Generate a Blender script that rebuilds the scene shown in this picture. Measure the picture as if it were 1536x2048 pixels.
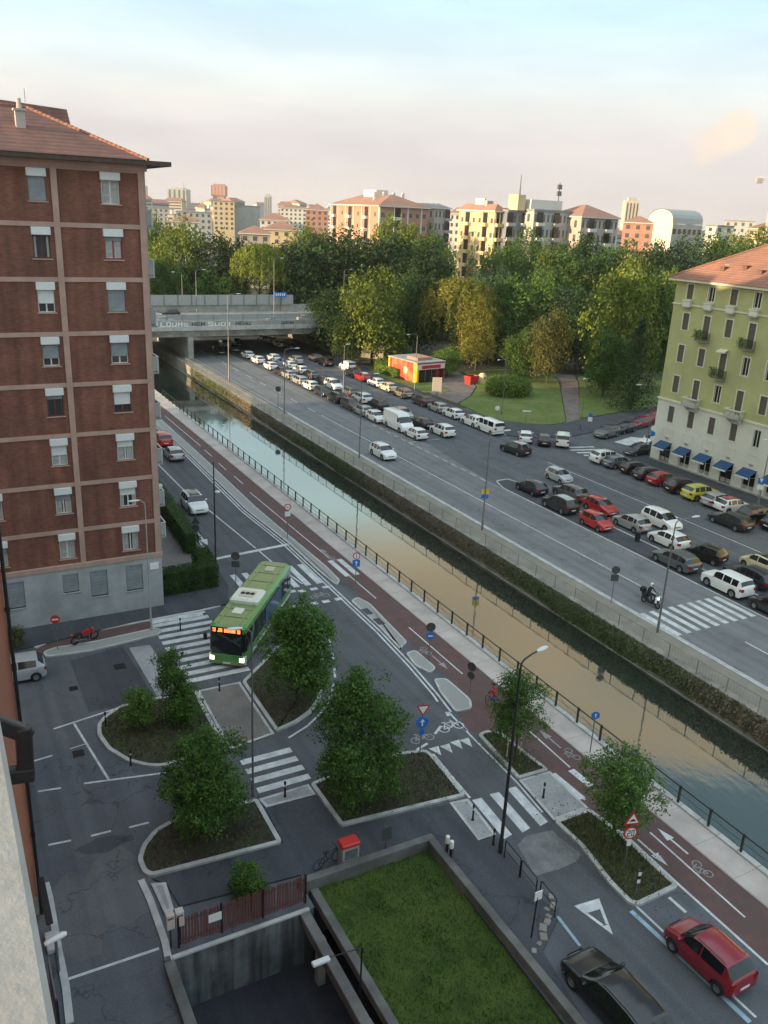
import bpy, bmesh, math, random
from mathutils import Vector, Matrix
PI = math.pi
random.seed(7)
for _o in list(bpy.data.objects): bpy.data.objects.remove(_o)
SC = bpy.context.scene
COL = SC.collection
# ---------------------------------------------------------------- camera
# world: +Y runs along the canal, +X towards the far bank, Z = 0 is the street
FPX, PIT, ROLL, YAW, HC = 1700.364, 0.336899, 0.046651, 0.502822, 28.2602
_F = Vector((math.sin(YAW)*math.cos(PIT), math.cos(YAW)*math.cos(PIT), -math.sin(PIT)))
_R0 = Vector((math.cos(YAW), -math.sin(YAW), 0)); _U0 = _R0.cross(_F)
_R = _R0*math.cos(ROLL) + _U0*math.sin(ROLL); _U = -_R0*math.sin(ROLL) + _U0*math.cos(ROLL)
CAM0 = Vector((0, 0, HC))
cd = bpy.data.cameras.new('camera'); cam = bpy.data.objects.new('camera', cd); COL.objects.link(cam)
cd.sensor_fit = 'VERTICAL'; cd.sensor_height = 24; cd.sensor_width = 18; cd.lens = FPX/2048*24
cd.clip_start = 0.05; cd.clip_end = 9000
cam.matrix_world = Matrix(((_R.x, _U.x, -_F.x, 0), (_R.y, _U.y, -_F.y, 0), (_R.z, _U.z, -_F.z, HC), (0, 0, 0, 1)))
SC.camera = cam
# ---------------------------------------------------------------- sky, sun, exposure
SUN_EL = math.radians(8.0); SUN_AZ = Vector((-0.99, 0.09, 0)).normalized()
w = bpy.data.worlds.new('World'); SC.world = w; w.use_nodes = True
nt = w.node_tree; nt.nodes.clear(); N = nt.nodes.new; Lk = nt.links.new
sky = N('ShaderNodeTexSky'); sky.sky_type = 'NISHITA'; sky.sun_disc = False
sky.sun_elevation = math.radians(9); sky.sun_rotation = math.atan2(SUN_AZ.x, SUN_AZ.y)
sky.air_density = 1.0; sky.dust_density = 2.2; sky.ozone_density = 1.2
tc = N('ShaderNodeTexCoord'); sep = N('ShaderNodeSeparateXYZ'); Lk(tc.outputs['Generated'], sep.inputs[0])
def ramp(pts, inp, interp='LINEAR'):
    r = N('ShaderNodeValToRGB'); r.color_ramp.interpolation = interp
    e = r.color_ramp.elements
    while len(e) < len(pts): e.new(0.5)
    for k, (p_, c_) in enumerate(pts): e[k].position = p_; e[k].color = (*c_, 1)
    Lk(inp, r.inputs[0]); return r
# thin evening cloud sheet: lavender bank low down, pale blue above; a lit cloud deck higher up ahead (seen mirrored in the canal)
EXPO = 0.95; SKYK = 1.46*2**-EXPO
sheet = ramp([(0.0, (.555, .505, .480)), (.05, (.535, .495, .49)), (.080, (.545, .515, .515)), (.105, (.60, .59, .565)), (.14, (.58, .645, .655)), (.2, (.46, .635, .72)), (.33, (.46, .62, .62)), (.6, (.66, .82, .92)), (1.0, (.64, .78, .92))], sep.outputs['Z'])
nz = N('ShaderNodeTexNoise'); nz.inputs['Scale'].default_value = 3.2; nz.inputs['Detail'].default_value = 6; nz.inputs['Roughness'].default_value = .55
mp = N('ShaderNodeMapping'); mp.inputs['Scale'].default_value = (1, 1, 3.0); Lk(tc.outputs['Generated'], mp.inputs[0]); Lk(mp.outputs[0], nz.inputs[0])
azd = N('ShaderNodeVectorMath'); azd.operation = 'DOT_PRODUCT'; azd.inputs[1].default_value = (math.sin(.72), math.cos(.72), 0); Lk(tc.outputs['Generated'], azd.inputs[0])
azm = ramp([(.40, (0, 0, 0)), (.62, (1, 1, 1))], azd.outputs['Value'], 'EASE')
wz = N('ShaderNodeMath'); wz.operation = 'MULTIPLY_ADD'; Lk(nz.outputs[0], wz.inputs[0]); wz.inputs[1].default_value = .10; Lk(sep.outputs['Z'], wz.inputs[2])   # ragged edge
def cloudband(prev, lo0, lo1, hi0, hi1, col, amt):
    bd = ramp([(lo0+.05, (0, 0, 0)), (lo1+.05, (1, 1, 1)), (hi0+.05, (1, 1, 1)), (hi1+.05, (0, 0, 0))], wz.outputs[0], 'EASE')
    m1 = N('ShaderNodeMath'); m1.operation = 'MULTIPLY'; Lk(bd.outputs[0], m1.inputs[0]); Lk(azm.outputs[0], m1.inputs[1])
    m2 = N('ShaderNodeMath'); m2.operation = 'MULTIPLY'; Lk(m1.outputs[0], m2.inputs[0]); m2.inputs[1].default_value = amt
    x = N('ShaderNodeMix'); x.data_type = 'RGBA'; Lk(m2.outputs[0], x.inputs[0]); Lk(prev, x.inputs[6]); x.inputs[7].default_value = (*col, 1); return x.outputs[2]
c1_ = cloudband(sheet.outputs[0], .335, .40, .525, .545, (.44, .325, .18), .95)
nz3 = N('ShaderNodeTexNoise'); nz3.inputs['Scale'].default_value = 5.5; nz3.inputs['Detail'].default_value = 4; Lk(mp.outputs[0], nz3.inputs[0])
th = ramp([(.44, (0, 0, 0)), (.66, (1, 1, 1))], nz3.outputs[0]); bd3 = ramp([(.39, (0, 0, 0)), (.45, (.55, .55, .55)), (.52, (.55, .55, .55)), (.56, (0, 0, 0))], sep.outputs['Z']); m3 = N('ShaderNodeMath'); m3.operation = 'MULTIPLY'; Lk(th.outputs[0], m3.inputs[0]); Lk(bd3.outputs[0], m3.inputs[1])
x3 = N('ShaderNodeMix'); x3.data_type = 'RGBA'; Lk(m3.outputs[0], x3.inputs[0]); Lk(c1_, x3.inputs[6]); x3.inputs[7].default_value = (.28, .30, .25, 1); c1_ = x3.outputs[2]
c2_ = cloudband(c1_, .520, .545, .70, .85, (.050, .105, .135), .92)
# faint mottling and one small lit cumulus low on the right
nz2 = N('ShaderNodeTexNoise'); nz2.inputs['Scale'].default_value = 5; nz2.inputs['Detail'].default_value = 7
mp2 = N('ShaderNodeMapping'); mp2.inputs['Scale'].default_value = (1, 1, 4.5); Lk(tc.outputs['Generated'], mp2.inputs[0]); Lk(mp2.outputs[0], nz2.inputs[0])
mot = ramp([(.35, (.93, .93, .95)), (.65, (1.06, 1.05, 1.03))], nz2.outputs[0])
mul = N('ShaderNodeMix'); mul.data_type = 'RGBA'; mul.blend_type = 'MULTIPLY'; mul.inputs[0].default_value = 1; Lk(c2_, mul.inputs[6]); Lk(mot.outputs[0], mul.inputs[7])
def pixdir(px, py): return (_F*FPX + _R*(px-768) - _U*(py-1024)).normalized()
def puff(px, py, rad, prev, col):
    d = N('ShaderNodeVectorMath'); d.operation = 'DISTANCE'; d.inputs[1].default_value = pixdir(px, py)
    nn = N('ShaderNodeTexNoise'); nn.inputs['Scale'].default_value = 30; nn.inputs['Detail'].default_value = 6
    Lk(tc.outputs['Generated'], nn.inputs[0])
    Lk(tc.outputs['Generated'], d.inputs[0])
    a = N('ShaderNodeMath'); a.operation = 'MULTIPLY_ADD'; Lk(nn.outputs[0], a.inputs[0]); a.inputs[1].default_value = -rad*1.6; Lk(d.outputs['Value'], a.inputs[2])
    m = N('ShaderNodeMapRange'); m.inputs[1].default_value = rad*.18; m.inputs[2].default_value = -rad*.22; m.inputs[3].default_value = 0; m.inputs[4].default_value = .8
    Lk(a.outputs[0], m.inputs[0])
    x = N('ShaderNodeMix'); x.data_type = 'RGBA'; Lk(m.outputs[0], x.inputs[0]); Lk(prev, x.inputs[6]); x.inputs[7].default_value = (*col, 1)
    return x.outputs[2]
o_ = puff(1462, 268, .026, mul.outputs[2], (.70, .58, .46)); o_ = puff(1415, 290, .020, o_, (.66, .55, .47))
# warm glow of the low sun on the left
dt = N('ShaderNodeVectorMath'); dt.operation = 'DOT_PRODUCT'; dt.inputs[1].default_value = (SUN_AZ.x, SUN_AZ.y, .1); Lk(tc.outputs['Generated'], dt.inputs[0])
gl = ramp([(.50, (1, 1, 1)), (.75, (1.08, 1.02, .90)), (1.0, (1.35, 1.1, .75))], dt.outputs['Value'])
mg = N('ShaderNodeMapRange'); mg.inputs[1].default_value = -1; Lk(dt.outputs['Value'], mg.inputs[0]); Lk(mg.outputs[0], gl.inputs[0])
mul2 = N('ShaderNodeMix'); mul2.data_type = 'RGBA'; mul2.blend_type = 'MULTIPLY'; mul2.inputs[0].default_value = 1; Lk(o_, mul2.inputs[6]); Lk(gl.outputs[0], mul2.inputs[7])
SKS = 0.10
sc2 = N('ShaderNodeVectorMath'); sc2.operation = 'SCALE'; sc2.inputs['Scale'].default_value = SKYK/SKS; Lk(mul2.outputs[2], sc2.inputs[0])
fin = N('ShaderNodeMix'); fin.data_type = 'RGBA'; fin.inputs[0].default_value = .93; Lk(sky.outputs[0], fin.inputs[6]); Lk(sc2.outputs[0], fin.inputs[7])
bg = N('ShaderNodeBackground'); bg.inputs[1].default_value = SKS; Lk(fin.outputs[2], bg.inputs[0])
wo = N('ShaderNodeOutputWorld'); Lk(bg.outputs[0], wo.inputs[0])
sd = bpy.data.lights.new('sun', 'SUN'); sd.energy = 4.6; sd.angle = math.radians(.6); sd.color = (1.0, .72, .42)
so = bpy.data.objects.new('sun', sd); COL.objects.link(so)
_sv = Vector((SUN_AZ.x*math.cos(SUN_EL), SUN_AZ.y*math.cos(SUN_EL), math.sin(SUN_EL)))
so.rotation_euler = _sv.to_track_quat('Z', 'Y').to_euler()
SC.render.engine = 'CYCLES'
SC.view_settings.view_transform = 'Standard'; SC.view_settings.look = 'None'; SC.view_settings.gamma = 1
SC.view_settings.exposure = EXPO+.12
# ---------------------------------------------------------------- pixel -> place
def G(px, py, z=0.0):
    d = _F*FPX + _R*(px-768) - _U*(py-1024); t = (z-HC)/d.z
    return CAM0 + d*t
def PXp(px, py, X):
    d = _F*FPX + _R*(px-768) - _U*(py-1024); return CAM0 + d*(X/d.x)
def PYp(px, py, Y):
    d = _F*FPX + _R*(px-768) - _U*(py-1024); return CAM0 + d*(Y/d.y)
def PD(px, py, D):
    d = _F*FPX + _R*(px-768) - _U*(py-1024); return CAM0 + d*(D/math.hypot(d.x, d.y))
def proj(P):
    v = Vector(P)-CAM0; return (768+FPX*v.dot(_R)/v.dot(_F), 1024-FPX*v.dot(_U)/v.dot(_F))
def hz(P, py):
    lo, hi = -5, 80
    for _ in range(40):
        m = (lo+hi)/2
        if proj((P[0], P[1], m))[1] > py: lo = m
        else: hi = m
    return lo
# ---------------------------------------------------------------- materials
MT = {}
def pm(name, c1, c2=None, scale=4., rough=.8, bump=0., bscale=None, metal=0., coat=0., spec=.5, detail=5, c3=None, s3=.3, emit=None, es=0, island=0, world=False, lo=.35, hi=.65):
    m = bpy.data.materials.new(name); m.use_nodes = True; t = m.node_tree; b = t.nodes['Principled BSDF']; n = t.nodes.new; l = t.links.new
    b.inputs['Roughness'].default_value = rough; b.inputs['Metallic'].default_value = metal; b.inputs['Coat Weight'].default_value = coat; b.inputs['Coat Roughness'].default_value = .06
    b.inputs['Specular IOR Level'].default_value = spec
    if world: g = n('ShaderNodeNewGeometry'); co = g.outputs['Position']
    else: g = n('ShaderNodeTexCoord'); co = g.outputs['Object']
    def nz(s, d=detail):
        x = n('ShaderNodeTexNoise'); x.inputs['Scale'].default_value = s; x.inputs['Detail'].default_value = d; x.inputs['Roughness'].default_value = .6; l(co, x.inputs['Vector']); return x
    def rp(p, inp):
        r = n('ShaderNodeValToRGB'); e = r.color_ramp.elements
        e[0].position, e[0].color = p[0][0], (*p[0][1], 1); e[1].position, e[1].color = p[1][0], (*p[1][1], 1); l(inp, r.inputs[0]); return r
    out = None
    if c2 is None: b.inputs['Base Color'].default_value = (*c1, 1)
    else:
        a = nz(scale); r = rp([(lo, c1), (hi, c2)], a.outputs[0]); out = r.outputs[0]
        if c3 is not None:
            a3 = nz(s3, 4); r3 = rp([(.45, (0, 0, 0)), (.68, (1, 1, 1))], a3.outputs[0])
            mx = n('ShaderNodeMix'); mx.data_type = 'RGBA'; l(r3.outputs[0], mx.inputs[0]); l(out, mx.inputs[6]); mx.inputs[7].default_value = (*c3, 1); out = mx.outputs[2]
        if island:
            gg = n('ShaderNodeNewGeometry'); oi = n('ShaderNodeObjectInfo')
            ad = n('ShaderNodeMath'); ad.operation = 'MULTIPLY_ADD'; l(gg.outputs['Random Per Island'], ad.inputs[0]); ad.inputs[1].default_value = island; ad.inputs[2].default_value = 1-island*.5-.12
            a2 = n('ShaderNodeMath'); a2.operation = 'MULTIPLY_ADD'; l(oi.outputs['Random'], a2.inputs[0]); a2.inputs[1].default_value = .24; l(ad.outputs[0], a2.inputs[2])
            sc = n('ShaderNodeVectorMath'); sc.operation = 'SCALE'; l(out, sc.inputs[0]); l(a2.outputs[0], sc.inputs['Scale']); out = sc.outputs[0]
        l(out, b.inputs['Base Color'])
    if bump:
        a = nz(bscale or scale*3); bp = n('ShaderNodeBump'); bp.inputs['Strength'].default_value = bump; bp.inputs['Distance'].default_value = .02; l(a.outputs[0], bp.inputs['Height']); l(bp.outputs[0], b.inputs['Normal'])
    if emit: b.inputs['Emission Color'].default_value = (*emit, 1); b.inputs['Emission Strength'].default_value = es
    MT[name] = m; return m
def M(x): return MT[x] if isinstance(x, str) else x
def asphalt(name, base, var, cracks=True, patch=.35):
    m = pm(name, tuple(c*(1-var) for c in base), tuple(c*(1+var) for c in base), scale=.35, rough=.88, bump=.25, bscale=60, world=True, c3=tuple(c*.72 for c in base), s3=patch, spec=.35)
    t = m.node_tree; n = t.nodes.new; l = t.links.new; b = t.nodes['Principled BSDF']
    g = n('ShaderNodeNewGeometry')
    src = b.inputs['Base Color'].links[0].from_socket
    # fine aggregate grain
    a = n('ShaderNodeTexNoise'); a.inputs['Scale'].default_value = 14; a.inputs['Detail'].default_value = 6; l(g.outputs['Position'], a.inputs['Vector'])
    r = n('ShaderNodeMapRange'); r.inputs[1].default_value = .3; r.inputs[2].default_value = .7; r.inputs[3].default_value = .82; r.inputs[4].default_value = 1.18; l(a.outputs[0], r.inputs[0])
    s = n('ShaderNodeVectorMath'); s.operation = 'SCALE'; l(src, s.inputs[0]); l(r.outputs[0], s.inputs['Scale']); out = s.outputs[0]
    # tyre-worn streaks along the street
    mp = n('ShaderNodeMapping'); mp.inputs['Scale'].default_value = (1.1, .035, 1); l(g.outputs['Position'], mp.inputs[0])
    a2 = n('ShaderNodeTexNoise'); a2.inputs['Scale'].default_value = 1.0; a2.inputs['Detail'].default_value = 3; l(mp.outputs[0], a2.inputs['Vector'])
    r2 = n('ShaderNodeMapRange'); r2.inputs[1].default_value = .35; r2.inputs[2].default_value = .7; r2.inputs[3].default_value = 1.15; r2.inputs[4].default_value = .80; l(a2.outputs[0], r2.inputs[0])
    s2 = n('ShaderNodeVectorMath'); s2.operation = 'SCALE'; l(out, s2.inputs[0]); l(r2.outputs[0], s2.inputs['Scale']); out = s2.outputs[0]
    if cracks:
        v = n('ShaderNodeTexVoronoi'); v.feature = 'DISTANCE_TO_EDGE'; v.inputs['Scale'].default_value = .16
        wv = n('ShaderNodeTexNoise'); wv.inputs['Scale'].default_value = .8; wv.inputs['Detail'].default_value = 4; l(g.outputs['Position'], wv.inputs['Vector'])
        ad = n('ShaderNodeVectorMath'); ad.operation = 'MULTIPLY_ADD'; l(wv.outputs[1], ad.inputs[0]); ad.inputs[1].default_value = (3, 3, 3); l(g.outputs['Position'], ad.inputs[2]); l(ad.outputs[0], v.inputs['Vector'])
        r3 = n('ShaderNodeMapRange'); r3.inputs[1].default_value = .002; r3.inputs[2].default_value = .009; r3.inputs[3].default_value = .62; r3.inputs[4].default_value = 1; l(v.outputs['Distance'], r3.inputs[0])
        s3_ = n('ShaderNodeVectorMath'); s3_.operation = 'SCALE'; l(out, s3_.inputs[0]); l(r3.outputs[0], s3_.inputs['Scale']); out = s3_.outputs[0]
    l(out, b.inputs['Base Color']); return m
asphalt('asphalt', (.112, .121, .137), .13)
asphalt('asphalt_dark', (.072, .078, .092), .12)
asphalt('asphalt_new', (.102, .109, .121), .10, cracks=False)
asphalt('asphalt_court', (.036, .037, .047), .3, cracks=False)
asphalt('asphalt_light', (.180, .187, .195), .12)
asphalt('repair', (.20, .205, .21), .18, cracks=False, patch=1.2)
pm('bike_red', (.105, .058, .056), (.14, .078, .074), 1.2, .85, .2, 50, world=True, c3=(.10, .066, .064), s3=.5)
pm('paint', (.50, .52, .54), (.66, .68, .70), 2.5, .7, world=True, c3=(.40, .42, .43), s3=1.1, detail=8)
pm('paint_blue', (.22, .36, .46), (.30, .46, .56), 2.5, .7, world=True, c3=(.3, .36, .40), s3=1.3)
pm('paint_faint', (.20, .20, .21), (.34, .33, .34), 5, .8, world=True, detail=8)
pm('concrete', (.30, .30, .29), (.42, .41, .39), .9, .85, .15, 30, world=True, c3=(.25, .25, .245), s3=.4)
pm('concrete_pink', (.43, .375, .345), (.54, .48, .45), .5, .85, .15, 30, world=True, c3=(.37, .335, .315), s3=.35)
pm('concrete_old', (.23, .215, .19), (.35, .33, .295), .7, .9, .3, 12, world=True, c3=(.16, .155, .14), s3=.5)
pm('wall_stain', (.13, .145, .145), (.24, .26, .26), .9, .9, .3, 12, world=True, c3=(.05, .055, .05), s3=.45)
pm('kerb', (.42, .43, .43), (.56, .56, .55), 1.5, .8, .2, 40, world=True, c3=(.34, .35, .34), s3=.8)
pm('far_pave', (.20, .185, .155), (.29, .27, .23), .8, .9, .3, 14, world=True, c3=(.17, .16, .135), s3=.4)
pm('cobble', (.24, .24, .23), (.38, .38, .37), 22, .9, .6, 30, world=True, detail=2)
pm('paver_brown', (.17, .155, .145), (.23, .21, .195), 9, .9, .3, 40, world=True, c3=(.15, .14, .13), s3=.6)
pm('paver_grey', (.28, .29, .30), (.38, .39, .40), 8, .9, .3, 40, world=True, c3=(.25, .26, .27), s3=.6)
pm('soil', (.030, .024, .018), (.065, .052, .036), 3, .95, .6, 20, world=True, c3=(.045, .055, .022), s3=.8)
pm('soil_weed', (.035, .040, .018), (.075, .078, .036), 3, .95, .6, 20, world=True, c3=(.05, .042, .03), s3=.8)
pm('lawn', (.075, .115, .020), (.120, .165, .030), .9, .95, .5, 25, world=True, c3=(.15, .17, .05), s3=.25)
pm('roof_lawn', (.026, .058, .004), (.052, .090, .009), .8, .95, .6, 30, world=True, c3=(.060, .095, .012), s3=.4)
pm('parapet_dark', (.105, .105, .10), (.175, .175, .165), .8, .9, .3, 12, world=True, c3=(.08, .08, .076), s3=.5)
pm('grass_blade', (.035, .060, .012), (.075, .105, .025), 2, .8, world=True, island=.5)
pm('weed_blade', (.055, .070, .020), (.12, .125, .045), 2, .8, world=True, island=.6)
pm('path_dirt', (.13, .105, .095), (.20, .165, .15), .6, .95, .3, 20, world=True)
pm('far_ground', (.10, .10, .085), (.17, .15, .12), .02, .95, world=True)
pm('metal_dark', (.025, .027, .028), (.04, .042, .042), 6, .45, metal=.3)
pm('metal_black', (.010, .010, .011), (.018, .018, .019), 5, .4)
pm('rail_paint', (.012, .012, .014), (.03, .028, .027), 8, .38, .1, 60)
pm('metal_grey', (.16, .165, .17), (.22, .225, .23), 4, .45, metal=.5)
pm('metal_pale', (.32, .34, .34), (.42, .44, .44), 4, .5, metal=.2)
pm('lamp_glass', (.62, .66, .66), None, rough=.3)
pm('white', (.72, .73, .72), (.82, .82, .80), 3, .6)
pm('black', (.012, .012, .013), None, rough=.6)
pm('rubber', (.018, .018, .019), (.03, .03, .03), 10, .85)
pm('rim', (.35, .36, .37), (.5, .5, .51), 5, .35, metal=.8)
pm('carglass', (.012, .015, .018), None, rough=.04, spec=.8)
pm('glass_far', (.06, .075, .08), (.12, .14, .145), .8, .15, spec=.6)
pm('tail', (.35, .012, .012), None, rough=.2)
pm('head', (.75, .77, .78), None, rough=.12)
pm('headlit', (.9, .9, .85), None, rough=.12, emit=(1, .93, .78), es=1.1)
pm('plate', (.75, .75, .72), None, rough=.5)
pm('sign_red', (.52, .03, .03), None, rough=.45); pm('sign_blue', (.02, .16, .55), None, rough=.45); pm('sign_white', (.78, .78, .77), None, rough=.45); pm('sign_back', (.045, .048, .052), (.07, .073, .078), 5, .6)
pm('yellow', (.70, .46, .04), None, rough=.5)
def brickmat():
    m = pm('brick', (.175, .072, .050), (.235, .098, .070), .55, .9, c3=(.15, .064, .047), s3=.18)
    t = m.node_tree; n = t.nodes.new; l = t.links.new; b = t.nodes['Principled BSDF']; src = b.inputs['Base Color'].links[0].from_socket
    tcn = n('ShaderNodeTexCoord'); sp = n('ShaderNodeSeparateXYZ'); l(tcn.outputs['Object'], sp.inputs[0])
    ad = n('ShaderNodeMath'); l(sp.outputs[0], ad.inputs[0]); l(sp.outputs[1], ad.inputs[1])
    cb = n('ShaderNodeCombineXYZ'); l(ad.outputs[0], cb.inputs[0]); l(sp.outputs[2], cb.inputs[1])
    bk = n('ShaderNodeTexBrick'); bk.inputs['Scale'].default_value = 1; bk.inputs['Brick Width'].default_value = .26; bk.inputs['Row Height'].default_value = .075; bk.inputs['Mortar Size'].default_value = .007
    bk.inputs['Color1'].default_value = (.72, .72, .72, 1); bk.inputs['Color2'].default_value = (1.28, 1.2, 1.15, 1); bk.inputs['Mortar'].default_value = (1.1, 1.35, 1.5, 1); bk.inputs['Bias'].default_value = -.1
    l(cb.outputs[0], bk.inputs[0])
    mx = n('ShaderNodeMix'); mx.data_type = 'RGBA'; mx.blend_type = 'MULTIPLY'; mx.inputs[0].default_value = .8; l(src, mx.inputs[6]); l(bk.outputs[0], mx.inputs[7]); l(mx.outputs[2], b.inputs['Base Color'])
    mp = n('ShaderNodeMapping'); mp.inputs['Scale'].default_value = (1.6, 1.6, .16); l(tcn.outputs['Object'], mp.inputs[0]); a = n('ShaderNodeTexNoise'); a.inputs['Scale'].default_value = 1; a.inputs['Detail'].default_value = 6; l(mp.outputs[0], a.inputs['Vector'])
    rr = n('ShaderNodeMapRange'); rr.inputs[1].default_value = .32; rr.inputs[2].default_value = .62; rr.inputs[3].default_value = .72; rr.inputs[4].default_value = 1.12; l(a.outputs[0], rr.inputs[0]); sv = n('ShaderNodeVectorMath'); sv.operation = 'SCALE'; l(mx.outputs[2], sv.inputs[0]); l(rr.outputs[0], sv.inputs['Scale']); l(sv.outputs[0], b.inputs['Base Color'])
    bp = n('ShaderNodeBump'); bp.inputs['Strength'].default_value = .5; bp.inputs['Distance'].default_value = .01; bp.invert = True; l(bk.outputs['Fac'], bp.inputs['Height']); l(bp.outputs[0], b.inputs['Normal'])
brickmat()
def streakmat():
    m = pm('streak_wall', (.085, .095, .100), (.15, .165, .17), 1.2, .9, .2, 14, world=True)
    t = m.node_tree; n = t.nodes.new; l = t.links.new; b = t.nodes['Principled BSDF']; src = b.inputs['Base Color'].links[0].from_socket; g = n('ShaderNodeNewGeometry')
    mp = n('ShaderNodeMapping'); mp.inputs['Scale'].default_value = (3.2, 3.2, .22); l(g.outputs['Position'], mp.inputs[0]); a = n('ShaderNodeTexNoise'); a.inputs['Scale'].default_value = 1; a.inputs['Detail'].default_value = 5; l(mp.outputs[0], a.inputs['Vector'])
    r = n('ShaderNodeMapRange'); r.inputs[1].default_value = .38; r.inputs[2].default_value = .62; r.inputs[3].default_value = .45; r.inputs[4].default_value = 1.15; l(a.outputs[0], r.inputs[0])
    s = n('ShaderNodeVectorMath'); s.operation = 'SCALE'; l(src, s.inputs[0]); l(r.outputs[0], s.inputs['Scale']); l(s.outputs[0], b.inputs['Base Color'])
streakmat()
def tilemat(name, c1, c2, c3):
    m = pm(name, c1, c2, 1.2, .9, c3=c3, s3=.4)
    t = m.node_tree; n = t.nodes.new; l = t.links.new; b = t.nodes['Principled BSDF']; src = b.inputs['Base Color'].links[0].from_socket
    tcn = n('ShaderNodeTexCoord'); sp = n('ShaderNodeSeparateXYZ'); l(tcn.outputs['Object'], sp.inputs[0])
    wv = n('ShaderNodeTexWave'); wv.wave_type = 'BANDS'; wv.bands_direction = 'Z'; wv.inputs['Scale'].default_value = 1.35; wv.inputs['Distortion'].default_value = .6; wv.inputs['Detail'].default_value = 2; wv.wave_profile = 'SAW'; l(tcn.outputs['Object'], wv.inputs[0])
    r = n('ShaderNodeMapRange'); r.inputs[3].default_value = .72; r.inputs[4].default_value = 1.18; l(wv.outputs['Fac'], r.inputs[0])
    s = n('ShaderNodeVectorMath'); s.operation = 'SCALE'; l(src, s.inputs[0]); l(r.outputs[0], s.inputs['Scale']); l(s.outputs[0], b.inputs['Base Color'])
    bp = n('ShaderNodeBump'); bp.inputs['Strength'].default_value = .6; bp.inputs['Distance'].default_value = .05; l(wv.outputs['Fac'], bp.inputs['Height']); l(bp.outputs[0], b.inputs['Normal'])
tilemat('roof_brown', (.165, .080, .066), (.225, .112, .092), (.14, .078, .067))
tilemat('roof_terra', (.27, .125, .085), (.34, .165, .115), (.23, .12, .09))
pm('band_pink', (.40, .27, .225), (.47, .325, .275), 1.2, .85, c3=(.36, .25, .21), s3=.4)
pm('plaster_grey', (.34, .37, .385), (.43, .46, .475), .8, .9, .1, 20, c3=(.28, .305, .315), s3=.35)
pm('shutter_white', (.62, .66, .68), (.70, .73, .74), 2, .6)
pm('shutter_grey', (.20, .235, .26), (.27, .305, .33), 2, .6)
pm('shutter_brown', (.085, .075, .065), (.12, .105, .095), 6, .7)
pm('frame_white', (.62, .60, .56), (.70, .68, .64), 3, .6)
pm('frame_red', (.42, .03, .05), None, rough=.5)
pm('frame_wood', (.10, .035, .02), (.14, .05, .03), 5, .6)
pm('window_glass', (.035, .04, .045), None, rough=.06, spec=.7)
pm('window_dark', (.012, .012, .013), None, rough=.1, spec=.6)
pm('curtain', (.30, .31, .31), (.45, .46, .45), 5, .9)
pm('green_wall', (.41, .415, .195), (.47, .47, .235), .7, .9, .05, 20, c3=(.37, .375, .19), s3=.2)
pm('cream', (.62, .59, .47), (.70, .67, .55), 1, .85)
pm('white_wall', (.64, .635, .585), (.72, .715, .665), .6, .9, .05, 20, c3=(.57, .565, .52), s3=.3)
pm('awning', (.018, .060, .16), (.024, .075, .19), 2, .85)
pm('eave_dark', (.06, .042, .036), (.085, .06, .05), 3, .8)
pm('orange_wall', (.42, .19, .125), (.50, .235, .16), .5, .9, .1, 30, c3=(.38, .20, .145), s3=.25)
pm('ledge', (.31, .295, .275), (.42, .405, .39), 2.6, .85, .2, 40, c3=(.25, .235, .22), s3=3.5, detail=10)
pm('rust_slat', (.11, .035, .032), (.17, .06, .052), 4, .7, c3=(.09, .05, .045), s3=2)
pm('balc_glass', (.33, .37, .38), (.42, .46, .46), 1, .25)
pm('beige', (.50, .43, .34), (.57, .50, .41), .3, .9); pm('brick_far', (.40, .21, .155), (.46, .255, .195), .3, .9); pm('ochre', (.60, .47, .28), (.66, .53, .34), .3, .9)
pm('greyblue', (.17, .19, .24), (.21, .23, .28), .3, .9); pm('grey_far', (.36, .36, .35), (.44, .44, .42), .2, .9); pm('white_far', (.60, .58, .53), (.68, .66, .61), .2, .9)
pm('pinkgrey', (.40, .34, .31), (.47, .41, .38), .2, .9); pm('roof_far', (.29, .155, .115), (.36, .20, .15), .2, .9); pm('roof_grey', (.22, .22, .22), (.30, .30, .30), .2, .9); pm('tower_red', (.42, .22, .17), (.48, .27, .21), .1, .9)
pm('bark', (.050, .038, .028), (.095, .075, .056), 6, .95, .6, 14)
FOL = {'fol_near': ((.045, .115, .016), (.100, .195, .038)), 'fol_near2': ((.066, .145, .024), (.13, .225, .050)), 'fol_dark': ((.022, .054, .013), (.055, .100, .024)), 'fol_mid': ((.050, .108, .018), (.105, .175, .036)),
       'fol_yel': ((.115, .160, .020), (.185, .230, .036)), 'fol_gold': ((.150, .150, .020), (.22, .205, .038)), 'fol_blue': ((.040, .080, .042), (.078, .125, .070)), 'fol_brown': ((.085, .095, .026), (.14, .135, .044)), 'fol_hedge': ((.022, .058, .010), (.052, .104, .020)), 'fol_bright': ((.105, .185, .022), (.175, .255, .045))}
for k_, (a_, b_) in FOL.items():
    m_ = pm(k_, a_, b_, 1.6, .7, island=.95, spec=.3)
    t_ = m_.node_tree; b_n = t_.nodes['Principled BSDF']; tr_ = t_.nodes.new('ShaderNodeBsdfTranslucent'); mx_ = t_.nodes.new('ShaderNodeMixShader'); mx_.inputs[0].default_value = .28
    t_.links.new(b_n.inputs['Base Color'].links[0].from_socket, tr_.inputs[0]); t_.links.new(b_n.outputs[0], mx_.inputs[1]); t_.links.new(tr_.outputs[0], mx_.inputs[2]); t_.links.new(mx_.outputs[0], t_.nodes['Material Output'].inputs[0])
def paintmat(name, c, metal=0., rough=.32):
    return pm(name, c, tuple(min(1, x*1.06+.002) for x in c), 3, rough, metal=metal, coat=.8)
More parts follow.
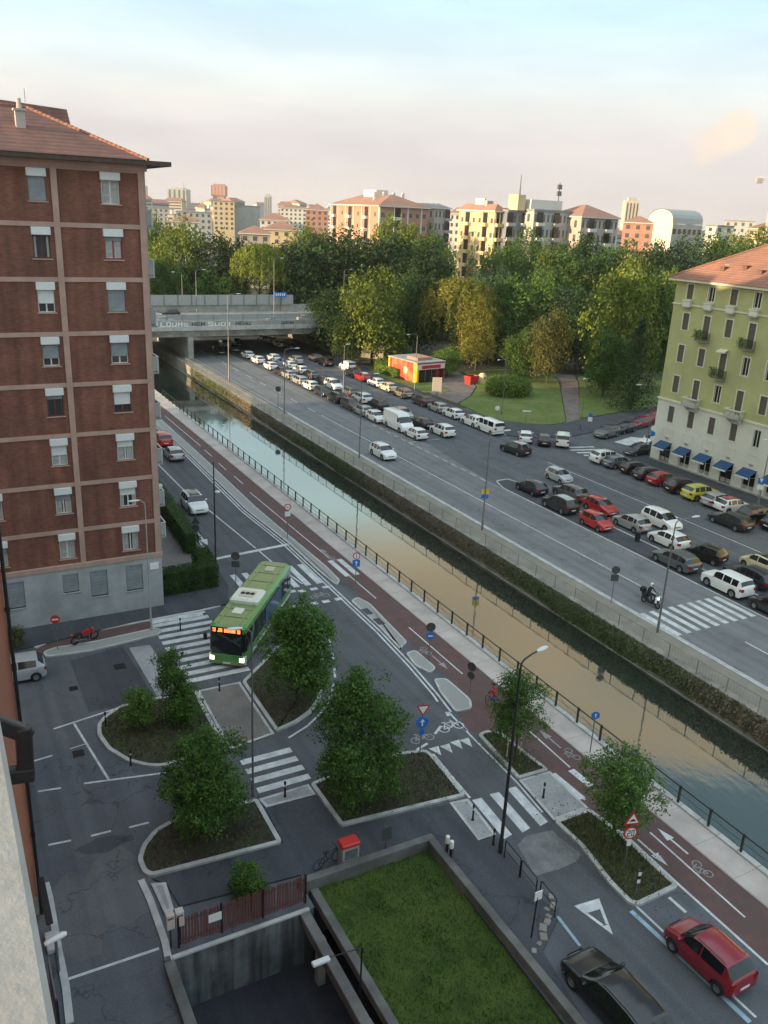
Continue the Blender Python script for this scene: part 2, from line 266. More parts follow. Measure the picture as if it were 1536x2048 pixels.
for k_, c_, me in [('car_white', (.76, .77, .77), 0), ('car_silver', (.40, .41, .42), .35), ('car_grey', (.13, .135, .145), .4), ('car_dark', (.028, .031, .038), .3), ('car_black', (.009, .009, .010), 0), ('car_red', (.36, .014, .018), 0), ('car_red2', (.45, .022, .02), 0), ('car_blue', (.045, .10, .22), .3), ('car_bluegrey', (.16, .20, .25), .4), ('car_navy', (.016, .022, .038), .3), ('car_yellow', (.50, .50, .06), 0), ('car_cream', (.66, .58, .40), 0), ('car_brown', (.085, .055, .042), .3), ('car_gold', (.26, .225, .175), .4), ('car_darkred', (.26, .016, .030), .1), ('car_pale', (.44, .47, .50), .2), ('bus_green', (.075, .26, .05), 0), ('bus_roof', (.125, .215, .065), 0), ('bus_white', (.62, .66, .58), 0)]:
    paintmat(k_, c_, me)
# ---------------------------------------------------------------- mesh helpers
class MB:
    def __init__(s): s.v = []; s.f = []
    def add(s, vs, fs):
        o = len(s.v); s.v += [tuple(x) for x in vs]; s.f += [tuple(i+o for i in f) for f in fs]; return s
    def box(s, x0, y0, z0, x1, y1, z1):
        return s.add([(x0, y0, z0), (x1, y0, z0), (x1, y1, z0), (x0, y1, z0), (x0, y0, z1), (x1, y0, z1), (x1, y1, z1), (x0, y1, z1)],
                     [(3, 2, 1, 0), (4, 5, 6, 7), (0, 1, 5, 4), (1, 2, 6, 5), (2, 3, 7, 6), (3, 0, 4, 7)])
    def bev(s, x0, y0, z0, x1, y1, z1, b=.03):   # box with bevelled vertical and top edges
        p = [(x0+b, y0), (x1-b, y0), (x1, y0+b), (x1, y1-b), (x1-b, y1), (x0+b, y1), (x0, y1-b), (x0, y0+b)]
        cx, cy = (x0+x1)/2, (y0+y1)/2
        q = [(cx+(x-cx)*(1-2*b/(x1-x0)), cy+(y-cy)*(1-2*b/(y1-y0))) for x, y in p]
        vs = [(*a, z0) for a in p]+[(*a, z1-b) for a in p]+[(*a, z1) for a in q]
        fs = [(k+8*r, (k+1) % 8+8*r, (k+1) % 8+8*(r+1), k+8*(r+1)) for r in range(2) for k in range(8)]+[tuple(range(16, 24)), tuple(range(7, -1, -1))]
        return s.add(vs, fs)
    def prism(s, poly, z0, z1):
        n = len(poly); a = sum(poly[i][0]*poly[(i+1) % n][1]-poly[(i+1) % n][0]*poly[i][1] for i in range(n))
        if a < 0: poly = poly[::-1]
        return s.add([(p[0], p[1], z0) for p in poly]+[(p[0], p[1], z1) for p in poly], [tuple(range(n, 2*n)), tuple(range(n-1, -1, -1))]+[(i, (i+1) % n, n+(i+1) % n, n+i) for i in range(n)])
    def sheet(s, poly, z):
        n = len(poly); a = sum(poly[i][0]*poly[(i+1) % n][1]-poly[(i+1) % n][0]*poly[i][1] for i in range(n))
        if a < 0: poly = poly[::-1]
        return s.add([(p[0], p[1], z) for p in poly], [tuple(range(n))])
    def ring(s, outer, inner, z0, z1):
        n = len(outer)
        vs = [(*p, z0) for p in outer]+[(*p, z1) for p in outer]+[(*p, z1) for p in inner]+[(*p, z0) for p in inner]
        fs = []
        for i in range(n):
            j = (i+1) % n
            for r in range(3): fs.append((i+n*r, j+n*r, j+n*(r+1), i+n*(r+1)))
        return s.add(vs, fs)
    def tube(s, pts, rad, n=8, caps=True):
        pts = [Vector(p) for p in pts]; rad = rad if isinstance(rad, (list, tuple)) else [rad]*len(pts)
        vs = []; fs = []; ref = None
        for i, p in enumerate(pts):
            d = (pts[min(i+1, len(pts)-1)]-pts[max(i-1, 0)]).normalized()
            u = d.cross(Vector((0, 0, 1))) if ref is None else (ref-d*ref.dot(d))
            if u.length < 1e-3: u = d.cross(Vector((1, 0, 0)))
            u.normalize(); ref = u; v = d.cross(u)
            for k in range(n):
                a = 2*PI*k/n; vs.append(p+(u*math.cos(a)+v*math.sin(a))*rad[i])
        for i in range(len(pts)-1):
            for k in range(n): fs.append((i*n+k, i*n+(k+1) % n, (i+1)*n+(k+1) % n, (i+1)*n+k))
        if caps: fs.append(tuple(range(n-1, -1, -1))); fs.append(tuple((len(pts)-1)*n+k for k in range(n)))
        return s.add(vs, fs)
    def lathe(s, prof, n=16, axis='Z', c=(0, 0, 0)):
        vs = []; fs = []
        for r, h in prof:
            for k in range(n):
                a = 2*PI*k/n; x, y = r*math.cos(a), r*math.sin(a)
                q = (x, y, h) if axis == 'Z' else ((x, h, y) if axis == 'Y' else (h, x, y))
                vs.append((q[0]+c[0], q[1]+c[1], q[2]+c[2]))
        m = len(prof)
        for i in range(m-1):
            for k in range(n): fs.append((i*n+k, i*n+(k+1) % n, (i+1)*n+(k+1) % n, (i+1)*n+k))
        return s.add(vs, fs)
    def mesh(s, name='mesh', smooth=False, ang=35):
        m = bpy.data.meshes.new(name); m.from_pydata(s.v, [], s.f); m.update()
        if smooth:
            m.shade_smooth(); m.set_sharp_from_angle(angle=math.radians(ang))
        return m
    def fix(s, name='mesh', smooth=False, ang=35):   # with outward normals
        m = s.mesh(name); b = bmesh.new(); b.from_mesh(m); bmesh.ops.recalc_face_normals(b, faces=b.faces); b.to_mesh(m); b.free()
        if smooth: m.shade_smooth(); m.set_sharp_from_angle(angle=math.radians(ang))
        return m
def link(name, me, mat, parent=None, loc=(0, 0, 0), rot=(0, 0, 0), sc=None, own=False):
    if isinstance(me, MB): me = me.mesh(name)
    o = bpy.data.objects.new(name, me); COL.objects.link(o)
    if mat is not None:
        mt = M(mat)
        if own or (me.materials and me.materials[0] != mt):
            if not me.materials: me.materials.append(mt)
            o.material_slots[0].link = 'OBJECT'; o.material_slots[0].material = mt
        elif not me.materials: me.materials.append(mt)
    o.location = loc; o.rotation_euler = rot
    if sc is not None: o.scale = sc
    if parent is not None: o.parent = parent
    return o
def tag(o, label=None, cat=None, group=None, kind=None):
    if label: o['label'] = label
    if cat: o['category'] = cat
    if group: o['group'] = group
    if kind: o['kind'] = kind
    return o
def root(name, label, cat, loc=(0, 0, 0), rz=0, group=None):
    o = bpy.data.objects.new(name, None); COL.objects.link(o); o.empty_display_size = .3
    o.location = loc; o.rotation_euler = (0, 0, rz); return tag(o, label, cat, group)
def struct(name, me, mat, label=None):
    return tag(link(name, me, mat), label, None, None, 'structure')
def xy(pts): return [tuple(G(*p)[:2]) for p in pts]
def inset(poly, d):
    n = len(poly); a = sum(poly[i][0]*poly[(i+1) % n][1]-poly[(i+1) % n][0]*poly[i][1] for i in range(n)); sg = 1 if a > 0 else -1
    out = []
    for i in range(n):
        p0, p1, p2 = Vector(poly[i-1]), Vector(poly[i]), Vector(poly[(i+1) % n])
        e1 = (p1-p0).normalized(); e2 = (p2-p1).normalized(); n1 = Vector((-e1.y, e1.x))*sg; n2 = Vector((-e2.y, e2.x))*sg
        b = n1+n2; k = d/max(.35, (b.length**2)/2); q = p1+b*k; out.append((q.x, q.y))
    return out
def smoothpoly(poly, r=.35, n=4):   # round the corners of a polygon
    out = []; m = len(poly)
    for i in range(m):
        p0, p1, p2 = Vector(poly[i-1]), Vector(poly[i]), Vector(poly[(i+1) % m])
        d1 = (p0-p1); d2 = (p2-p1); t = min(r, d1.length*.45, d2.length*.45); a = p1+d1.normalized()*t; b = p1+d2.normalized()*t
        for k in range(n+1):
            u = k/n; q = a*(1-u)**2+p1*2*u*(1-u)+b*u*u; out.append((q.x, q.y))
    return out
def stripe(parent, name, a, b, wd, z, mat='paint'):
    a = Vector(a[:2]); b = Vector(b[:2]); d = (b-a).normalized(); nrm = Vector((-d.y, d.x))*wd/2
    return link(name, MB().sheet([tuple(a+nrm), tuple(a-nrm), tuple(b-nrm), tuple(b+nrm)], z), mat, parent)
def poly_in(p, poly):
    x, y = p; c = False; n = len(poly)
    for i in range(n):
        x1, y1 = poly[i]; x2, y2 = poly[(i+1) % n]
        if (y1 > y) != (y2 > y) and x < (x2-x1)*(y-y1)/(y2-y1)+x1: c = not c
    return c
asphalt('asphalt_pale', (.135, .140, .146), .12)
# ---------------------------------------------------------------- ground, canal
CX0, CX1, CY0, CY1 = 31.95, 43.0, -60., 420.
KX0, KX1, KY0, KY1 = 5.75, 19.6-1.0, 2., 26.35      # sunken court and the garage below the lawn
g = MB()
for (x0, x1, y0, y1) in [(-5000, KX0, -3000, 6000), (KX0, 12.0, KY1, 27.6), (KX0, CX0, 27.6, 6000), (KX0, CX0, -3000, KY0), (KX1, CX0, KY0, 27.6), (CX0, CX1, -3000, CY0), (CX0, CX1, CY1, 6000), (CX1, 5000, -3000, 6000)]:
    g.add([(x0, y0, 0), (x1, y0, 0), (x1, y1, 0), (x0, y1, 0)], [(0, 1, 2, 3)])
ground = struct('ground', g, 'asphalt')
water_m = bpy.data.materials.new('canal_water'); water_m.use_nodes = True
t_ = water_m.node_tree; t_.nodes.clear(); n_ = t_.nodes.new; l_ = t_.links.new
df = n_('ShaderNodeBsdfDiffuse'); df.inputs[0].default_value = (.030, .040, .032, 1)
gs = n_('ShaderNodeBsdfGlossy'); gs.inputs[0].default_value = (.92, .93, .90, 1); gs.inputs[1].default_value = .015
fr = n_('ShaderNodeFresnel'); fr.inputs[0].default_value = 1.42
mr = n_('ShaderNodeMapRange'); mr.inputs[1].default_value = .0; mr.inputs[2].default_value = .16; mr.inputs[3].default_value = .36; mr.inputs[4].default_value = .55; l_(fr.outputs[0], mr.inputs[0])
mx_ = n_('ShaderNodeMixShader'); l_(mr.outputs[0], mx_.inputs[0]); l_(df.outputs[0], mx_.inputs[1]); l_(gs.outputs[0], mx_.inputs[2])
ge = n_('ShaderNodeNewGeometry'); mpp = n_('ShaderNodeMapping'); mpp.inputs['Scale'].default_value = (1.6, .8, 1); l_(ge.outputs['Position'], mpp.inputs[0])
wn = n_('ShaderNodeTexNoise'); wn.inputs['Scale'].default_value = 1.3; wn.inputs['Detail'].default_value = 6; l_(mpp.outputs[0], wn.inputs[0])
bp_ = n_('ShaderNodeBump'); bp_.inputs['Strength'].default_value = .10; bp_.inputs['Distance'].default_value = .05; l_(wn.outputs[0], bp_.inputs['Height'])
for s_ in (gs, fr): l_(bp_.outputs[0], s_.inputs['Normal'])
oo = n_('ShaderNodeOutputMaterial'); l_(mx_.outputs[0], oo.inputs[0]); MT['water'] = water_m
WZ = -1.85
struct('canal_water', MB().sheet([(CX0-.1, CY0), (CX1+.1, CY0), (CX1+.1, CY1), (CX0-.1, CY1)], WZ), 'water')
bank = MB(); bank.box(CX0-.5, CY0, -3, CX0, CY1, -.004); struct('canal_near_wall', bank, 'wall_stain')
bank = MB(); bank.box(CX1, CY0, -3, CX1+.5, CY1, -.004); fw = struct('canal_far_wall', bank, 'concrete_old'); link('footing', MB().box(CX1-.14, CY0, -3, CX1, CY1, WZ+.07), 'concrete', fw)
# coping stones of the far bank, one by one while they can be told apart
cop = MB().bev(-.30, .01, 0, .30, 1.99, .10, .03).mesh('coping_stone')
for k in range(58): link('coping_stone', cop, 'concrete_old', fw, (CX1+.22, 14+k*2.0, random.uniform(-.006, .006)))
link('coping_beyond', MB().box(CX1-.08, 130, 0, CX1+.5, CY1, .10), 'concrete_old', fw)
# ---------------------------------------------------------------- left bank surfaces
Z1, Z2 = .006, .011
YN, YF = 8., 150.
bikeR = 30.03
bl = [(28.6, 150), (28.2, 96), (27.75, 74), (27.6, 66), (28.0, 56.6), (27.75, 50), (27.5, 45), (27.5, 37.5), (27.05, 33.5), (27.3, 29.7), (27.4, 24), (27.4, 20), (27.75, 8)]
struct('bike_path', MB().sheet([(24.9, 36.9), (25.5, 33.6)][0:0]+bl[:8]+[(25.8, 36.6), (25.55, 34.6)]+bl[8:]+[(bikeR, 8), (bikeR, 150)], Z1), 'bike_red')
bp0 = bpy.data.objects['bike_path']
# slab walkway along the canal, slabs laid one by one
cw = struct('canal_walkway', MB().box(bikeR, YN, -.05, 31.62, YF, .045), 'concrete_pink')
sl = MB().bev(.01, .01, 0, 1.54, 2.38, .05, .012).mesh('slab')
for k in range(46): link('slab', sl, 'concrete_pink', cw, (bikeR+.02, 10+k*2.4, .02+random.uniform(-.003, .004)))
kb = struct('canal_kerb', MB().box(31.62, CY0, -.05, CX0+.04, CY1, .06), 'kerb')
ks = MB().bev(0, .01, 0, .36, 1.19, .13, .02).mesh('kerb_stone')
for k in range(92): link('kerb_stone', ks, 'kerb', kb, (31.61, 10+k*1.2, .03))
# road: give the left carriageway its own fresher asphalt sheet
rl = struct('canal_road', MB().sheet([(19.3, 58.5), (19.4, 66), (19.9, 82), (20.2, 150), (26.6, 150), (26.3, 96), (25.95, 74), (26.6, 66), (26.5, 53), (26.5, 48), (26.2, 42.8), (25.8, 39), (25.55, 36.5), (25.55, 34.3), (25.3, 29.8), (24.9, 26.3), (24.55, 21.8), (24.45, 20.3), (24.5, 8), (20.6, 8), (21.0, 21.5), (21.3, 25), (22.1, 29.6), (22.35, 33.4), (22.1, 34.2), (20.6, 34.6), (15.4, 34.1), (12.4, 34.1), (12.3, 38.5), (15.2, 39.0), (16.7, 39.3), (18.9, 40.8), (19.7, 42.4), (21.6, 47), (22.9, 48.6), (23.2, 51), (23.1, 53.2), (20.5, 57)], Z1), 'asphalt_new')
def L(a, b, wd=.12, z=Z2, nm='lane_line', mat='paint', par=None): return stripe(par or rl, nm, G(*a), G(*b), wd, z, mat)
def dash(a, b, n, frac=.5, wd=.12, mat='paint', par=None, nm='lane_dash'):
    A = G(*a); B = G(*b)
    for k in range(n):
        t0 = k/n; t1 = (k+frac)/n; stripe(par or rl, nm, A.lerp(B, t0), A.lerp(B, t1), wd, Z2, mat)
# double edge line left of the islands
def polyline(pts, wd=.13, mat='paint', par=None, nm='edge_line', z=Z2):
    for k in range(len(pts)-1):
        if nm == 'kerb_line':
            a = Vector(pts[k]); b = Vector(pts[k+1]); d = (b-a).normalized(); q = Vector((-d.y, d.x))*wd/2; link('kerb_stone', MB().prism([tuple(a+q), tuple(a-q), tuple(b-q), tuple(b+q)], 0, z+k*.0007), mat, par)
        else: stripe(par or rl, nm, pts[k], pts[k+1], wd, z+k*.00005, mat)
dl = [(26.7, 140), (26.35, 96), (26.0, 76), (26.55, 66), (26.5, 53.3), (26.48, 48), (26.2, 42.8), (25.85, 39), (25.55, 36.9)]
polyline([(x+.02, y) for x, y in dl]); polyline([(x-.28, y) for x, y in dl[:-1]+[(25.7, 38.2)]])
L((430, 1118), (585, 1087), .45, nm='stop_line')
polyline([(23.7, 66.2), (22.3, 85), (21.9, 110)]); polyline([(19.5, 66), (19.95, 82), (20.1, 130)])
polyline([(24.55, 57.6), (23.95, 62), (23.72, 66)])
polyline([tuple(G(*q)[:2]) for q in [(612, 1221), (624, 1234), (635, 1246), (645, 1258), (651, 1270), (651, 1280), (645, 1293)]])
for a, b in [((658, 1278), (661, 1292)), ((664, 1304), (667, 1320)), ((669, 1337), (670, 1355))]: L(a, b, .14, nm='lane_dash')
polyline([tuple(G(*q)[:2]) for q in [(667, 1368), (664, 1385), (656, 1405), (640, 1428), (615, 1452), (577, 1476)]])
# straight-on arrow on the lane by the hedge
def arrow(parent, c, rz, s=1., mat='paint', nm='arrow_mark'):
    me = MB().add([(x*s, y*s, 0) for x, y in [(-.09, -1.6), (.09, -1.6), (.09, .2), (.38, .2), (0, 1.6), (-.38, .2), (-.09, .2)]], [tuple(range(7))])
    return link(nm, me, mat, parent, (c[0], c[1], Z2+.002), (0, 0, rz))
arrow(rl, G(405, 1078), PI, 1.0)
def bicycle_mark(parent, c, rz, s=1.0, mat='paint'):
    m = MB()
    def ring(cx, cy, r):
        n = 14; vs = []
        for k in range(n): a = 2*PI*k/n; vs += [(cx+r*math.cos(a), cy+r*math.sin(a), 0), (cx+(r-.08)*math.cos(a), cy+(r-.08)*math.sin(a), 0)]
        m.add(vs, [(2*k, 2*((k+1) % n), 2*((k+1) % n)+1, 2*k+1) for k in range(n)])
    def bar(a, b, w_=.07):
        a = Vector(a); b = Vector(b); d = (b-a).normalized(); q = Vector((-d.y, d.x))*w_/2; m.add([(*(a+q), .001), (*(a-q), .001), (*(b-q), .001), (*(b+q), .001)], [(0, 1, 2, 3)])
    ring(-.5, 0, .34); ring(.5, 0, .34)
    for a, b in [((-.5, 0), (-.15, .5)), ((-.15, .5), (.35, .5)), ((.35, .5), (.5, 0)), ((-.5, 0), (.05, 0)), ((.05, 0), (.35, .5)), ((.05, 0), (-.2, .6)), ((.35, .5), (.3, .72)), ((-.32, .62), (-.08, .62))]: bar(a, b)
    m.v = [(x*s, y*s, z) for x, y, z in m.v]
    return link('bicycle_mark', m, mat, parent, (c[0], c[1], Z2+.002), (0, 0, rz))
bicycle_mark(rl, G(640, 1192), 0, .95, 'paint_faint'); bicycle_mark(rl, G(903, 1455), 0, 1.0); bicycle_mark(rl, G(845, 1478), 0, .9, 'paint_faint')
for q in [(584, 1183), (604, 1182), (628, 1178), (652, 1174), (587, 1213), (603, 1211), (628, 1207), (652, 1203), (677, 1198)]:
    c = G(*q); link('crossing_square', MB().sheet([(-.3, -.22), (.3, -.22), (.3, .22), (-.3, .22)], Z2+.001), 'paint', rl, (c.x, c.y, 0))
# zebra over the canal road (stripes lie along the road)
for k in range(7): 
    x = 19.75+k*.98; link('zebra_stripe', MB().sheet([(x, 57.2), (x+.5, 57.2), (x+.5, 61.4), (x, 61.4)], Z2+.001), 'paint', rl)
for x in (28.35, 29.2): link('zebra_stripe', MB().sheet([(x, 57.6), (x+.48, 57.6), (x+.48, 61.2), (x, 61.2)], Z2+.003), 'paint', bp0)
# zebra by the bus
for k in range(11):
    y = 46.4+k*.92; link('zebra_stripe', MB().sheet([(11.95, y), (16.2-.02*k, y), (16.2-.02*k, y+.5), (11.95, y+.5)], Z2), 'paint', ground)
for k in range(4):
    y = 34.5+k*.86; link('zebra_stripe', MB().sheet([(12.45, y), (15.35, y), (15.35, y+.46), (12.45, y+.46)], Z2+.001), 'paint', rl)
for x in (21.95, 23.05, 24.15): link('zebra_stripe', MB().sheet([(x, 26.35), (x+.55, 26.45), (x+.75, 29.4), (x+.2, 29.45)], Z2+.001), 'paint', rl)
# give-way teeth
for q in [(875, 1503), (897, 1498), (917, 1490), (936, 1486)]:
    c = G(*q); link('give_way_tooth', MB().add([(-.32, .42, 0), (.0, -.42, 0), (.32, .42, 0)], [(0, 1, 2)]), 'paint', rl, (c.x, c.y, Z2+.001))
for a, b in [((870, 1468), (882, 1452)), ((916, 1443), (934, 1462)), ((833, 1500), (855, 1487))]: L(a, b, .16, nm='crossing_bar')
polyline([tuple(G(*q)[:2]) for q in [(897, 1424), (940, 1470), (1036, 1567), (1085, 1625)]], .12); polyline([tuple(G(*q)[:2]) for q in [(866, 1508), (905, 1555), (940, 1596)]], .14)
L((893, 1424), (897, 1432), .2, nm='crossing_bar')
# big give-way triangle painted on the near road
tri = [(1148, 1812), (1198, 1797), (1226, 1870)]; P3 = [Vector(G(*q)[:2]) for q in tri]; cen = sum(P3, Vector((0, 0)))/3
tm = MB()
A_, B_, C_ = P3
q1 = A_.lerp(C_, .28); q2 = B_.lerp(C_, .28); tm.add([(*A_, 0), (*B_, 0), (*q2, 0), (*q1, 0)], [(0, 1, 2, 3)])
q3 = A_.lerp(C_, .72); q4 = B_.lerp(C_, .72); tm.add([(*q3, 0), (*q4, 0), (*C_, 0)], [(0, 1, 2)])
for a, b, s_ in ((q1, q3, 1), (q2, q4, -1)):
    d = (b-a).normalized(); nn = Vector((-d.y, d.x)); nn = nn if (cen-a).dot(nn) > 0 else -nn; nn *= .14
    tm.add([(*a, .0), (*b, 0), (*(b+nn), 0), (*(a+nn), 0)], [(0, 1, 2, 3)])
link('give_way_mark', tm, 'paint', rl, (0, 0, Z2+.001))
# pale repair patch and its worn border on the near road
link('repair_patch', MB().sheet([tuple(G(*q)[:2]) for q in [(1035, 1690), (1052, 1672), (1105, 1660), (1115, 1672), (1162, 1708), (1155, 1722), (1120, 1738), (1070, 1752)]], Z1+.003), 'repair', rl)
polyline([tuple(G(*q)[:2]) for q in [(1262, 1822), (1330, 1885), (1400, 1950), (1500, 2045)]], .22, 'paint_blue', rl, 'bay_line')
polyline([tuple(G(*q)[:2]) for q in [(1272, 1812), (1340, 1876), (1410, 1940), (1512, 2035)]], .12, 'paint', rl, 'bay_line')
polyline([tuple(G(*q)[:2]) for q in [(1115, 1833), (1160, 1892)]], .14, 'paint_blue', rl, 'bay_line')
L((1338, 1795), (1372, 1825), .16, nm='bay_line')
# bike path markings
def B(a, b, wd=.1): return stripe(bp0, 'path_line', G(*a), G(*b), wd, Z2, 'paint')
for a, b in [((330, 832), (401, 892)), ((409, 900), (424, 913)), ((437, 926), (452, 940)), ((468, 952), (486, 968)), ((500, 985), (658, 1116)), ((698, 1151), (752, 1197)), ((818, 1255), (925, 1348)), ((1060, 1463), (1140, 1535)), ((1300, 1665), (1490, 1835))]: B(a, b)
polyline([tuple(G(*q)[:2]) for q in [(1098, 1543), (1170, 1600)]]+[], .12, 'paint', bp0, 'path_line'); polyline([tuple(G(*q)[:2]) for q in [(1240, 1660), (1358, 1770), (1536, 1930)]], .13, 'paint', bp0, 'path_line')
for q, rz in [((1305, 1705), PI), ((1345, 1682), 0), ((1100, 1478), 0), ((880, 1325), PI), ((650, 1105), 0)]: arrow(bp0, G(*q), rz, .62, 'paint_faint' if q[0] < 1200 else 'paint')
for q in [(1405, 1738), (1145, 1508), (668, 1118), (852, 1302)]: bicycle_mark(bp0, G(*q), PI/2, .7, 'paint_faint')
for a, b in [((1105, 1548), (1165, 1598)), ((1142, 1540), (1182, 1572))]: stripe(bp0, 'zebra_stripe', G(*a), G(*b), .42, Z2+.002, 'paint')
# gravel / cobble islands between road and path
def island(name, pts, label, top='cobble', h=.10, kw=.14):
    poly = smoothpoly(pts, .3); inn = inset(poly, kw)
    r = root(name, label, 'traffic island', (0, 0, 0)); 
    link('kerb', MB().ring(poly, inn, 0, h).fix('k'), 'kerb', r); link('paving', MB().sheet(inn, h-.015), top, r); return r
island('traffic_island', [(26.7, 140), (27.9, 140), (27.75, 96), (27.4, 76), (27.55, 68), (27.75, 60), (27.6, 57), (26.9, 56.2), (26.7, 60), (26.75, 66), (26.2, 76), (26.55, 96)], 'long cobbled strip between canal road and red bike path, ending at the zebra')
island('traffic_island', [(26.7, 53.2), (27.5, 53.6), (27.85, 52.2), (27.45, 45.6), (26.75, 45.2), (26.45, 44.6), (26.7, 49)], 'narrow cobbled strip with tree squares beside the red bike path')
island('traffic_island', [(26.55, 44.3), (27.4, 44.4), (27.45, 41.7), (26.7, 41.3), (26.3, 42.6)], 'short stepped cobbled island between road and bike path')
island('traffic_island', [(26.55, 40.6), (27.35, 40.3), (27.4, 37.5), (26.9, 36.6), (25.75, 36.7), (26.05, 39)], 'cobbled island with rounded white kerb ending at the bicycle crossing')
for a in ((27.0, 51.0), (27.05, 49.2)): link('tree_square', MB().box(a[0]-.28, a[1]-.5, .09, a[0]+.28, a[1]+.5, .104), 'asphalt_dark', rl)
# ---------------------------------------------------------------- pavements and planting beds
def bed(name, pts, label, soil='soil', blades=1500, blade='weed_blade', hh=.16, kw=.22, px=True, rr=.25):
    poly = smoothpoly(xy(pts) if px else pts, rr); inn = inset(poly, kw)
    r = root(name, label, 'planting bed')
    link('kerb', MB().ring(poly, inn, 0, .13).fix('k'), 'kerb', r)
    link('soil', MB().sheet(inn, .10), soil, r)
    xs = [p[0] for p in inn]; ys = [p[1] for p in inn]; m = MB(); c = 0; rnd = random.Random(len(label))
    while c < blades:
        x = rnd.uniform(min(xs), max(xs)); y = rnd.uniform(min(ys), max(ys))
        if not poly_in((x, y), inn): continue
        c += 1; a = rnd.uniform(0, 2*PI); h = hh*rnd.uniform(.4, 1.5); wv = rnd.uniform(.015, .04); lx, ly = rnd.uniform(-.1, .1), rnd.uniform(-.1, .1)
        m.add([(x-wv*math.cos(a), y-wv*math.sin(a), .1), (x+wv*math.cos(a), y+wv*math.sin(a), .1), (x+lx, y+ly, .1+h)], [(0, 1, 2)])
    tag(link('grass', m, blade, r), kind='stuff'); return r
bed('planting_bed', [(394, 1382), (405, 1408), (456, 1501), (378, 1520), (325, 1536), (293, 1535), (254, 1525), (215, 1501), (195, 1473), (195, 1450), (212, 1432), (241, 1414), (277, 1405), (332, 1395)], 'round-ended planting bed with three young shrubs and weeds by the side street', 'soil_weed', 2600)
bed('planting_bed', [(484, 1366), (552, 1466), (594, 1447), (622, 1427), (639, 1404), (645, 1379), (648, 1330), (645, 1290), (632, 1268), (600, 1262), (560, 1290), (520, 1330)], 'planting bed with the bushy tree beside the bus', 'soil', 1500)
bed('planting_bed', [(515, 1600), (565, 1688), (303, 1756), (285, 1748), (275, 1722), (285, 1692), (310, 1662), (345, 1642), (420, 1622)], 'bare brown planting bed under the dense round tree', 'soil', 900)
bed('planting_bed', [(620, 1570), (681, 1655), (932, 1594), (867, 1514), (851, 1502), (800, 1508), (700, 1538)], 'planting bed under the largest street tree beside the give-way sign', 'soil', 2600)
bed('planting_bed', [(955, 1472), (971, 1464), (994, 1464), (1007, 1472), (1098, 1543), (1036, 1561)], 'small planting bed with a slender tree next to the red bike path', 'soil_weed', 900)
bed('planting_bed', [(1107, 1645), (1178, 1620), (1238, 1665), (1358, 1776), (1277, 1815), (1257, 1809), (1218, 1770), (1160, 1695)], 'grassy planting bed carrying the bump sign and the 20 sign', 'soil_weed', 2600)
# pavements
def pav(name, pts, mat, z=.09, px=True, edge=True, label=None):
    poly = xy(pts) if px else pts
    o = struct(name, MB().prism(poly, -.02, z), mat)
    if edge: inn = inset(poly, .16); link('kerb', MB().ring(poly, inn, -.01, z+.012).fix('k'), 'kerb', o)
    return o
pav('pavement_landing', [(1037, 1563), (1099, 1545), (1177, 1619), (1107, 1644)], 'paver_grey')
pav('pavement_landing', [(898, 1608), (936, 1600), (992, 1672), (956, 1684)], 'paver_grey')
pav('pavement_brown', [(394, 1384), (480, 1366), (549, 1470), (459, 1502)], 'paver_brown')
pav('pavement_landing', [(517, 1601), (617, 1571), (632, 1592), (532, 1618)], 'paver_grey')
mainpav = pav('pavement', [(532, 1620), (632, 1594), (681, 1660), (898, 1610), (958, 1688), (994, 1678), (1075, 1790), (1115, 1840), (1085, 1905), (1180, 2060), (1320, 2300)]+[(850, 1688), (598, 1770), (602, 1752), (360, 1815), (334, 1772), (305, 1760), (567, 1690)], 'asphalt_dark', edge=False)
pav('pavement_grid', [(302, 1770), (332, 1768), (348, 1822), (330, 1832)], 'paver_grey')
pav('pavement_strip', [(258, 1296), (300, 1290), (360, 1385), (316, 1396)], 'paver_grey', z=.02, edge=False)
# dark resurfaced rectangle in the side street, manhole covers
for poly in [[(140, 1322), (245, 1292), (312, 1400), (178, 1424)]]: link('resurfaced_patch', MB().sheet(xy(poly), .004), 'asphalt_dark', ground)
for q, sx in [((147, 1377), .5), ((240, 1333), .7), ((157, 1507), .6)]:
    c = G(*q); mh = MB(); mh.box(-sx/2, -sx/2, 0, sx/2, sx/2, .012)
    for k in range(4): mh.box(-sx*.4, -sx*.4+k*sx*.24, .012, sx*.4, -sx*.33+k*sx*.24, .02)
    link('manhole_cover', mh, 'black', ground, (c.x, c.y, .004))
# side-street pavement in front of the brick block: dark asphalt, kerb, red cycle lane, cobbled verge
pv = struct('pavement_brick_block', MB().prism([(-30, 54.9), (3.5, 54.9), (10.8, 56.0), (17.9, 56.3), (19.0, 59.5), (19.4, 66), (19.6, 82), (19.9, 140), (13.5, 140), (13.5, 57.9), (-30, 57.9)], -.02, .1), 'asphalt_dark')
link('cycle_lane', MB().sheet([tuple(G(*q)[:2]) for q in [(60, 1305), (85, 1310), (130, 1297), (310, 1255), (302, 1238), (190, 1262), (110, 1277)]], .007), 'bike_red', ground)
polyline([tuple(G(*q)[:2]) for q in [(70, 1296), (110, 1278), (190, 1262), (302, 1240), (400, 1222), (440, 1212)]], .26, 'kerb', ground, 'kerb_line', .05)
island('traffic_island', xy([(85, 1306), (108, 1297), (190, 1284), (312, 1257), (326, 1262), (318, 1271), (180, 1304), (92, 1316)]), 'cobbled verge with a red parked motorbike along the side street', h=.1)
polyline([tuple(G(*q)[:2]) for q in [(300, 1246), (405, 1228)]], .5, 'paint', ground, 'zebra_stripe', .012)
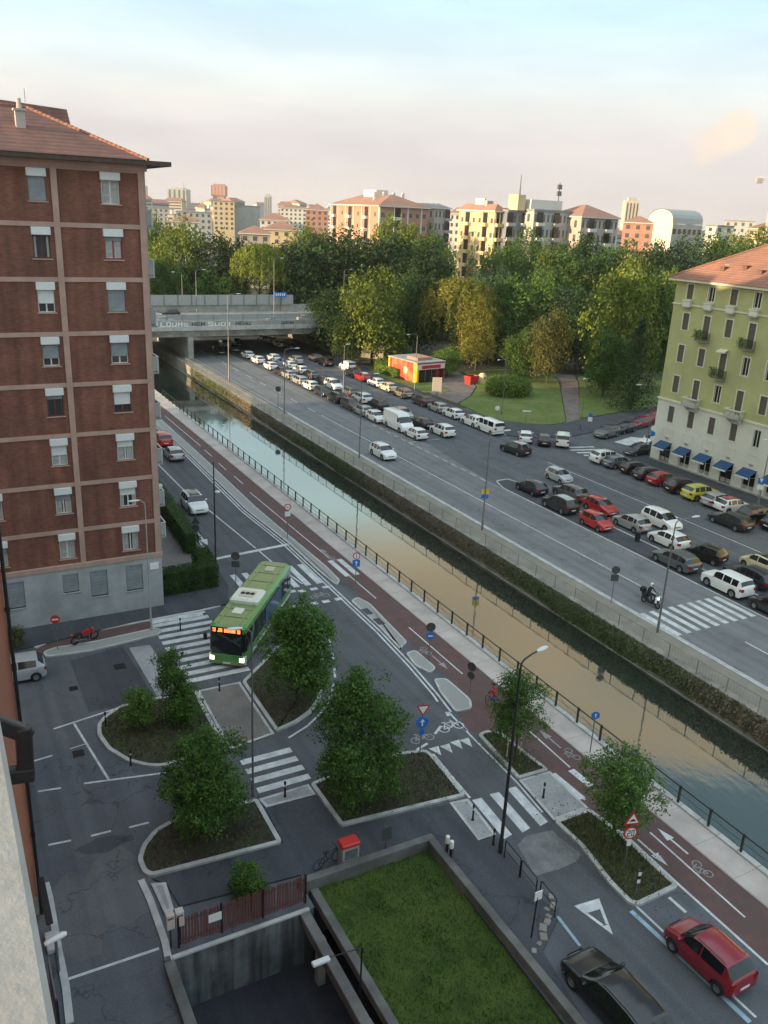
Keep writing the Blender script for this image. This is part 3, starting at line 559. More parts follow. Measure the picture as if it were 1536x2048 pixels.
# parking marks by our house
for a, b in [((107, 1458), (245, 1413)), ((148, 1447), (218, 1560)), ((168, 1567), (335, 1545)), ((68, 1522), (105, 1511)), ((76, 1583), (122, 1576)), ((97, 1690), (142, 1681)), ((182, 1672), (222, 1662)), ((258, 1655), (298, 1645)), ((125, 1962), (318, 1897)), ((140, 1498), (170, 1488))]:
    stripe(ground, 'bay_line', G(*a), G(*b), .13 if a[0] != 140 else .06, Z1, 'paint')
for q, r_, mt in [((250, 1770), (1.7, 2.4), 'asphalt_pale'), ((150, 1830), (1.3, 2.6), 'asphalt_pale'), ((205, 1690), (1.2, .5), 'asphalt_dark')]:
    c = G(*q); n = 18; rd = random.Random(q[0]); link('worn_patch', MB().sheet([(c.x+r_[0]*math.cos(2*PI*k/n)*rd.uniform(.75, 1.15), c.y+r_[1]*math.sin(2*PI*k/n)*rd.uniform(.75, 1.15)) for k in range(n)], .0030+.00022*((q[0]+q[1]) % 7)), mt, ground)
# narrow kerb strips along our driveway
for pts in [[(92, 1768), (100, 1800), (118, 1905), (132, 1975), (140, 2048)], [(282, 1762), (300, 1800), (330, 1885), (338, 1925)]]:
    polyline([tuple(G(*q)[:2]) for q in pts], .28, 'kerb', ground, 'kerb_line', .08)
# ---------------------------------------------------------------- far bank
fp = struct('far_pavement', MB().box(CX1+.5, CY0, -.05, 45.75, CY1, .10), 'far_pave')
fk = MB().bev(0, .01, 0, .28, 1.99, .15, .02).mesh('kerb_stone')
for k in range(50): link('kerb_stone', fk, 'kerb', fp, (45.72, 14+k*2., 0))
rr_ = struct('far_road', MB().sheet([(46.0, -40), (55.1, -40), (55.1, 76), (57, 92), (54.9, 108), (54.9, 260), (46.0, 260)], Z1), 'asphalt_light')
def FL(x0, y0, x1, y1, wd=.12, nm='lane_line', mat='paint', z=Z2): return stripe(rr_, nm, (x0, y0), (x1, y1), wd, z, mat)
FL(50.3, 44, 50.3, 112); 
for k in range(9): FL(50.3, 114+k*7, 50.3, 117+k*7, nm='lane_dash')
FL(50.3, -10, 50.3, 36); FL(46.3, -30, 46.3, 200, .1)
for k in range(9):
    x = 46.3+k*1.0; link('zebra_stripe', MB().sheet([(x, 38.7), (x+.5, 38.7), (x+.5, 42.6), (x, 42.6)], Z2+.001), 'paint', rr_)
for k in range(14): FL(54.9, 76+k*2.1, 54.9, 77.1+k*2.1, .12, 'lane_dash')
FL(54.9, 94, 60, 94.3, .1)
FL(57.1+1, 44, 58.2, 66, .12, 'bay_line'); FL(66.6, 30, 66.9, 80, .12)
# parking strip with kerb tip
pk = struct('parking_strip', MB().prism(smoothpoly([(55.2, 20), (55.2, 73), (56.0, 75.3), (57.6, 75.5), (58.1, 74), (58.1, 20)], .5), -.02, .008), 'asphalt_dark')
link('kerb', MB().ring(smoothpoly([(55.05, 20), (55.05, 73), (55.9, 75.6), (57.8, 75.8), (58.2, 74), (58.2, 20)], .5), inset(smoothpoly([(55.05, 20), (55.05, 73), (55.9, 75.6), (57.8, 75.8), (58.2, 74), (58.2, 20)], .5), .16), 0, .06).fix('k'), 'kerb', pk)
# green house pavement, side street zebra and white box
gp = struct('pavement_green_house', MB().prism(smoothpoly([(77.0, 20), (77.0, 74), (79.2, 79.4), (82, 80.2), (160, 80.2), (160, 76.6), (81.0, 76.6), (81.0, 20)], 1.0), -.02, .12), 'asphalt_dark')
for k in range(7): 
    a = G(1145+k*13.5, 893+k*5.2); link('zebra_stripe', MB().sheet([(-2.2, -.26), (2.2, -.26), (2.2, .26), (-2.2, .26)], Z2), 'paint', ground, (a.x+.6, a.y-.6, 0), (0, 0, math.radians(-14)))
link('painted_box', MB().sheet(xy([(1228, 884), (1262, 874), (1300, 878), (1262, 893)]), Z2), 'paint', ground)
# park: pavement, lawn, dirt apron, path
park_pav = struct('park_pavement', MB().prism(smoothpoly([(69.9, 92.6), (72.8, 90.3), (78.5, 89.4), (86, 91.0), (160, 103), (160, 112), (86, 97), (80, 95.5), (74, 101), (73, 112), (74.0, 136), (77, 158), (70.2, 158), (69.9, 130)], 1.2), -.02, .11), 'asphalt_dark')
link('kerb', MB().box(69.72, 93, 0, 69.92, 158, .13), 'kerb', park_pav)
struct('park_ground', MB().sheet([(70, 112), (74, 110), (86, 97.2), (200, 116), (330, 150), (330, 420), (70, 420)], .02), 'soil')
def lawn(poly, name='lawn', mat='lawn'): return struct(name, MB().prism(smoothpoly(poly, 1.2), 0, .13), mat)
lawn([(74.6, 112.5), (73.7, 104), (75.2, 99), (80.4, 95.8), (83.4, 96.6), (104.6, 124.5), (107, 130), (104, 138), (92, 138), (86, 124), (80, 117)])
lawn([(87.2, 98.0), (126, 104.5), (140, 112), (122, 122), (112, 128), (107.5, 122)])
lawn([(73.8, 122), (78.5, 121), (80.5, 132), (79, 141), (75.5, 148), (73.5, 138)])
struct('park_path', MB().sheet([(83.6, 96.6), (87.0, 97.6), (107.2, 122), (112.2, 129), (108, 131.6), (104.8, 124.4)], .05), 'path_dirt')
struct('kiosk_apron', MB().sheet([(74.3, 121.5), (74.6, 113), (80, 117.4), (86, 124.6), (91, 138), (86, 142), (79.5, 131.5)], .06), 'path_dirt')
# ---------------------------------------------------------------- building helpers (units face -Y, x to the right)
def facade(u0, u1, v0, v1, ops, dep=.18, y=0.):
    us = sorted({u0, u1, *[o[0] for o in ops], *[o[2] for o in ops]}); vs = sorted({v0, v1, *[o[1] for o in ops], *[o[3] for o in ops]}); m = MB()
    for i in range(len(us)-1):
        for j in range(len(vs)-1):
            cu, cv = (us[i]+us[i+1])/2, (vs[j]+vs[j+1])/2
            if any(o[0] < cu < o[2] and o[1] < cv < o[3] for o in ops): continue
            m.add([(us[i], y, vs[j]), (us[i+1], y, vs[j]), (us[i+1], y, vs[j+1]), (us[i], y, vs[j+1])], [(0, 1, 2, 3)])
    for a, b, c, d in ops:
        for p, q in (((a, b), (c, b)), ((c, b), (c, d)), ((c, d), (a, d)), ((a, d), (a, b))):
            m.add([(p[0], y, p[1]), (q[0], y, q[1]), (q[0], y+dep, q[1]), (p[0], y+dep, p[1])], [(3, 2, 1, 0)])
    return m
_wc = {}
def cmesh(key, fn):
    if key not in _wc: _wc[key] = fn()
    return _wc[key]
def frame_mb(w_, h_, t=.07, mull=1, d=.06):
    m = MB(); m.box(0, 0, 0, t, d, h_); m.box(w_-t, 0, 0, w_, d, h_); m.box(t, 0, 0, w_-t, d, t); m.box(t, 0, h_-t, w_-t, d, h_)
    for k in range(mull): x = w_*(k+1)/(mull+1); m.box(x-t*.6, .005, t, x+t*.6, d-.005, h_-t)
    return m
def roller(w_, h_):
    m = MB(); n = max(2, int(h_/.12))
    for k in range(n): z = h_*k/n; m.box(0, .012*(k % 2), z, w_, .05, z+h_/n)
    return m
def win(par, pos, rz, w_, h_, frame='frame_white', shut=0., shutmat='shutter_grey', sill='band_pink', box=None, curtain=0, mull=1, name='window', glass='window_glass', dep=.12, panes=True):
    f = link(name, cmesh(('f', w_, h_, mull), lambda: frame_mb(w_, h_, mull=mull).mesh('frame')), frame, par, (0, 0, 0), (0, 0, rz))
    c, s = math.cos(rz), math.sin(rz); f.location = (pos[0]-s*dep, pos[1]+c*dep, pos[2])
    n = mull+1
    for k in range(n if panes else 1):
        pw = w_/n if panes else w_
        link('pane', cmesh(('p', pw, h_), lambda: MB().box(.01, .03, .04, pw-.01, .04, h_-.04).mesh('pane')), glass, f, (k*pw, 0, 0))
    if curtain:
        def cm():
            m = MB(); N_ = 10
            for sd in (0, 1):
                x0, x1 = (0.08, w_*.5*curtain) if sd == 0 else (w_-w_*.5*curtain, w_-.08)
                for k in range(N_):
                    a = x0+(x1-x0)*k/N_; b = x0+(x1-x0)*(k+1)/N_; m.add([(a, .024-.006*(k % 2), .08), (b, .024-.006*((k+1) % 2), .08), (b, .024-.006*((k+1) % 2), h_-.08), (a, .024-.006*(k % 2), h_-.08)], [(0, 1, 2, 3)])
            return m.mesh('curtain')
        link('curtain', cmesh(('c', w_, h_, curtain), cm), 'curtain', f, (0, 0, 0))
    if shut > 0:
        hs = h_*shut; link('roller_shutter', cmesh(('r', w_, round(hs, 2)), lambda: roller(w_-.04, hs).mesh('shutter')), shutmat, f, (.02, -.06, h_-hs))
    if sill: link('sill', cmesh(('s', w_), lambda: MB().bev(-.10, -.19, -.07, w_+.10, .02, 0, .015).mesh('sill')), sill, f, (0, 0, 0))
    if box: link('shutter_box', cmesh(('b', w_, box), lambda: MB().bev(-.06, -.30, 0, w_+.06, 0, box, .03).mesh('box')), 'shutter_white', f, (0, 0, h_+.005))
    return f
# ---------------------------------------------------------------- brick apartment block
BR = root('brick_apartment_block', 'tall red brick apartment block with pink bands and white shutter boxes', 'apartment block', (13.45, 57.9, 0))
bands = [4.15, 6.82, 10.12, 13.52, 16.87, 20.15, 23.51, 26.77, 30.1]
colx = [(-2.62, 1.1), (-6.85, 1.0), (-11.2, 1.05), (-15.4, 1.05)]
ops = []; spec = []
for r in range(8):
    z0 = bands[r]+(.0 if r else -.35); zt = bands[r+1]
    for ci, (cx, ww) in enumerate(colx): ops.append((cx, zt-2.02, cx+ww, zt-.62)); spec.append((r, ci))
gops = [(-10.5, 1.68, -9.35, 3.62), (-6.85, 2.26, -5.8, 3.64), (-5.02, 1.65, -3.85, 3.6), (-2.55, 1.67, -1.37, 3.64), (-14.5, 1.7, -13.3, 3.6)]
link('brick_wall', facade(-24, 0, 4.3, 30.1, ops), 'brick', BR)
sw = MB(); sw.add([(0, 0, 4.3), (0, 20, 4.3), (0, 20, 30.1), (0, 0, 30.1)], [(0, 1, 2, 3)]); sw.add([(-24, 0, 0), (-24, 0, 30.1), (-24, 20, 30.1), (-24, 20, 0)], [(0, 1, 2, 3)]); sw.add([(-24, 20, 0), (-24, 20, 30.1), (0, 20, 30.1), (0, 20, 0)], [(0, 1, 2, 3)])
link('brick_wall', sw, 'brick', BR); link('inner_core', MB().box(-23.9, .6, .1, -.1, 19.9, 30), 'window_dark', BR)
pl = facade(-24, .06, 0, 4.05, gops, y=-.06); pl.add([(.06, -.06, 0), (.06, 20, 0), (.06, 20, 4.05), (.06, -.06, 4.05)], [(0, 1, 2, 3)]); link('ground_floor_wall', pl, 'plaster_grey', BR)
for z in bands[1:]: link('floor_band', MB().box(-24, -.07, z-.14, .07, 20, z+.14), 'band_pink', BR)
link('floor_band', MB().bev(-24, -.14, 4.05, .14, 20, 4.40, .03), 'band_pink', BR)
for x in (-5.55, -13.9, -.36, -9.72): 
    if x != -9.72: link('pillar', MB().box(x, -.10, 4.4, x+.36, -.0, 30.2), 'band_pink', BR)
link('pillar', MB().box(-.02, .0, 4.4, .10, .4, 30.2), 'band_pink', BR)
rnd = random.Random(3)
sh = {(7, 0): (.0, 'frame_white', 1.0), (7, 1): (.98, 'frame_white', 0), (6, 0): (.18, 'frame_red', .9), (6, 1): (0, 'frame_wood', .4), (5, 0): (.98, 'frame_white', 0), (5, 1): (.6, 'frame_white', .0), (4, 0): (.65, 'frame_white', 0), (4, 1): (.65, 'frame_white', .0), (3, 0): (.62, 'frame_wood', 0), (3, 1): (.2, 'frame_wood', .2), (2, 0): (.35, 'frame_white', .85), (2, 1): (.5, 'frame_white', 1.), (1, 0): (.4, 'frame_white', .5), (1, 1): (.3, 'frame_white', .8), (0, 0): (0, 'frame_white', .75), (0, 1): (0, 'frame_white', 1.)}
for o, (r, ci) in zip(ops, spec):
    s, fr_, cu = sh.get((r, ci), (rnd.uniform(0, .8), 'frame_white', .6))
    win(BR, (o[0], 0, o[1]), 0, round(o[2]-o[0], 3), round(o[3]-o[1], 3), fr_, s, 'shutter_white' if (r, ci) in ((5, 1), (3, 0), (2, 0), (2, 1), (1, 0)) else 'shutter_grey', box=.46, curtain=cu)
for o in gops:
    wn_ = win(BR, (o[0], -.06, o[1]), 0, round(o[2]-o[0], 3), round(o[3]-o[1], 3), 'metal_grey', .97, 'shutter_grey', sill='plaster_grey')
link('house_sign', MB().bev(-.85, -.12, 3.1, -.2, -.06, 3.6, .02), 'sign_white', BR)
# eaves and hipped roof
ev = MB(); ev.box(-25, -1.0, 30.45, 1.55, 21.2, 30.72); link('eave', ev, 'eave_dark', BR); link('cornice', MB().box(-24.2, -.2, 30.1, .2, 20.2, 30.45), 'band_pink', BR)
rf = MB(); rf.add([(-25, -1.05, 30.73), (.1, -1.05, 30.73), (.1, 21, 30.73), (-25, 21, 30.73), (-5.85, 6.2, 33.7), (-5.85, 14, 33.7), (-25, 6.2, 33.7), (-25, 14, 33.7)], [(0, 1, 4, 6), (1, 2, 5, 4), (2, 3, 7, 5), (4, 5, 7, 6)])
roof = link('roof', rf.fix('roof'), 'roof_brown', BR)
rg = MB()
for a, b in (((.1, -1.05, 30.75), (-5.85, 6.2, 33.72)), ((-5.85, 6.2, 33.72), (-25, 6.2, 33.72))):
    a = Vector(a); b = Vector(b); n = int((b-a).length/.34)
    for k in range(n): rg.tube([a.lerp(b, k/n), a.lerp(b, (k+1.05)/n)], [.13, .10], 7)
link('ridge_tiles', rg, 'roof_terra', roof)
ch = MB(); ch.box(-6.9, 2.6, 31.5, -6.35, 3.1, 33.2); ch.box(-7.0, 2.5, 33.2, -6.25, 3.2, 33.32); ch.tube([(-6.62, 2.85, 33.3), (-6.62, 2.85, 33.9)], [.16, .13], 10); link('chimney', ch, 'concrete_pink', roof)
dm = MB(); dm.add([(-8.5, 8, 33.0), (-2.6, 9.5, 33.0), (-2.6, 15, 33), (-8.5, 15, 33), (-7.5, 9.0, 34.3), (-2.7, 10.2, 34.15), (-3.5, 14, 34.3), (-7.5, 14, 34.3)], [(0, 1, 5, 4), (1, 2, 6, 5), (2, 3, 7, 6), (3, 0, 4, 7), (4, 5, 6, 7)]); link('dormer', dm.fix('d'), 'roof_brown', roof)
at = MB().tube([(-5.85, 6.2, 34), (-5.85, 6.2, 34.8)], .02, 5); link('lightning_rod', at, 'metal_grey', roof)
# balconies on the canal side
for r in range(8):
    zb = bands[r]+(.0 if r else .15)
    b = link('balcony', MB().bev(.07, 3.2, zb-.14, 1.25, 8.2, zb, .02), 'concrete', BR)
    rl_ = MB()
    for y in (3.25, 4.9, 6.5, 8.13): rl_.box(1.18, y-.02, zb, 1.22, y+.02, zb+1.05)
    rl_.box(1.16, 3.2, zb+1.05, 1.24, 8.2, zb+1.1); rl_.box(.1, 3.2, zb+1.05, 1.2, 3.25, zb+1.1); link('railing', rl_, 'white', b)
    link('glass_panel', MB().box(.12, 3.22, zb+.08, 1.17, 3.24, zb+1.02), 'balc_glass', b); link('glass_panel', MB().box(1.195, 3.3, zb+.08, 1.21, 8.1, zb+1.02), 'balc_glass', b)
dd = MB().lathe([(.0, .0), (.25, .03), (.42, .12), (.40, .13), (.2, .06), (0, .04)], 16, 'Y'); link('satellite_dish', dd, 'white', BR, (.75, 2.9, 8.2), (.5, 0, .4))
# further blocks of the same row, behind it along the canal road
def simple_block(name, label, x0, x1, y0, y1, h, wall, roofm='roof_far', rh=2.6, cat='apartment block'):
    r = root(name, label, cat, ((x0+x1)/2, (y0+y1)/2, 0)); a, b = (x1-x0)/2, (y1-y0)/2
    link('wall', MB().box(-a, -b, 0, a, b, h), wall, r); link('eave', MB().box(-a-.6, -b-.6, h, a+.6, b+.6, h+.25), 'white_far', r)
    i = min(a, b)*.95; link('roof', MB().add([(-a-.6, -b-.6, h+.26), (a+.6, -b-.6, h+.26), (a+.6, b+.6, h+.26), (-a-.6, b+.6, h+.26), (-a+i, -b+i, h+rh), (a-i, -b+i, h+rh), (a-i, b-i, h+rh), (-a+i, b-i, h+rh)], [(0, 1, 5, 4), (1, 2, 6, 5), (2, 3, 7, 6), (3, 0, 4, 7), (4, 5, 6, 7)]), roofm, r)
    return r
simple_block('apartment_block', 'plain plastered block behind the brick block along the canal road', -14, 13.2, 78.1, 124, 32.5, 'beige')  # unseen; height shades the green house, far end lets sun reach the kiosk
BGE = simple_block('apartment_block', 'beige block with a tiled roof just past the overpass beside the brick block', 4, 36, 196, 230, 17, 'beige')
for k in range(5):
    for r in range(3): 
        wnd = win(BGE, (-14+k*6.2, -17.02, 5+r*3.8), 0, 1.3, 2.0, 'frame_white', .3, 'shutter_brown', sill='white_far', dep=-.02)
# unseen block added out of frame on the left to shade the square
simple_block('apartment_block', 'long ochre block closing the side street on the sunset side', -92, -70, 20, 92, 22, 'ochre')
# ---------------------------------------------------------------- our own house: ledge, wing, safety rail
OW = root('orange_house', 'orange rendered house whose pale window ledge and wing edge the left side', 'house', (0, 0, 0))
link('wall', MB().box(-14, 31.0, 0, 1.48, 44, 20.5), 'orange_wall', OW); link('plinth', MB().box(-14, 30.9, 0, 1.6, 44.1, .9), 'concrete_old', OW)
link('roof_edge', MB().box(-14, 30.7, 20.5, 1.75, 44, 20.9), 'eave_dark', OW)
link('wall', MB().box(-14, -22, 0, -.28, 30.99, 27.3), 'orange_wall', OW)
link('ledge', MB().bev(-1.2, -8, 27.55, .031, 1.45, 27.60, .006), 'ledge', OW)
dp = MB().tube([(1.56, 30.9, 0), (1.56, 30.9, 20.4)], .07, 8)
for z in (4, 9, 14, 19): dp.tube([(1.56, 30.9, z), (1.56, 30.9, z+.16)], .095, 8)
link('downpipe', dp, 'metal_black', OW)
link('door_canopy', MB().bev(1.5, 27.6, 2.4, 1.75, 30.2, 2.5, .02), 'metal_black', OW); link('doorstep', MB().bev(1.48, 28.6, 0, 1.95, 29.6, .22, .03), 'kerb', OW)
def sqtube(pts, a, b):  # rectangular bar along a polyline in the X-Z plane, width b along Y
    m = MB()
    for i_, ((x0, y0, z0), (x1, y1, z1)) in enumerate(zip(pts, pts[1:])):
        b = b*1.07; d = Vector((x1-x0, y1-y0, z1-z0)); L_ = d.length; d.normalize(); up = Vector((0, 1, 0)) if abs(d.y) < .9 else Vector((0, 0, 1)); s = d.cross(up).normalized(); up = s.cross(d)
        p = Vector((x0, y0, z0))-d*a/2; q = Vector((x1, y1, z1))+d*a/2; vs = []
        for e in (p, q):
            for i, j in ((-1, -1), (1, -1), (1, 1), (-1, 1)): vs.append(e+s*i*a/2+up*j*b/2)
        m.add(vs, [(0, 1, 2, 3), (7, 6, 5, 4), (0, 4, 5, 1), (1, 5, 6, 2), (2, 6, 7, 3), (3, 7, 4, 0)])
    return m
def ledge_bracket():
    Yb_ = 1.15
    a = PYp(-80, 1418, Yb_); b = PYp(47, 1466, Yb_); c = PYp(52, 1546, Yb_); d = PYp(-60, 1562, Yb_)
    o = link('bracket', sqtube([tuple(a), tuple(b), tuple(c), tuple(d)], .023, .016).fix('b'), 'rail_paint', OW)
    bv = o.modifiers.new('bevel', 'BEVEL'); bv.width = .003; bv.segments = 2
ledge_bracket()
# ---------------------------------------------------------------- green corner house
GH = root('green_corner_house', 'lime green corner house with white lower floors and blue shop awnings', 'house', (81, 76.8, 0), -PI/2)
# local x = towards the camera (-Y), local y = into the house (+X)
WLEN = 44.; cols = [2.3, 5.5, 8.7, 11.9, 15.1, 18.3, 21.5, 24.7, 27.9, 31.1]
fl = [(7.35, 5.36), (11.15, 9.1), (14.9, 12.85), (18.66, 16.7), (22.0, 20.3)]
go = []; wo = []
french = {1: {1, 3, 6, 8}, 2: {2, 5, 9}, 3: {1, 3, 6}}
for fi, (zt, zb) in enumerate(fl):
    for ci, c in enumerate(cols):
        b = zb-(.75 if ci in french.get(fi, ()) else 0); op = (c-.46, b, c+.46, zt); (wo if fi == 0 else go).append((op, fi, ci))
shops = [(c-.85, .25, c+.85, 2.75) for c in cols]
link('upper_wall', facade(0, WLEN, 7.95, 22.3, [o[0] for o in go], .2), 'green_wall', GH)
link('lower_wall', facade(-.05, WLEN, 0, 7.95, [o[0] for o in wo]+shops, .25, y=-.05), 'white_wall', GH)
sd_ = MB(); sd_.add([(0, 0, 7.95), (0, 0, 22.3), (0, 14, 22.3), (0, 14, 7.95)], [(3, 2, 1, 0)]); link('side_wall', sd_, 'green_wall', GH)
sd_ = MB(); sd_.add([(-.05, -.05, 0), (-.05, -.05, 7.95), (-.05, 14, 7.95), (-.05, 14, 0)], [(3, 2, 1, 0)]); link('side_wall', sd_, 'white_wall', GH)
link('inner_core', MB().box(.3, .6, .1, WLEN-.1, 13.5, 22.2), 'window_dark', GH)
for z, hgt, o_ in ((7.9, .25, .16), (19.55, .16, .10)): link('string_course', MB().bev(-o_-.05, -o_, z, WLEN, .0, z+hgt, .03), 'cream', GH)
link('plinth', MB().box(-.12, -.14, 0, WLEN, -.05, .28), 'concrete', GH)
rnd = random.Random(11)
for op, fi, ci in go+wo:
    w_, h_ = round(op[2]-op[0], 3), round(op[3]-op[1], 3)
    k = rnd.random()
    f_ = win(GH, (op[0], 0 if fi else -.05, op[1]), 0, w_, h_, 'frame_white' if k > .4 else 'shutter_brown', 1.0 if k < .62 else 0, 'shutter_brown', sill='cream' if ci not in french.get(fi, ()) else None, glass='window_dark', dep=.14)
    if fi: 
        s_ = MB(); s_.box(-.14, -.165, -.02, -.003, -.10, h_+.14); s_.box(w_+.003, -.165, -.02, w_+.14, -.10, h_+.14); s_.box(-.002, -.163, h_+.003, w_+.002, -.10, h_+.14); s_.v = [(x, y, z) for x, y, z in s_.v]; link('surround', s_, 'cream', f_)
def balcony(c, z, half, depth, kind):
    b = link('balcony', MB().bev(c-half, -depth, z-.16, c+half, -.02, z, .03), 'concrete' if kind != 'iron' else 'concrete_old', GH)
    m = MB()
    if kind == 'stone':
        n = int(half*2/.22)
        for k in range(n+1): x = c-half+.1+(2*half-.2)*k/n; m.lathe([(.045, z), (.07, z+.25), (.04, z+.5), (.05, z+.78)], 6, c=(x, -depth+.1, 0))
        for k in range(3): m.lathe([(.045, z), (.07, z+.25), (.04, z+.5), (.05, z+.78)], 6, c=(c-half+.1, -depth+.1+k*.3, 0)); m.lathe([(.045, z), (.07, z+.25), (.04, z+.5), (.05, z+.78)], 6, c=(c+half-.1, -depth+.1+k*.3, 0))
        m.box(c-half, -depth, z+.78, c+half, -depth+.2, z+.9); m.box(c-half, -depth+.2, z+.78, c-half+.2, -.02, z+.9); m.box(c+half-.2, -depth+.2, z+.78, c+half, -.02, z+.9); link('balustrade', m, 'white_wall', b)
        br = MB()
        for s in (-1, 1): x = c+s*half*.6; br.add([(x-.1, -depth+.1, z-.16), (x+.1, -depth+.1, z-.16), (x+.1, -.06, z-.75), (x-.1, -.06, z-.75), (x-.1, -.06, z-.16), (x+.1, -.06, z-.16)], [(0, 1, 2, 3), (0, 3, 4), (1, 5, 2)])
        link('bracket', br, 'white_wall', b)
    elif kind == 'box':
        m.bev(c-half, -depth, z, c+half, -.02, z+.62, .04); m.bev(c-half-.06, -depth-.06, z+.62, c+half+.06, -.02, z+.74, .03); link('parapet', m, 'white_wall', b)
    else:
        n = int(half*2/.12)
        for k in range(n+1): x = c-half+2*half*k/n; m.box(x-.012, -depth, z, x+.012, -depth+.02, z+.95)
        for k in range(7): y = -depth+depth*k/7; m.box(c-half, y, z, c-half+.02, y+.02, z+.95); m.box(c+half-.02, y, z, c+half, y+.02, z+.95)
        m.box(c-half, -depth-.01, z+.95, c+half, -depth+.03, z+1.0); link('railing', m, 'metal_dark', b)
        lf = MB(); rr = random.Random(int(c*10+z))
        for k in range(420):
            x = c+rr.uniform(-half-.25, half+.05); y = -depth+rr.gauss(0, .16); zz = z+rr.uniform(.1, 1.15); s = rr.uniform(.06, .13); a, bb = rr.uniform(0, 6.3), rr.uniform(-1, 1)
            lf.add([(x, y, zz), (x+s*math.cos(a), y+s*math.sin(a), zz+s*bb), (x+s*.3, y+s*.6, zz+s)], [(0, 1, 2)])
        tag(link('balcony_plants', lf, 'fol_mid', b), kind='stuff')
for c in cols: balcony(c, 19.45, .55, .45, 'box')
for fi, cs in french.items():
    for ci in cs:
        if fi == 1: balcony(cols[ci], 8.15, 1.15, .95, 'stone')
        else: balcony(cols[ci], fl[fi][1]-.8, .85, .75, 'iron')
ca = MB(); ca.add([(cols[2]-.6, -.02, 15.35), (cols[2]+.6, -.02, 15.35), (cols[2]+.65, -.7, 15.1), (cols[2]-.65, -.7, 15.1), (cols[2]+.65, -.7, 14.95), (cols[2]-.65, -.7, 14.95)], [(3, 2, 1, 0), (5, 4, 2, 3)]); link('small_awning', ca, 'cream', GH)
# shops
for ci, c in enumerate(cols):
    a = link('shop_window', cmesh(('shopf',), lambda: frame_mb(1.7, 2.5, .09, 1).mesh('f')), 'white_wall' if ci % 3 else 'metal_dark', GH, (c-.85, .1, .25))
    link('pane', cmesh(('shopp',), lambda: MB().box(.03, .03, .6, 1.67, .04, 2.4).mesh('p')), 'window_dark', a); link('stall_riser', cmesh(('shopr',), lambda: MB().box(.03, .02, .02, 1.67, .05, .6).mesh('p')), 'concrete', a)
    w2 = MB(); hw = .95; y0, z0, y1, z1 = -.07, 2.85, -1.35, 2.2
    w2.add([(c-hw, y0, z0), (c+hw, y0, z0), (c+hw, y1, z1), (c-hw, y1, z1), (c-hw, y0, z0-.05), (c+hw, y0, z0-.05), (c+hw, y1, z1-.05), (c-hw, y1, z1-.05)], [(3, 2, 1, 0), (4, 5, 6, 7), (2, 3, 7, 6), (0, 4, 7, 3), (1, 2, 6, 5), (0, 1, 5, 4)])
    aw = link('awning', w2, 'awning', GH); v_ = MB()
    for k in range(12): x = c-hw+2*hw*k/12; v_.add([(x, y1-.01, z1-.04), (x+2*hw/12, y1-.01, z1-.04), (x+2*hw/12, y1-.01, z1-.2), (x+hw/12, y1-.01, z1-.25), (x, y1-.01, z1-.2)], [(4, 3, 2, 1, 0)])
    link('valance', v_, 'white', aw)
    ar = MB(); ar.tube([(c-hw+.05, -.06, 2.0), (c-hw+.05, y1+.03, z1-.05)], .02, 5); ar.tube([(c+hw-.05, -.06, 2.0), (c+hw-.05, y1+.03, z1-.05)], .02, 5); link('awning_arm', ar, 'metal_pale', aw)
    link('wall_lamp', MB().bev(c-.22, -.22, 3.3, c+.22, -.07, 3.38, .02), 'metal_grey', GH); link('panel_moulding', frame_mb(1.7, 1.0, .05, 0, .03), 'white_wall', GH, (c-.85, -.085, 3.5))
link('gutter', MB().bev(-.75, -.75, 22.3, WLEN, .1, 22.55, .05), 'cream', GH)
r2 = MB(); r2.add([(-.8, -.8, 22.56), (WLEN, -.8, 22.56), (WLEN, 14.8, 22.56), (-.8, 14.8, 22.56), (6.6, 7, 26.9), (WLEN, 7, 26.9)], [(0, 1, 5, 4), (0, 4, 3), (4, 5, 2, 3)]); groof = link('roof', r2.fix('r'), 'roof_terra', GH)
for k in range(9):
    x = 5.2+k*2.6; y = 1.6+(k % 2)*.6; z = 22.56+(y+.8)*.556
    v = MB(); v.box(x-.28, y-.25, z-.1, x+.28, y+.35, z+.30); v.box(x-.34, y-.32, z+.30, x+.34, y+.4, z+.36); link('roof_vent', v, 'roof_brown', groof)
sk = MB().box(4.4, 2.6, 24.2, 5.0, 3.4, 24.5); link('skylight', sk, 'metal_pale', groof)
for x in (9, 12.5, 16, 20, 25): c_ = MB(); c_.box(x, 6.3, 26.0, x+.8, 7.4, 27.7); c_.box(x-.08, 6.2, 27.7, x+.88, 7.5, 27.85); link('chimney', c_, 'cream', groof)
rt = MB()
for a, b in (((-.8, -.8, 22.6), (6.6, 7, 26.95)), ((6.6, 7, 26.95), (WLEN, 7, 26.95))):
    a = Vector(a); b = Vector(b); n = int((b-a).length/.36)
    for k in range(n): rt.tube([a.lerp(b, k/n), a.lerp(b, (k+1.05)/n)], [.14, .11], 7)
link('ridge_tiles', rt, 'roof_terra', groof)
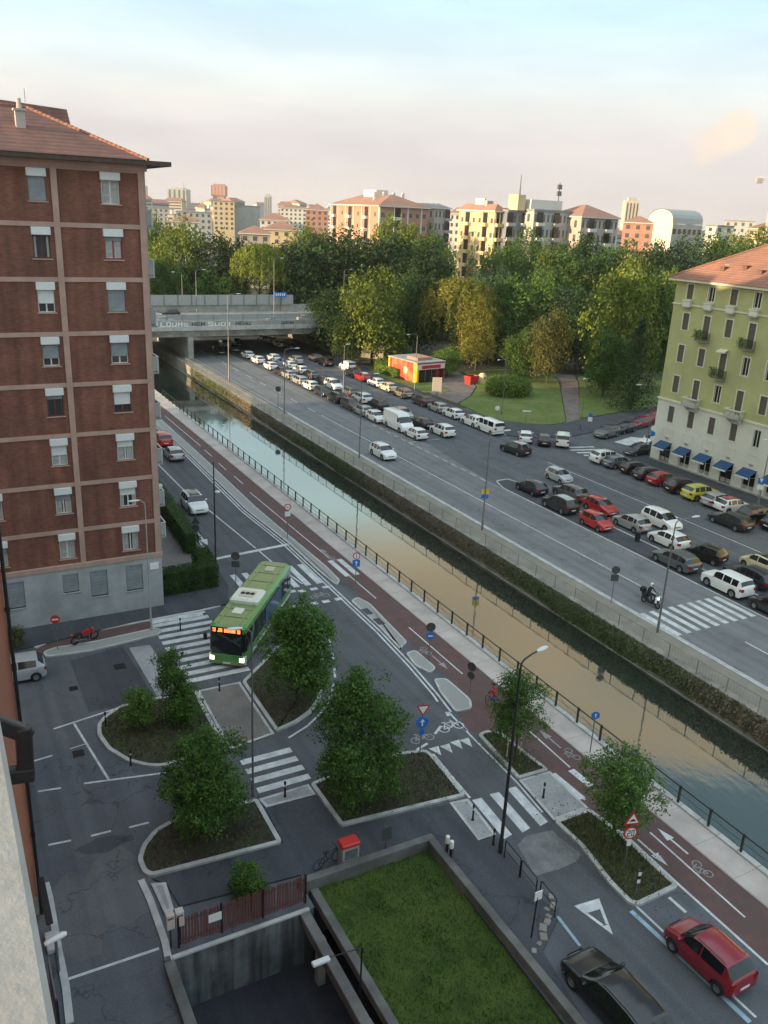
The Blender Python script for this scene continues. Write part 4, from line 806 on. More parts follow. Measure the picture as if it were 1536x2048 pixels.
# ---------------------------------------------------------------- road overpass
OV = root('road_overpass', 'concrete road overpass with graffiti parapet crossing the canal', 'bridge', (0, 163, 0))
link('deck', MB().box(-40, 0, 5.0, 82, 26, 6.0), 'concrete_old', OV)
for y in (0, 8.5, 17, 25): link('girder', MB().box(-40, y+.1, 4.35, 82, y+1.0, 5.0), 'concrete_old', OV)
link('edge_beam', MB().bev(-40, -.35, 5.55, 82, .0, 6.35, .04), 'kerb', OV)
link('parapet', MB().box(-40, -.2, 6.35, 82, .0, 7.25), 'concrete', OV); link('parapet', MB().box(-40, 25.8, 6.0, 82, 26.0, 7.5), 'concrete', OV); link('median_barrier', MB().box(-40, 12.7, 6, 82, 13.0, 7.0), 'concrete', OV)
def glassm():
    m = bpy.data.materials.new('noise_barrier'); m.use_nodes = True; t = m.node_tree; t.nodes.clear(); n = t.nodes.new; l = t.links.new
    a = n('ShaderNodeBsdfTransparent'); a.inputs[0].default_value = (.88, .92, .93, 1); b = n('ShaderNodeBsdfPrincipled'); b.inputs['Base Color'].default_value = (.42, .47, .49, 1); b.inputs['Roughness'].default_value = .15
    x = n('ShaderNodeMixShader'); x.inputs[0].default_value = .42; l(a.outputs[0], x.inputs[1]); l(b.outputs[0], x.inputs[2]); o = n('ShaderNodeOutputMaterial'); l(x.outputs[0], o.inputs[0]); MT['noise_barrier'] = m
glassm()
pn = MB().box(.05, -.02, 0, 2.95, .02, 1.3).mesh('panel'); pn2 = MB().box(.05, -.02, 0, 2.95, .02, 2.2).mesh('panel'); po = MB().box(-.05, -.06, 0, .05, .06, 1.35).mesh('post'); po2 = MB().box(-.06, -.06, 0, .06, .06, 2.3).mesh('post')
for k in range(15):
    x = 35+k*3.0
    if x < 76: link('barrier_panel', pn, 'noise_barrier', OV, (x, -.1, 7.26)); link('barrier_post', po, 'metal_grey', OV, (x, -.1, 7.25)); link('barrier_panel', pn2, 'metal_pale', OV, (x, 25.4, 7.5)); link('barrier_post', po2, 'metal_grey', OV, (x, 25.3, 7.5))
link('road_sign_panel', MB().bev(-1.5, -.06, 0, 1.5, .06, 1.0, .04), 'sign_blue', OV, (73.5, 24.6, 9.3))
sgn = MB()
for k, x in enumerate((-1.2, -.7, -.2, .35, .8)): sgn.box(x, -.075, .25, x+.3, -.062, .75)
tag(link('sign_legend', sgn, 'sign_white', OV, (73.5, 24.6, 9.3)), kind='stuff'); link('sign_post', MB().box(-.08, .07, -3.3, .08, .2, .8), 'metal_grey', OV, (73.5, 24.6, 9.3))
pr = MB(); pr.bev(45.0, .2, 0, 46.1, 25, 4.4, .1); link('pier', pr, 'concrete', OV)
link('abutment', MB().box(76.0, -.1, 0, 83, 26, 5.0), 'concrete_old', OV); link('abutment', MB().box(-40, .1, 0, 18.5, 26, 5.0), 'concrete_old', OV)
link('wing_wall', MB().prism([(76.2, -.1), (83, -9), (83.6, -8.5), (77, -.1)], 0, 4.2), 'concrete_old', OV)
# graffiti: letter shapes in pale and dark paint on the parapet
rg_ = random.Random(5)
glyph = {'I': [(.35, 0, .65, 1)], 'L': [(0, 0, .3, 1), (.3, 0, 1, .25)], 'U': [(0, 0, .28, 1), (.72, 0, 1, 1), (.28, 0, .72, .25)], 'O': [(0, 0, .28, 1), (.72, 0, 1, 1), (.28, 0, .72, .22), (.28, .78, .72, 1)], 'E': [(0, 0, .28, 1), (.28, 0, 1, .2), (.28, .4, .85, .6), (.28, .8, 1, 1)], 'N': [(0, 0, .28, 1), (.72, 0, 1, 1), (.28, .35, .72, .7)], 'S': [(0, 0, 1, .2), (.7, .2, 1, .5), (0, .42, 1, .6), (0, .6, .3, .8), (0, .8, 1, 1)], 'D': [(0, 0, .28, 1), (.28, 0, .8, .2), (.28, .8, .8, 1), (.72, .15, 1, .85)], 'H': [(0, 0, .28, 1), (.72, 0, 1, 1), (.28, .4, .72, .6)], 'W': [(0, 0, .25, 1), (.75, 0, 1, 1), (.38, 0, .62, .7), (.25, 0, .38, .2), (.62, 0, .75, .2)]}
x = 37.2
for chs, mt, wd in (('W', 'sign_back', .9), ('IJOUNS'.replace('J', 'L'), 'white', 1.1), ('HEN', 'sign_back', .9), ('SUDI', 'white', 1.25), ('HEHU', 'sign_back', .8), ('NULIEH', 'metal_pale', .9), ('WEN', 'sign_back', .9)):
    for c_ in chs:
        m = MB(); hgt = rg_.uniform(.62, .85)
        for a, b, c2, d in glyph[c_]: m.add([(x+a*wd*.85, -.206, 6.37+b*hgt), (x+c2*wd*.85, -.206, 6.37+b*hgt), (x+c2*wd*.85+.06, -.206, 6.37+d*hgt), (x+a*wd*.85+.06, -.206, 6.37+d*hgt)], [(0, 1, 2, 3)])
        link('graffiti_letter', m, mt, OV); x += wd
    x += .5
# ---------------------------------------------------------------- sunken court and planted garage roof
CT = root('sunken_court', 'dark sunken garage court with a stained concrete wall below the rusty fence', 'garage court', (5.75, 26.35, -2.9))
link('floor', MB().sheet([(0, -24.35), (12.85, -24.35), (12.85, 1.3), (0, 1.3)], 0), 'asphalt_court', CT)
link('retaining_wall', MB().box(-.3, -.0, 0, 6.2, .25, 2.88), 'streak_wall', CT); link('retaining_wall', MB().box(6.2, 1.25, -.1, 12.9, 1.5, 2.85), 'wall_stain', CT); link('retaining_wall', MB().box(6.0, .25, -.1, 6.2, 1.5, 2.85), 'wall_stain', CT); link('retaining_wall', MB().box(12.85, -24.4, -.1, 13.1, 1.5, 2.85), 'wall_stain', CT); link('wall_cap', MB().bev(.1, -.06, 2.84, 6.0, .12, 2.95, .02), 'kerb', CT)
link('retaining_wall', MB().box(-.25, -24, 0, 0, 0, 3.1), 'streak_wall', CT); link('wall_cap', MB().bev(-.34, -24, 3.1, .08, -.4, 3.26, .02), 'parapet_dark', CT)
link('back_wall', MB().box(9.2, -24, 0, 9.4, 1.3, 2.6), 'wall_stain', CT)
for y in (-1.2, -5.6, -10., -14.4): link('column', MB().bev(5.85, y-.18, 0, 6.2, y+.18, 2.4, .02), 'concrete', CT)
link('edge_beam', MB().bev(5.55, -24, 2.35, 6.0, 1.2, 2.85, .03), 'parapet_dark', CT)
for y in (-3.4, -7.8, -12.2): link('garage_door', MB().box(9.05, y-1.4, 0, 9.18, y+1.4, 2.2), 'rust_slat', CT)
RT = root('planted_garage_roof', 'grass-covered garage roof framed by a low concrete parapet', 'garage roof', (12.2, 27.7, 0))
link('roof_slab', MB().box(.2, -25.7, -.35, 6.2, -.35, -.16), 'parapet_dark', RT)
link('lawn', MB().sheet([(.35, -25.7), (6.05, -25.7), (6.05, -.35), (.35, -.35)], -.08), 'roof_lawn', RT)
link('parapet', MB().bev(-.45, -.36, -.3, 6.42, .02, .52, .025), 'parapet_dark', RT); link('parapet', MB().bev(6.04, -25.7, -.3, 6.42, -.362, .52, .025), 'parapet_dark', RT)
link('roof_edge', MB().bev(-.02, -25.7, -.35, .36, -.37, .06, .025), 'parapet_dark', RT)
rnd = random.Random(21); m = MB()
for k in range(16000):
    x, y = rnd.uniform(.4, 6.0), rnd.uniform(-16, -.4); a = rnd.uniform(0, 6.3); h = rnd.uniform(.04, .13)*(1.6 if math.sin(x*2.1)*math.cos(y*1.3) > .4 else 1); v = .02
    m.add([(x-v*math.cos(a), y-v*math.sin(a), -.08), (x+v*math.cos(a), y+v*math.sin(a), -.08), (x+rnd.uniform(-.06, .06), y+rnd.uniform(-.06, .06), -.08+h)], [(0, 1, 2)])
pm('lawn_blade', (.034, .068, .007), (.070, .112, .015), 1.5, .8, world=True, island=.5, c3=(.062, .11, .014), s3=.35)
tag(link('grass', m, 'lawn_blade', RT), kind='stuff')
# lamp on the garage roof
RL = root('yard_lamp', 'slim black bracket lamp with a white head over the garage court', 'lamp', tuple(G(720, 1985)[:2])+(-.05,))
link('pole', MB().tube([(0, 0, 0), (0, 0, 2.3)], .035, 8), 'metal_black', RL); link('arm', MB().tube([(0, 0, 2.28), (-1.35, .1, 2.32)], .02, 6), 'metal_black', RL); link('lamp_head', MB().bev(-2.0, -.02, 2.24, -1.3, .2, 2.36, .03), 'lamp_glass', RL)
# rusty slat fence, each slat a part
FN = root('slat_fence', 'rust-red metal slat fence above the retaining wall of the garage court', 'fence', (6.1, 26.75, 0))
slm = MB().box(0, 0, .08, .075, .025, 1.45).mesh('slat')
for k in range(44): link('slat', slm, 'rust_slat', FN, (.28+k*.122, .02*math.sin(k*1.7), random.uniform(-.02, .03)), (0, random.uniform(-.02, .02), 0))
for x in (.12, 1.9, 3.7, 5.62): link('post', MB().box(x-.04, -.04, 0, x+.04, .04, 1.55), 'metal_black', FN)
for z in (.25, 1.2): link('rail', MB().box(.12, .03, z, 5.62, .06, z+.05), 'rust_slat', FN)
link('notice', MB().bev(1.35, -.05, .75, 1.9, -.03, 1.15, .005), 'sign_white', FN)
LB = root('letter_box', 'pair of pale rusting metal letter boxes on posts at the fence end', 'letter box', (6.05, 26.9, 0))
for x in (-.28, .1):
    b = link('box', MB().bev(x, -.16, 1.05, x+.34, .16, 1.75, .03), 'concrete_pink', LB); link('flap', MB().box(x+.05, -.17, 1.55, x+.29, -.162, 1.62), 'rust_slat', b)
    link('post', MB().box(x+.14, -.03, 0, x+.2, .03, 1.05), 'metal_black', LB)
# ---------------------------------------------------------------- railings and street furniture
def canal_fence():
    r = root('canal_fence', 'dark metal railing with square posts along the near canal edge', 'railing', (31.75, 0, .13))
    pmh = MB().bev(-.055, -.055, 0, .055, .055, 1.05, .012).mesh('post'); n = 62; y0 = 16.66-4*2
    for k in range(n): link('post', pmh, 'metal_black', r, (0, y0+k*2.0, 0))
    tr = MB().box(-.03, 0, .95, .03, 2., 1.0).mesh('top_rail')
    cb = MB(); 
    for z in (.18, .36, .54, .74): cb.box(-.008, 0, z, .008, 2., z+.018)
    cbm = cb.mesh('cable'); one = MB().box(-.008, 0, 0, .008, 2., .018).mesh('cable'); dg = MB().tube([(0, .06, .08), (0, 1.94, .9)], .008, 4).mesh('brace')
    for k in range(n-1):
        link('top_rail', tr, 'metal_black', r, (0, y0+k*2, 0))
        if k < 45:
            for z in (.2, .56): link('cable', one, 'metal_black', r, (0, y0+k*2, z))
            link('brace', dg, 'metal_black', r, (0, y0+k*2, 0))
canal_fence()
def far_fence():
    r = root('mesh_fence', 'rusty wire mesh railing on the far canal edge above the ivy wall', 'railing', (43.15, 0, .1))
    pmh = MB().box(-.03, -.03, 0, .03, .03, 1.05).mesh('post'); tr = MB().box(-.02, 0, 1.0, .02, 2.5, 1.04).mesh('top_rail')
    mm_ = MB()
    for k in range(10): mm_.box(-.004, k*.25, .05, .004, k*.25+.008, 1.)
    for k in range(6): mm_.box(-.004, 0, .08+k*.17, .004, 2.5, .088+k*.17)
    mesh_ = mm_.mesh('wire_panel')
    for k in range(58):
        link('post', pmh, 'concrete_old', r, (0, 14+k*2.5, 0)); link('top_rail', tr, 'concrete_old', r, (0, 14+k*2.5, 0))
        tag(link('wire_panel', mesh_, 'concrete_old', r, (0, 14+k*2.5, 0)), kind='stuff')
far_fence()
_lc = {}
def lamp_post(label, base, h, arm=(1, 0), armlen=1.4, mat='metal_grey', group='street lamps', head='lamp_glass', drop=.0, r0=.10, z0=0.):
    r = root('street_lamp', label, 'street lamp', (base[0], base[1], z0), math.atan2(arm[1], arm[0]), group)
    m = MB().tube([(0, 0, 0), (0, 0, .9), (0, 0, .95), (0, 0, h*.55), (0, 0, h-.35)], [r0, r0, r0*.78, r0*.62, r0*.45], 10); link('pole', m.mesh('pole', True), mat, r)
    link('door', MB().box(r0*.9, -.05, .4, r0*1.05, .05, .75), 'metal_dark', r)
    if armlen > 0:
        a = MB().tube([(0, 0, h-.4), (.05, 0, h-.12), (.22, 0, h), (armlen*.6, 0, h+.08), (armlen, 0, h+.1)], [r0*.45, r0*.42, r0*.4, r0*.36, r0*.34], 8); link('arm', a.mesh('arm', True), mat, r)
        hd = MB(); prof = [(-.08, .03, .03), (.08, .10, .06), (.4, .13, .07), (.62, .10, .05), (.70, .03, .02)]
        vs = []; n = 10
        for x, w_, t in prof:
            for k in range(n): an = 2*PI*k/n; vs.append((armlen+x, w_*math.cos(an), h+.1+t*math.sin(an)))
        hd.add(vs, [(i*n+k, i*n+(k+1) % n, (i+1)*n+(k+1) % n, (i+1)*n+k) for i in range(len(prof)-1) for k in range(n)]+[tuple(range(n-1, -1, -1)), tuple((len(prof)-1)*n+k for k in range(n))])
        link('lamp_head', hd.mesh('head', True), head, r)
    return r
for px, py, top, lab in [(458, 765, 590, 'tall lamp on the far bank beside the overpass shadow'), (566, 830, 700, 'lamp on the far bank beside the second round sign'), (715, 918, 752, 'lamp on the far bank opposite the white van'), (961, 1062, 868, 'lamp on the far bank with a blue and yellow plate'), (1310, 1268, 1045, 'lamp on the far bank beside the long zebra crossing')]:
    b = G(px, py); lamp_post(lab, (45.2, b.y), hz((45.2, b.y), top), (1, 0), 1.6, group='lamps along the far bank', z0=.1)
b = G(432, 1145); q = lamp_post('dark lamp pole at the hedge corner by the canal road', b, hz(b, 915), (1, 0), 0, 'metal_dark'); link('lamp_head', MB().lathe([(0, -.1), (.2, -.04), (.24, .05), (.1, .14), (0, .15)], 12), 'lamp_glass', q, (.25, 0, hz(b, 985)))
b = G(506, 1592); lamp_post('slim lamp standing in front of the tree beside the bus', b, hz(b, 1258), (-1, .2), .5, 'metal_grey', r0=.075)
b = G(1000, 1708); lamp_post('tall dark lamp by the small zebra crossing with a wide white head', b, hz(b, 1322), (.93, .25), 1.15, 'metal_dark', r0=.11)
b = G(303, 1262); lamp_post('pale lamp in front of the brick block ground floor', b, hz(b, 1002), (-1, 0), .4, 'metal_pale', r0=.08)
for px, py, top, lab, am, ln in [(828, 795, 668, 'park lamp with arm beside the red kiosk', (-.9, -.4), 2.2), (1003, 832, 718, 'park lamp on the lawn beside the round bush', (-.9, -.4), 2.0), (1160, 860, 758, 'low lamp at the park path corner', (-.9, -.4), .3), (1290, 908, 772, 'lamp at the side street corner of the green house', (-.9, .4), 1.8), (1514, 1022, 880, 'lamp with a parking sign in front of the blue awnings', (-1, 0), .6), (686, 800, 690, 'thin lamp among the parked cars near the overpass', (1, 0), .3)]:
    b = G(px, py); lamp_post(lab, b, hz(b, top), am, ln, 'metal_grey', group='lamps round the park and square', r0=.085)
for px, top, yy in [(393, 540, 188), (365, 545, 189), (548, 517, 175), (687, 540, 186)]:
    P_ = PYp(px, 600, yy); lamp_post('tall slim lamp standing on the overpass', (P_.x, yy), hz((P_.x, yy), top)-6, (1, 0) if px != 365 else (-1, 0), 1.5, 'metal_grey', 'lamps on the overpass', z0=6.0, r0=.09)
def disc(r, t=.02, n=24): return MB().lathe([(0, 0), (r, 0), (r, t), (0, t)], n, 'Y')
def tri(s, inv=False, y=0., t=.015):
    h = s*.866; p = [(-s/2, 0), (s/2, 0), (0, h)] if not inv else [(-s/2, h), (0, 0), (s/2, h)]
    return MB().add([(x, y, z) for x, z in p]+[(x, y+t, z) for x, z in p], [(0, 1, 2), (5, 4, 3), (0, 3, 4, 1), (1, 4, 5, 2), (2, 5, 3, 0)])
def sign(label, base, top_py, plates, facing, pole='metal_grey', h=None, z0=0.):
    hh = h or hz(base, top_py); r = root('road_sign', label, 'road sign', (base[0], base[1], z0), facing)
    link('pole', MB().tube([(0, .05, 0), (0, .05, hh)], .032, 8).mesh('pole', True), pole, r)
    for kind, z, s, mat in plates:
        z = hh+z
        if kind == 'disc': link('plate', disc(s).fix('d'), mat, r, (0, -.01, z))
        elif kind == 'disc_red':
            a = link('plate', disc(s).fix('d'), 'sign_red', r, (0, -.01, z)); link('face', disc(s*.76, .008).fix('d'), mat, a, (0, -.012, 0))
        elif kind == 'rect': link('plate', MB().bev(-s[0]/2, -.012, -s[1]/2, s[0]/2, .012, s[1]/2, .004), mat, r, (0, 0, z))
        elif kind == 'tri_up':
            a = link('plate', tri(s), 'sign_red', r, (0, -.01, z)); link('face', tri(s*.66, t=.008), 'sign_white', a, (0, -.012, s*.11))
        elif kind == 'tri_dn':
            a = link('plate', tri(s, True), 'sign_red', r, (0, -.01, z)); link('face', tri(s*.66, True, t=.008), 'sign_white', a, (0, -.012, s*.19))
        elif kind == 'back_tri': link('plate', tri(s), 'sign_back', r, (0, -.01, z))
        elif kind == 'bar': link('symbol', MB().box(-s[0]/2, -.03, -s[1]/2, s[0]/2, -.022, s[1]/2), mat, r, (0, 0, z))
        elif kind == 'arrow':
            link('symbol', MB().add([(x*s, -.026, zz*s) for x, zz in [(-.12, -.6), (.12, -.6), (.12, .1), (.4, .1), (0, .65), (-.4, .1), (-.12, .1)]], [tuple(range(7))]), mat, r, (0, 0, z))
        elif kind == 'hump':
            link('symbol', MB().add([(-s*.5, -.026, 0), (s*.5, -.026, 0), (s*.28, -.026, s*.12), (s*.12, -.026, s*.28), (-s*.12, -.026, s*.28), (-s*.28, -.026, s*.12)], [tuple(range(6))]), mat, r, (0, 0, z))
        elif kind == 'seg':
            for (x0, z0_, x1, z1_) in s: link('digit', MB().box(x0, -.034, z0_, x1, -.026, z1_), mat, r, (0, 0, z))
    return r
FV = -YAW          # plate faces the viewer's side (-Y turned towards the camera)
sign('red ringed round sign over a white plate beside the bike path', G(575, 1078), 1008, [('disc_red', -.3, .32, 'sign_white'), ('bar', -.3, (.3, .06), 'sign_red'), ('rect', -.95, (.5, .45), 'sign_white')], FV*.6)
sign('round white sign over a blue square crossing sign on the walkway', G(711, 1168), 1105, [('disc_red', -.3, .3, 'sign_white'), ('bar', -.3, (.05, .3), 'sign_red'), ('rect', -.92, (.6, .6), 'sign_blue'), ('arrow', -.92, .34, 'sign_white')], FV*.6)
sign('sign with dark back and blue lower disc in the cobbled strip', G(857, 1325), 1246, [('disc', -.3, .32, 'sign_back'), ('disc', -.95, .28, 'sign_blue'), ('bar', -.95, (.3, .1), 'sign_white')], FV*.8)
sign('pair of dark-backed signs at the end of the cobbled island', G(938, 1398), 1325, [('disc', -.3, .3, 'sign_back'), ('disc', -.9, .26, 'sign_back')], FV-.6)
sign('give-way triangle above a blue arrow disc in front of the large tree', G(840, 1512), 1405, [('tri_dn', -.85, .8, None), ('disc', -1.25, .36, 'sign_blue'), ('arrow', -1.25, .36, 'sign_white'), ('rect', -1.85, (.3, .36), 'sign_blue')], FV*.5)
sign('single blue disc with white arrow on the canal walkway', G(1180, 1508), 1424, [('disc', -.22, .24, 'sign_blue'), ('arrow', -.22, .22, 'sign_white')], FV)
seg2 = [(-.17, .12, -.03, .16), (-.06, .0, -.03, .13), (-.17, -.02, -.03, .02), (-.17, -.14, -.14, 0), (-.17, -.17, -.03, -.13), (.03, -.17, .06, .16), (.14, -.17, .17, .16), (.03, .12, .17, .16), (.03, -.17, .17, -.13)]
sign('hump warning triangle above a round 20 limit sign in the grassy bed', G(1247, 1748), 1618, [('tri_up', -.85, .85, None), ('hump', -.66, .42, 'black'), ('disc_red', -1.3, .34, 'sign_white'), ('seg', -1.3, seg2, 'black'), ('rect', -1.85, (.2, .34), 'sign_white')], FV*.6)
S8 = sign('black and white striped marker post at the grassy bed tip', G(1270, 1800), 1742, [('rect', -.35, (.16, .7), 'black'), ('bar', -.15, (.15, .2), 'sign_white'), ('bar', -.55, (.15, .2), 'sign_white')], FV*.6)
sign('back of a triangle and disc sign beside the hedge', G(393, 1112), 1030, [('back_tri', -.8, .8, None), ('disc', -1.15, .32, 'sign_back')], FV)
sign('back of a disc and twin plates beside the roof of the bus', G(472, 1192), 1104, [('disc', -.32, .34, 'sign_back'), ('rect', -1.0, (.62, .5), 'sign_back')], FV)
sign('red no-entry disc in the cobbled verge by the brick block', G(116, 1302), 1232, [('disc', -.25, .3, 'sign_red'), ('bar', -.25, (.4, .1), 'sign_white')], FV*.4)
sign('dark notice board back beside the red-topped cabinet', G(772, 1702), 1654, [('rect', -.38, (.5, .7), 'sign_back')], 0)
sign('back of a disc and plate before the long zebra crossing', G(1222, 1208), 1133, [('disc', -.3, .33, 'sign_back'), ('rect', -.95, (.6, .55), 'sign_back')], FV)
sign('small dark disc sign on the far bank', G(556, 818), 774, [('disc', -.3, .42, 'sign_back')], FV)
b = G(961, 1062); r_ = sign('blue and yellow advert plate fixed to the far bank lamp', (45.2, b.y+.02), 0, [('rect', -.4, (.7, .5), 'yellow'), ('rect', -.9, (.7, .4), 'sign_blue')], FV*.7, h=hz((45.2, b.y), 975))
sign('blue and white path sign at the park entrance', G(1176, 872), 826, [('rect', -.3, (.55, .5), 'sign_blue'), ('rect', -.9, (.6, .6), 'sign_white')], FV*1.6)
sign('round pale sign on the park pavement beside the white minibus', G(992, 850), 812, [('disc', -.3, .35, 'sign_white')], FV)
sign('low white bar sign on the lawn edge', G(1050, 860), 820, [('rect', -.15, (1.2, .22), 'sign_white')], FV)
sign('blue parking sign under the street lamp by the awnings', (G(1514, 1022).x-.25, G(1514, 1022).y), 955, [('rect', -.4, (.65, .65), 'sign_blue'), ('bar', -.3, (.12, .4), 'sign_white'), ('bar', -.22, (.3, .22), 'sign_white'), ('rect', -1.1, (.65, .5), 'sign_white')], FV*1.9)
sign('blue and white round signs at the green house corner', (G(1297, 925).x, G(1297, 925).y), 852, [('disc', -.3, .33, 'sign_white'), ('disc', -1.0, .3, 'sign_blue'), ('rect', -1.6, (.5, .5), 'sign_white')], FV*1.6)
# bollards
bm = MB().lathe([(.0, 0), (.075, 0), (.075, .06), (.05, .1), (.045, .78), (.065, .80), (.065, .86), (.05, .93), (0, .96)], 12).fix('bollard', True)
for q, w_ in [((361, 1262), 'on the kerb by the bus zebra'), ((439, 1384), 'on the brown paved crossing'), ((570, 1596), 'on the grey landing of the middle zebra'), ((945, 1643), 'on the landing left of the small zebra'), ((1086, 1598), 'on the landing right of the small zebra'), ((986, 1692), 'next to the tall dark lamp'), ((212, 1455), 'at the rounded end of the shrub bed'), ((262, 1532), 'at the front kerb of the shrub bed')]:
    c = G(*q); r = root('bollard', 'short black bollard '+w_, 'bollard', (c.x, c.y, .08), group='black bollards at the crossings'); link('post', bm, 'metal_black', r); link('collar', MB().lathe([(.05, .62), (.052, .66), (.052, .70), (.05, .72)], 12), 'sign_white', r)
for q, w_ in [((892, 1718), 'far one of the pair beside the parapet'), ((900, 1728), 'near one of the pair beside the parapet')]:
    c = G(*q); r = root('vent_post', 'black vent pipe with white cap, '+w_, 'vent pipe', (c.x, c.y, .08)); link('pipe', MB().lathe([(0, 0), (.07, 0), (.07, .85), (0, .85)], 10), 'metal_black', r); link('cap', MB().lathe([(0, .85), (.10, .85), (.11, 1.05), (.10, 1.22), (.05, 1.26), (0, 1.26)], 12).fix('c', True), 'sign_white', r)
# pavement railings by the near road
pts = [(1008, 1718), (1040, 1758), (1078, 1800)]
for k, (q, w_) in enumerate(zip(pts, ['next to the tall lamp', 'in the middle of the run', 'by the broken kerb'])):
    a = G(*q); b = G(q[0]+30, q[1]+38); d = Vector((b.x-a.x, b.y-a.y)); r = root('pavement_railing', 'low black tube railing between pavement and near road, '+w_, 'railing', (a.x, a.y, .08), math.atan2(d.y, d.x))
    L_ = d.length; link('frame', MB().tube([(0, 0, 0), (0, 0, .95), (.05, 0, 1.0), (L_-.05, 0, 1.0), (L_, 0, .95), (L_, 0, 0)], .028, 8), 'metal_black', r); link('rail', MB().tube([(0, 0, .5), (L_, 0, .5)], .02, 6), 'metal_black', r)
c = G(1062, 1878); r = root('leaning_post', 'bent black post leaning over the broken kerb', 'post', (c.x, c.y, .05)); link('pole', MB().tube([(0, 0, 0), (.12, .1, .9), (.3, .25, 2.0)], .035, 8), 'metal_black', r); link('plate', MB().bev(.1, .2, 1.7, .5, .24, 2.15, .01), 'sign_white', r)
c = G(1100, 1860); kbm = MB(); rk = random.Random(4)
for k in range(9):
    q = G(1105-k*4+rk.uniform(-6, 6), 1800+k*13+rk.uniform(-5, 5)); s = rk.uniform(.5, 1.1); kbm = MB().bev(-.2, -.12, 0, .2, .12, .16, .03); link('broken_kerb_stone', kbm, 'concrete_old', mainpav, (q.x, q.y, .03), (rk.uniform(-.1, .1), rk.uniform(-.1, .1), rk.uniform(-.9, .9)+1.2), (s, s*1.3, s))
# red-topped cabinet, street cabinet, bin, lamp of our house
c = G(696, 1728); r = root('street_cabinet', 'grey metal cabinet with a red lid beside the parapet', 'cabinet', (c.x, c.y, .08)); link('body', MB().bev(-.42, -.28, 0, .42, .28, 1.1, .03), 'metal_pale', r); link('lid', MB().bev(-.46, -.32, 1.1, .46, .32, 1.28, .06), 'sign_red', r); link('panel', MB().box(-.32, -.29, .45, .32, -.282, .95), 'metal_grey', r)
c = G(118, 1945); r = root('yard_lamp', 'stubby post lamp with a long white head beside our driveway', 'lamp', (c.x, c.y, 0), .25); link('post', MB().tube([(0, 0, 0), (0, 0, 1.6)], .06, 8), 'metal_grey', r)
hd_ = MB().tube([(-.42, 0, 1.68), (-.3, 0, 1.7), (.3, 0, 1.7), (.42, 0, 1.68)], [.08, .12, .12, .08], 10); link('lamp_head', hd_.mesh('h', True), 'sign_white', r)
c = G(110, 2010); r = root('gate_panel', 'grey metal gate panel at the foot of our driveway', 'gate', (c.x, c.y, 0), PI/2); link('panel', MB().bev(-1.1, -.03, .1, 1.1, .03, 1.3, .01), 'metal_grey', r); link('post', MB().box(-1.2, -.05, 0, -1.1, .05, 1.45), 'metal_dark', r)
c = G(1274, 1083); r = root('litter_bin', 'dark litter bin on a post between the parked cars', 'litter bin', (c.x, c.y, 0)); link('bin', MB().lathe([(0, .15), (.24, .15), (.27, .95), (.22, 1.0), (0, 1.0)], 14), 'metal_dark', r); link('post', MB().tube([(.3, 0, 0), (.3, 0, 1.25)], .03, 6), 'metal_grey', r)
# ---------------------------------------------------------------- kiosk and park furniture
pm('kiosk_red', (.42, .045, .03), (.55, .08, .04), 1.5, .6, c3=(.6, .2, .08), s3=.5)
KI = root('kiosk', 'red and yellow kiosk building with a graphic banner wall beside the park', 'kiosk', (76.6, 129.6, .06), math.radians(8))
link('wall', MB().box(0, 0, 0, 6.3, 8.4, 3.5), 'sign_red', KI); link('roof', MB().box(-.15, -.15, 3.5, 6.45, 8.55, 3.7), 'concrete', KI)
for k in range(4): link('wall_panel', MB().bev(-.06, .92+k*1.64, .1, 0, 2.5+k*1.64, 3.45, .01), 'kiosk_red', KI)
link('emblem', disc(.62, .02).fix('e'), 'ochre', KI, (-.09, 3.2, 1.9), (0, 0, -PI/2)); link('corner_frame', MB().box(-.1, -.06, 0, .0, .9, 3.5), 'yellow', KI); link('corner_frame', MB().box(-.1, 7.95, 0, 0, 8.45, 3.5), 'yellow', KI)
link('front', MB().box(.4, -.06, 0, 6.1, 0, 2.3), 'window_dark', KI); link('fascia', MB().box(0, -.12, 2.35, 6.3, -.02, 3.3), 'frame_white', KI); link('fascia_sign', MB().box(1.0, -.16, 2.5, 5.3, -.125, 3.1), 'sign_red', KI); link('corner_frame', MB().box(0, -.14, 0, .38, -.01, 2.34), 'yellow', KI)
for x in (1.8, 3.2, 4.6): link('mullion', MB().box(x, -.1, 0, x+.1, -.065, 2.3), 'metal_grey', KI)
link('roof_plant', MB().box(1.2, 1.5, 3.7, 4.6, 4.6, 4.2), 'brick_far', KI)
b = G(873, 790); r = root('menu_board', 'pale tall board sign on stone feet in front of the kiosk', 'board', (b.x, b.y, .06), -.4); link('board', MB().bev(-.8, -.06, .5, .8, .06, 2.9, .03), 'beige', r); link('foot', MB().bev(-.9, -.4, 0, -.3, .4, .5, .05), 'concrete', r); link('foot', MB().bev(.3, -.4, 0, .9, .4, .5, .05), 'concrete', r)
b = G(942, 768); r = root('skip', 'open red metal skip beside the round bush', 'skip', (b.x, b.y, .06), .3); 
sk_ = MB().add([(-1, -.6, 0), (1, -.6, 0), (1, .6, 0), (-1, .6, 0), (-1.2, -.75, 1.4), (1.2, -.75, 1.4), (1.2, .75, 1.4), (-1.2, .75, 1.4)], [(3, 2, 1, 0), (0, 1, 5, 4), (1, 2, 6, 5), (2, 3, 7, 6), (3, 0, 4, 7)]); link('body', sk_, 'sign_red', r); link('rim', MB().ring([(-1.25, -.8), (1.25, -.8), (1.25, .8), (-1.25, .8)], [(-1.1, -.65), (1.1, -.65), (1.1, .65), (-1.1, .65)], 1.38, 1.46).fix('r'), 'sign_red', r)
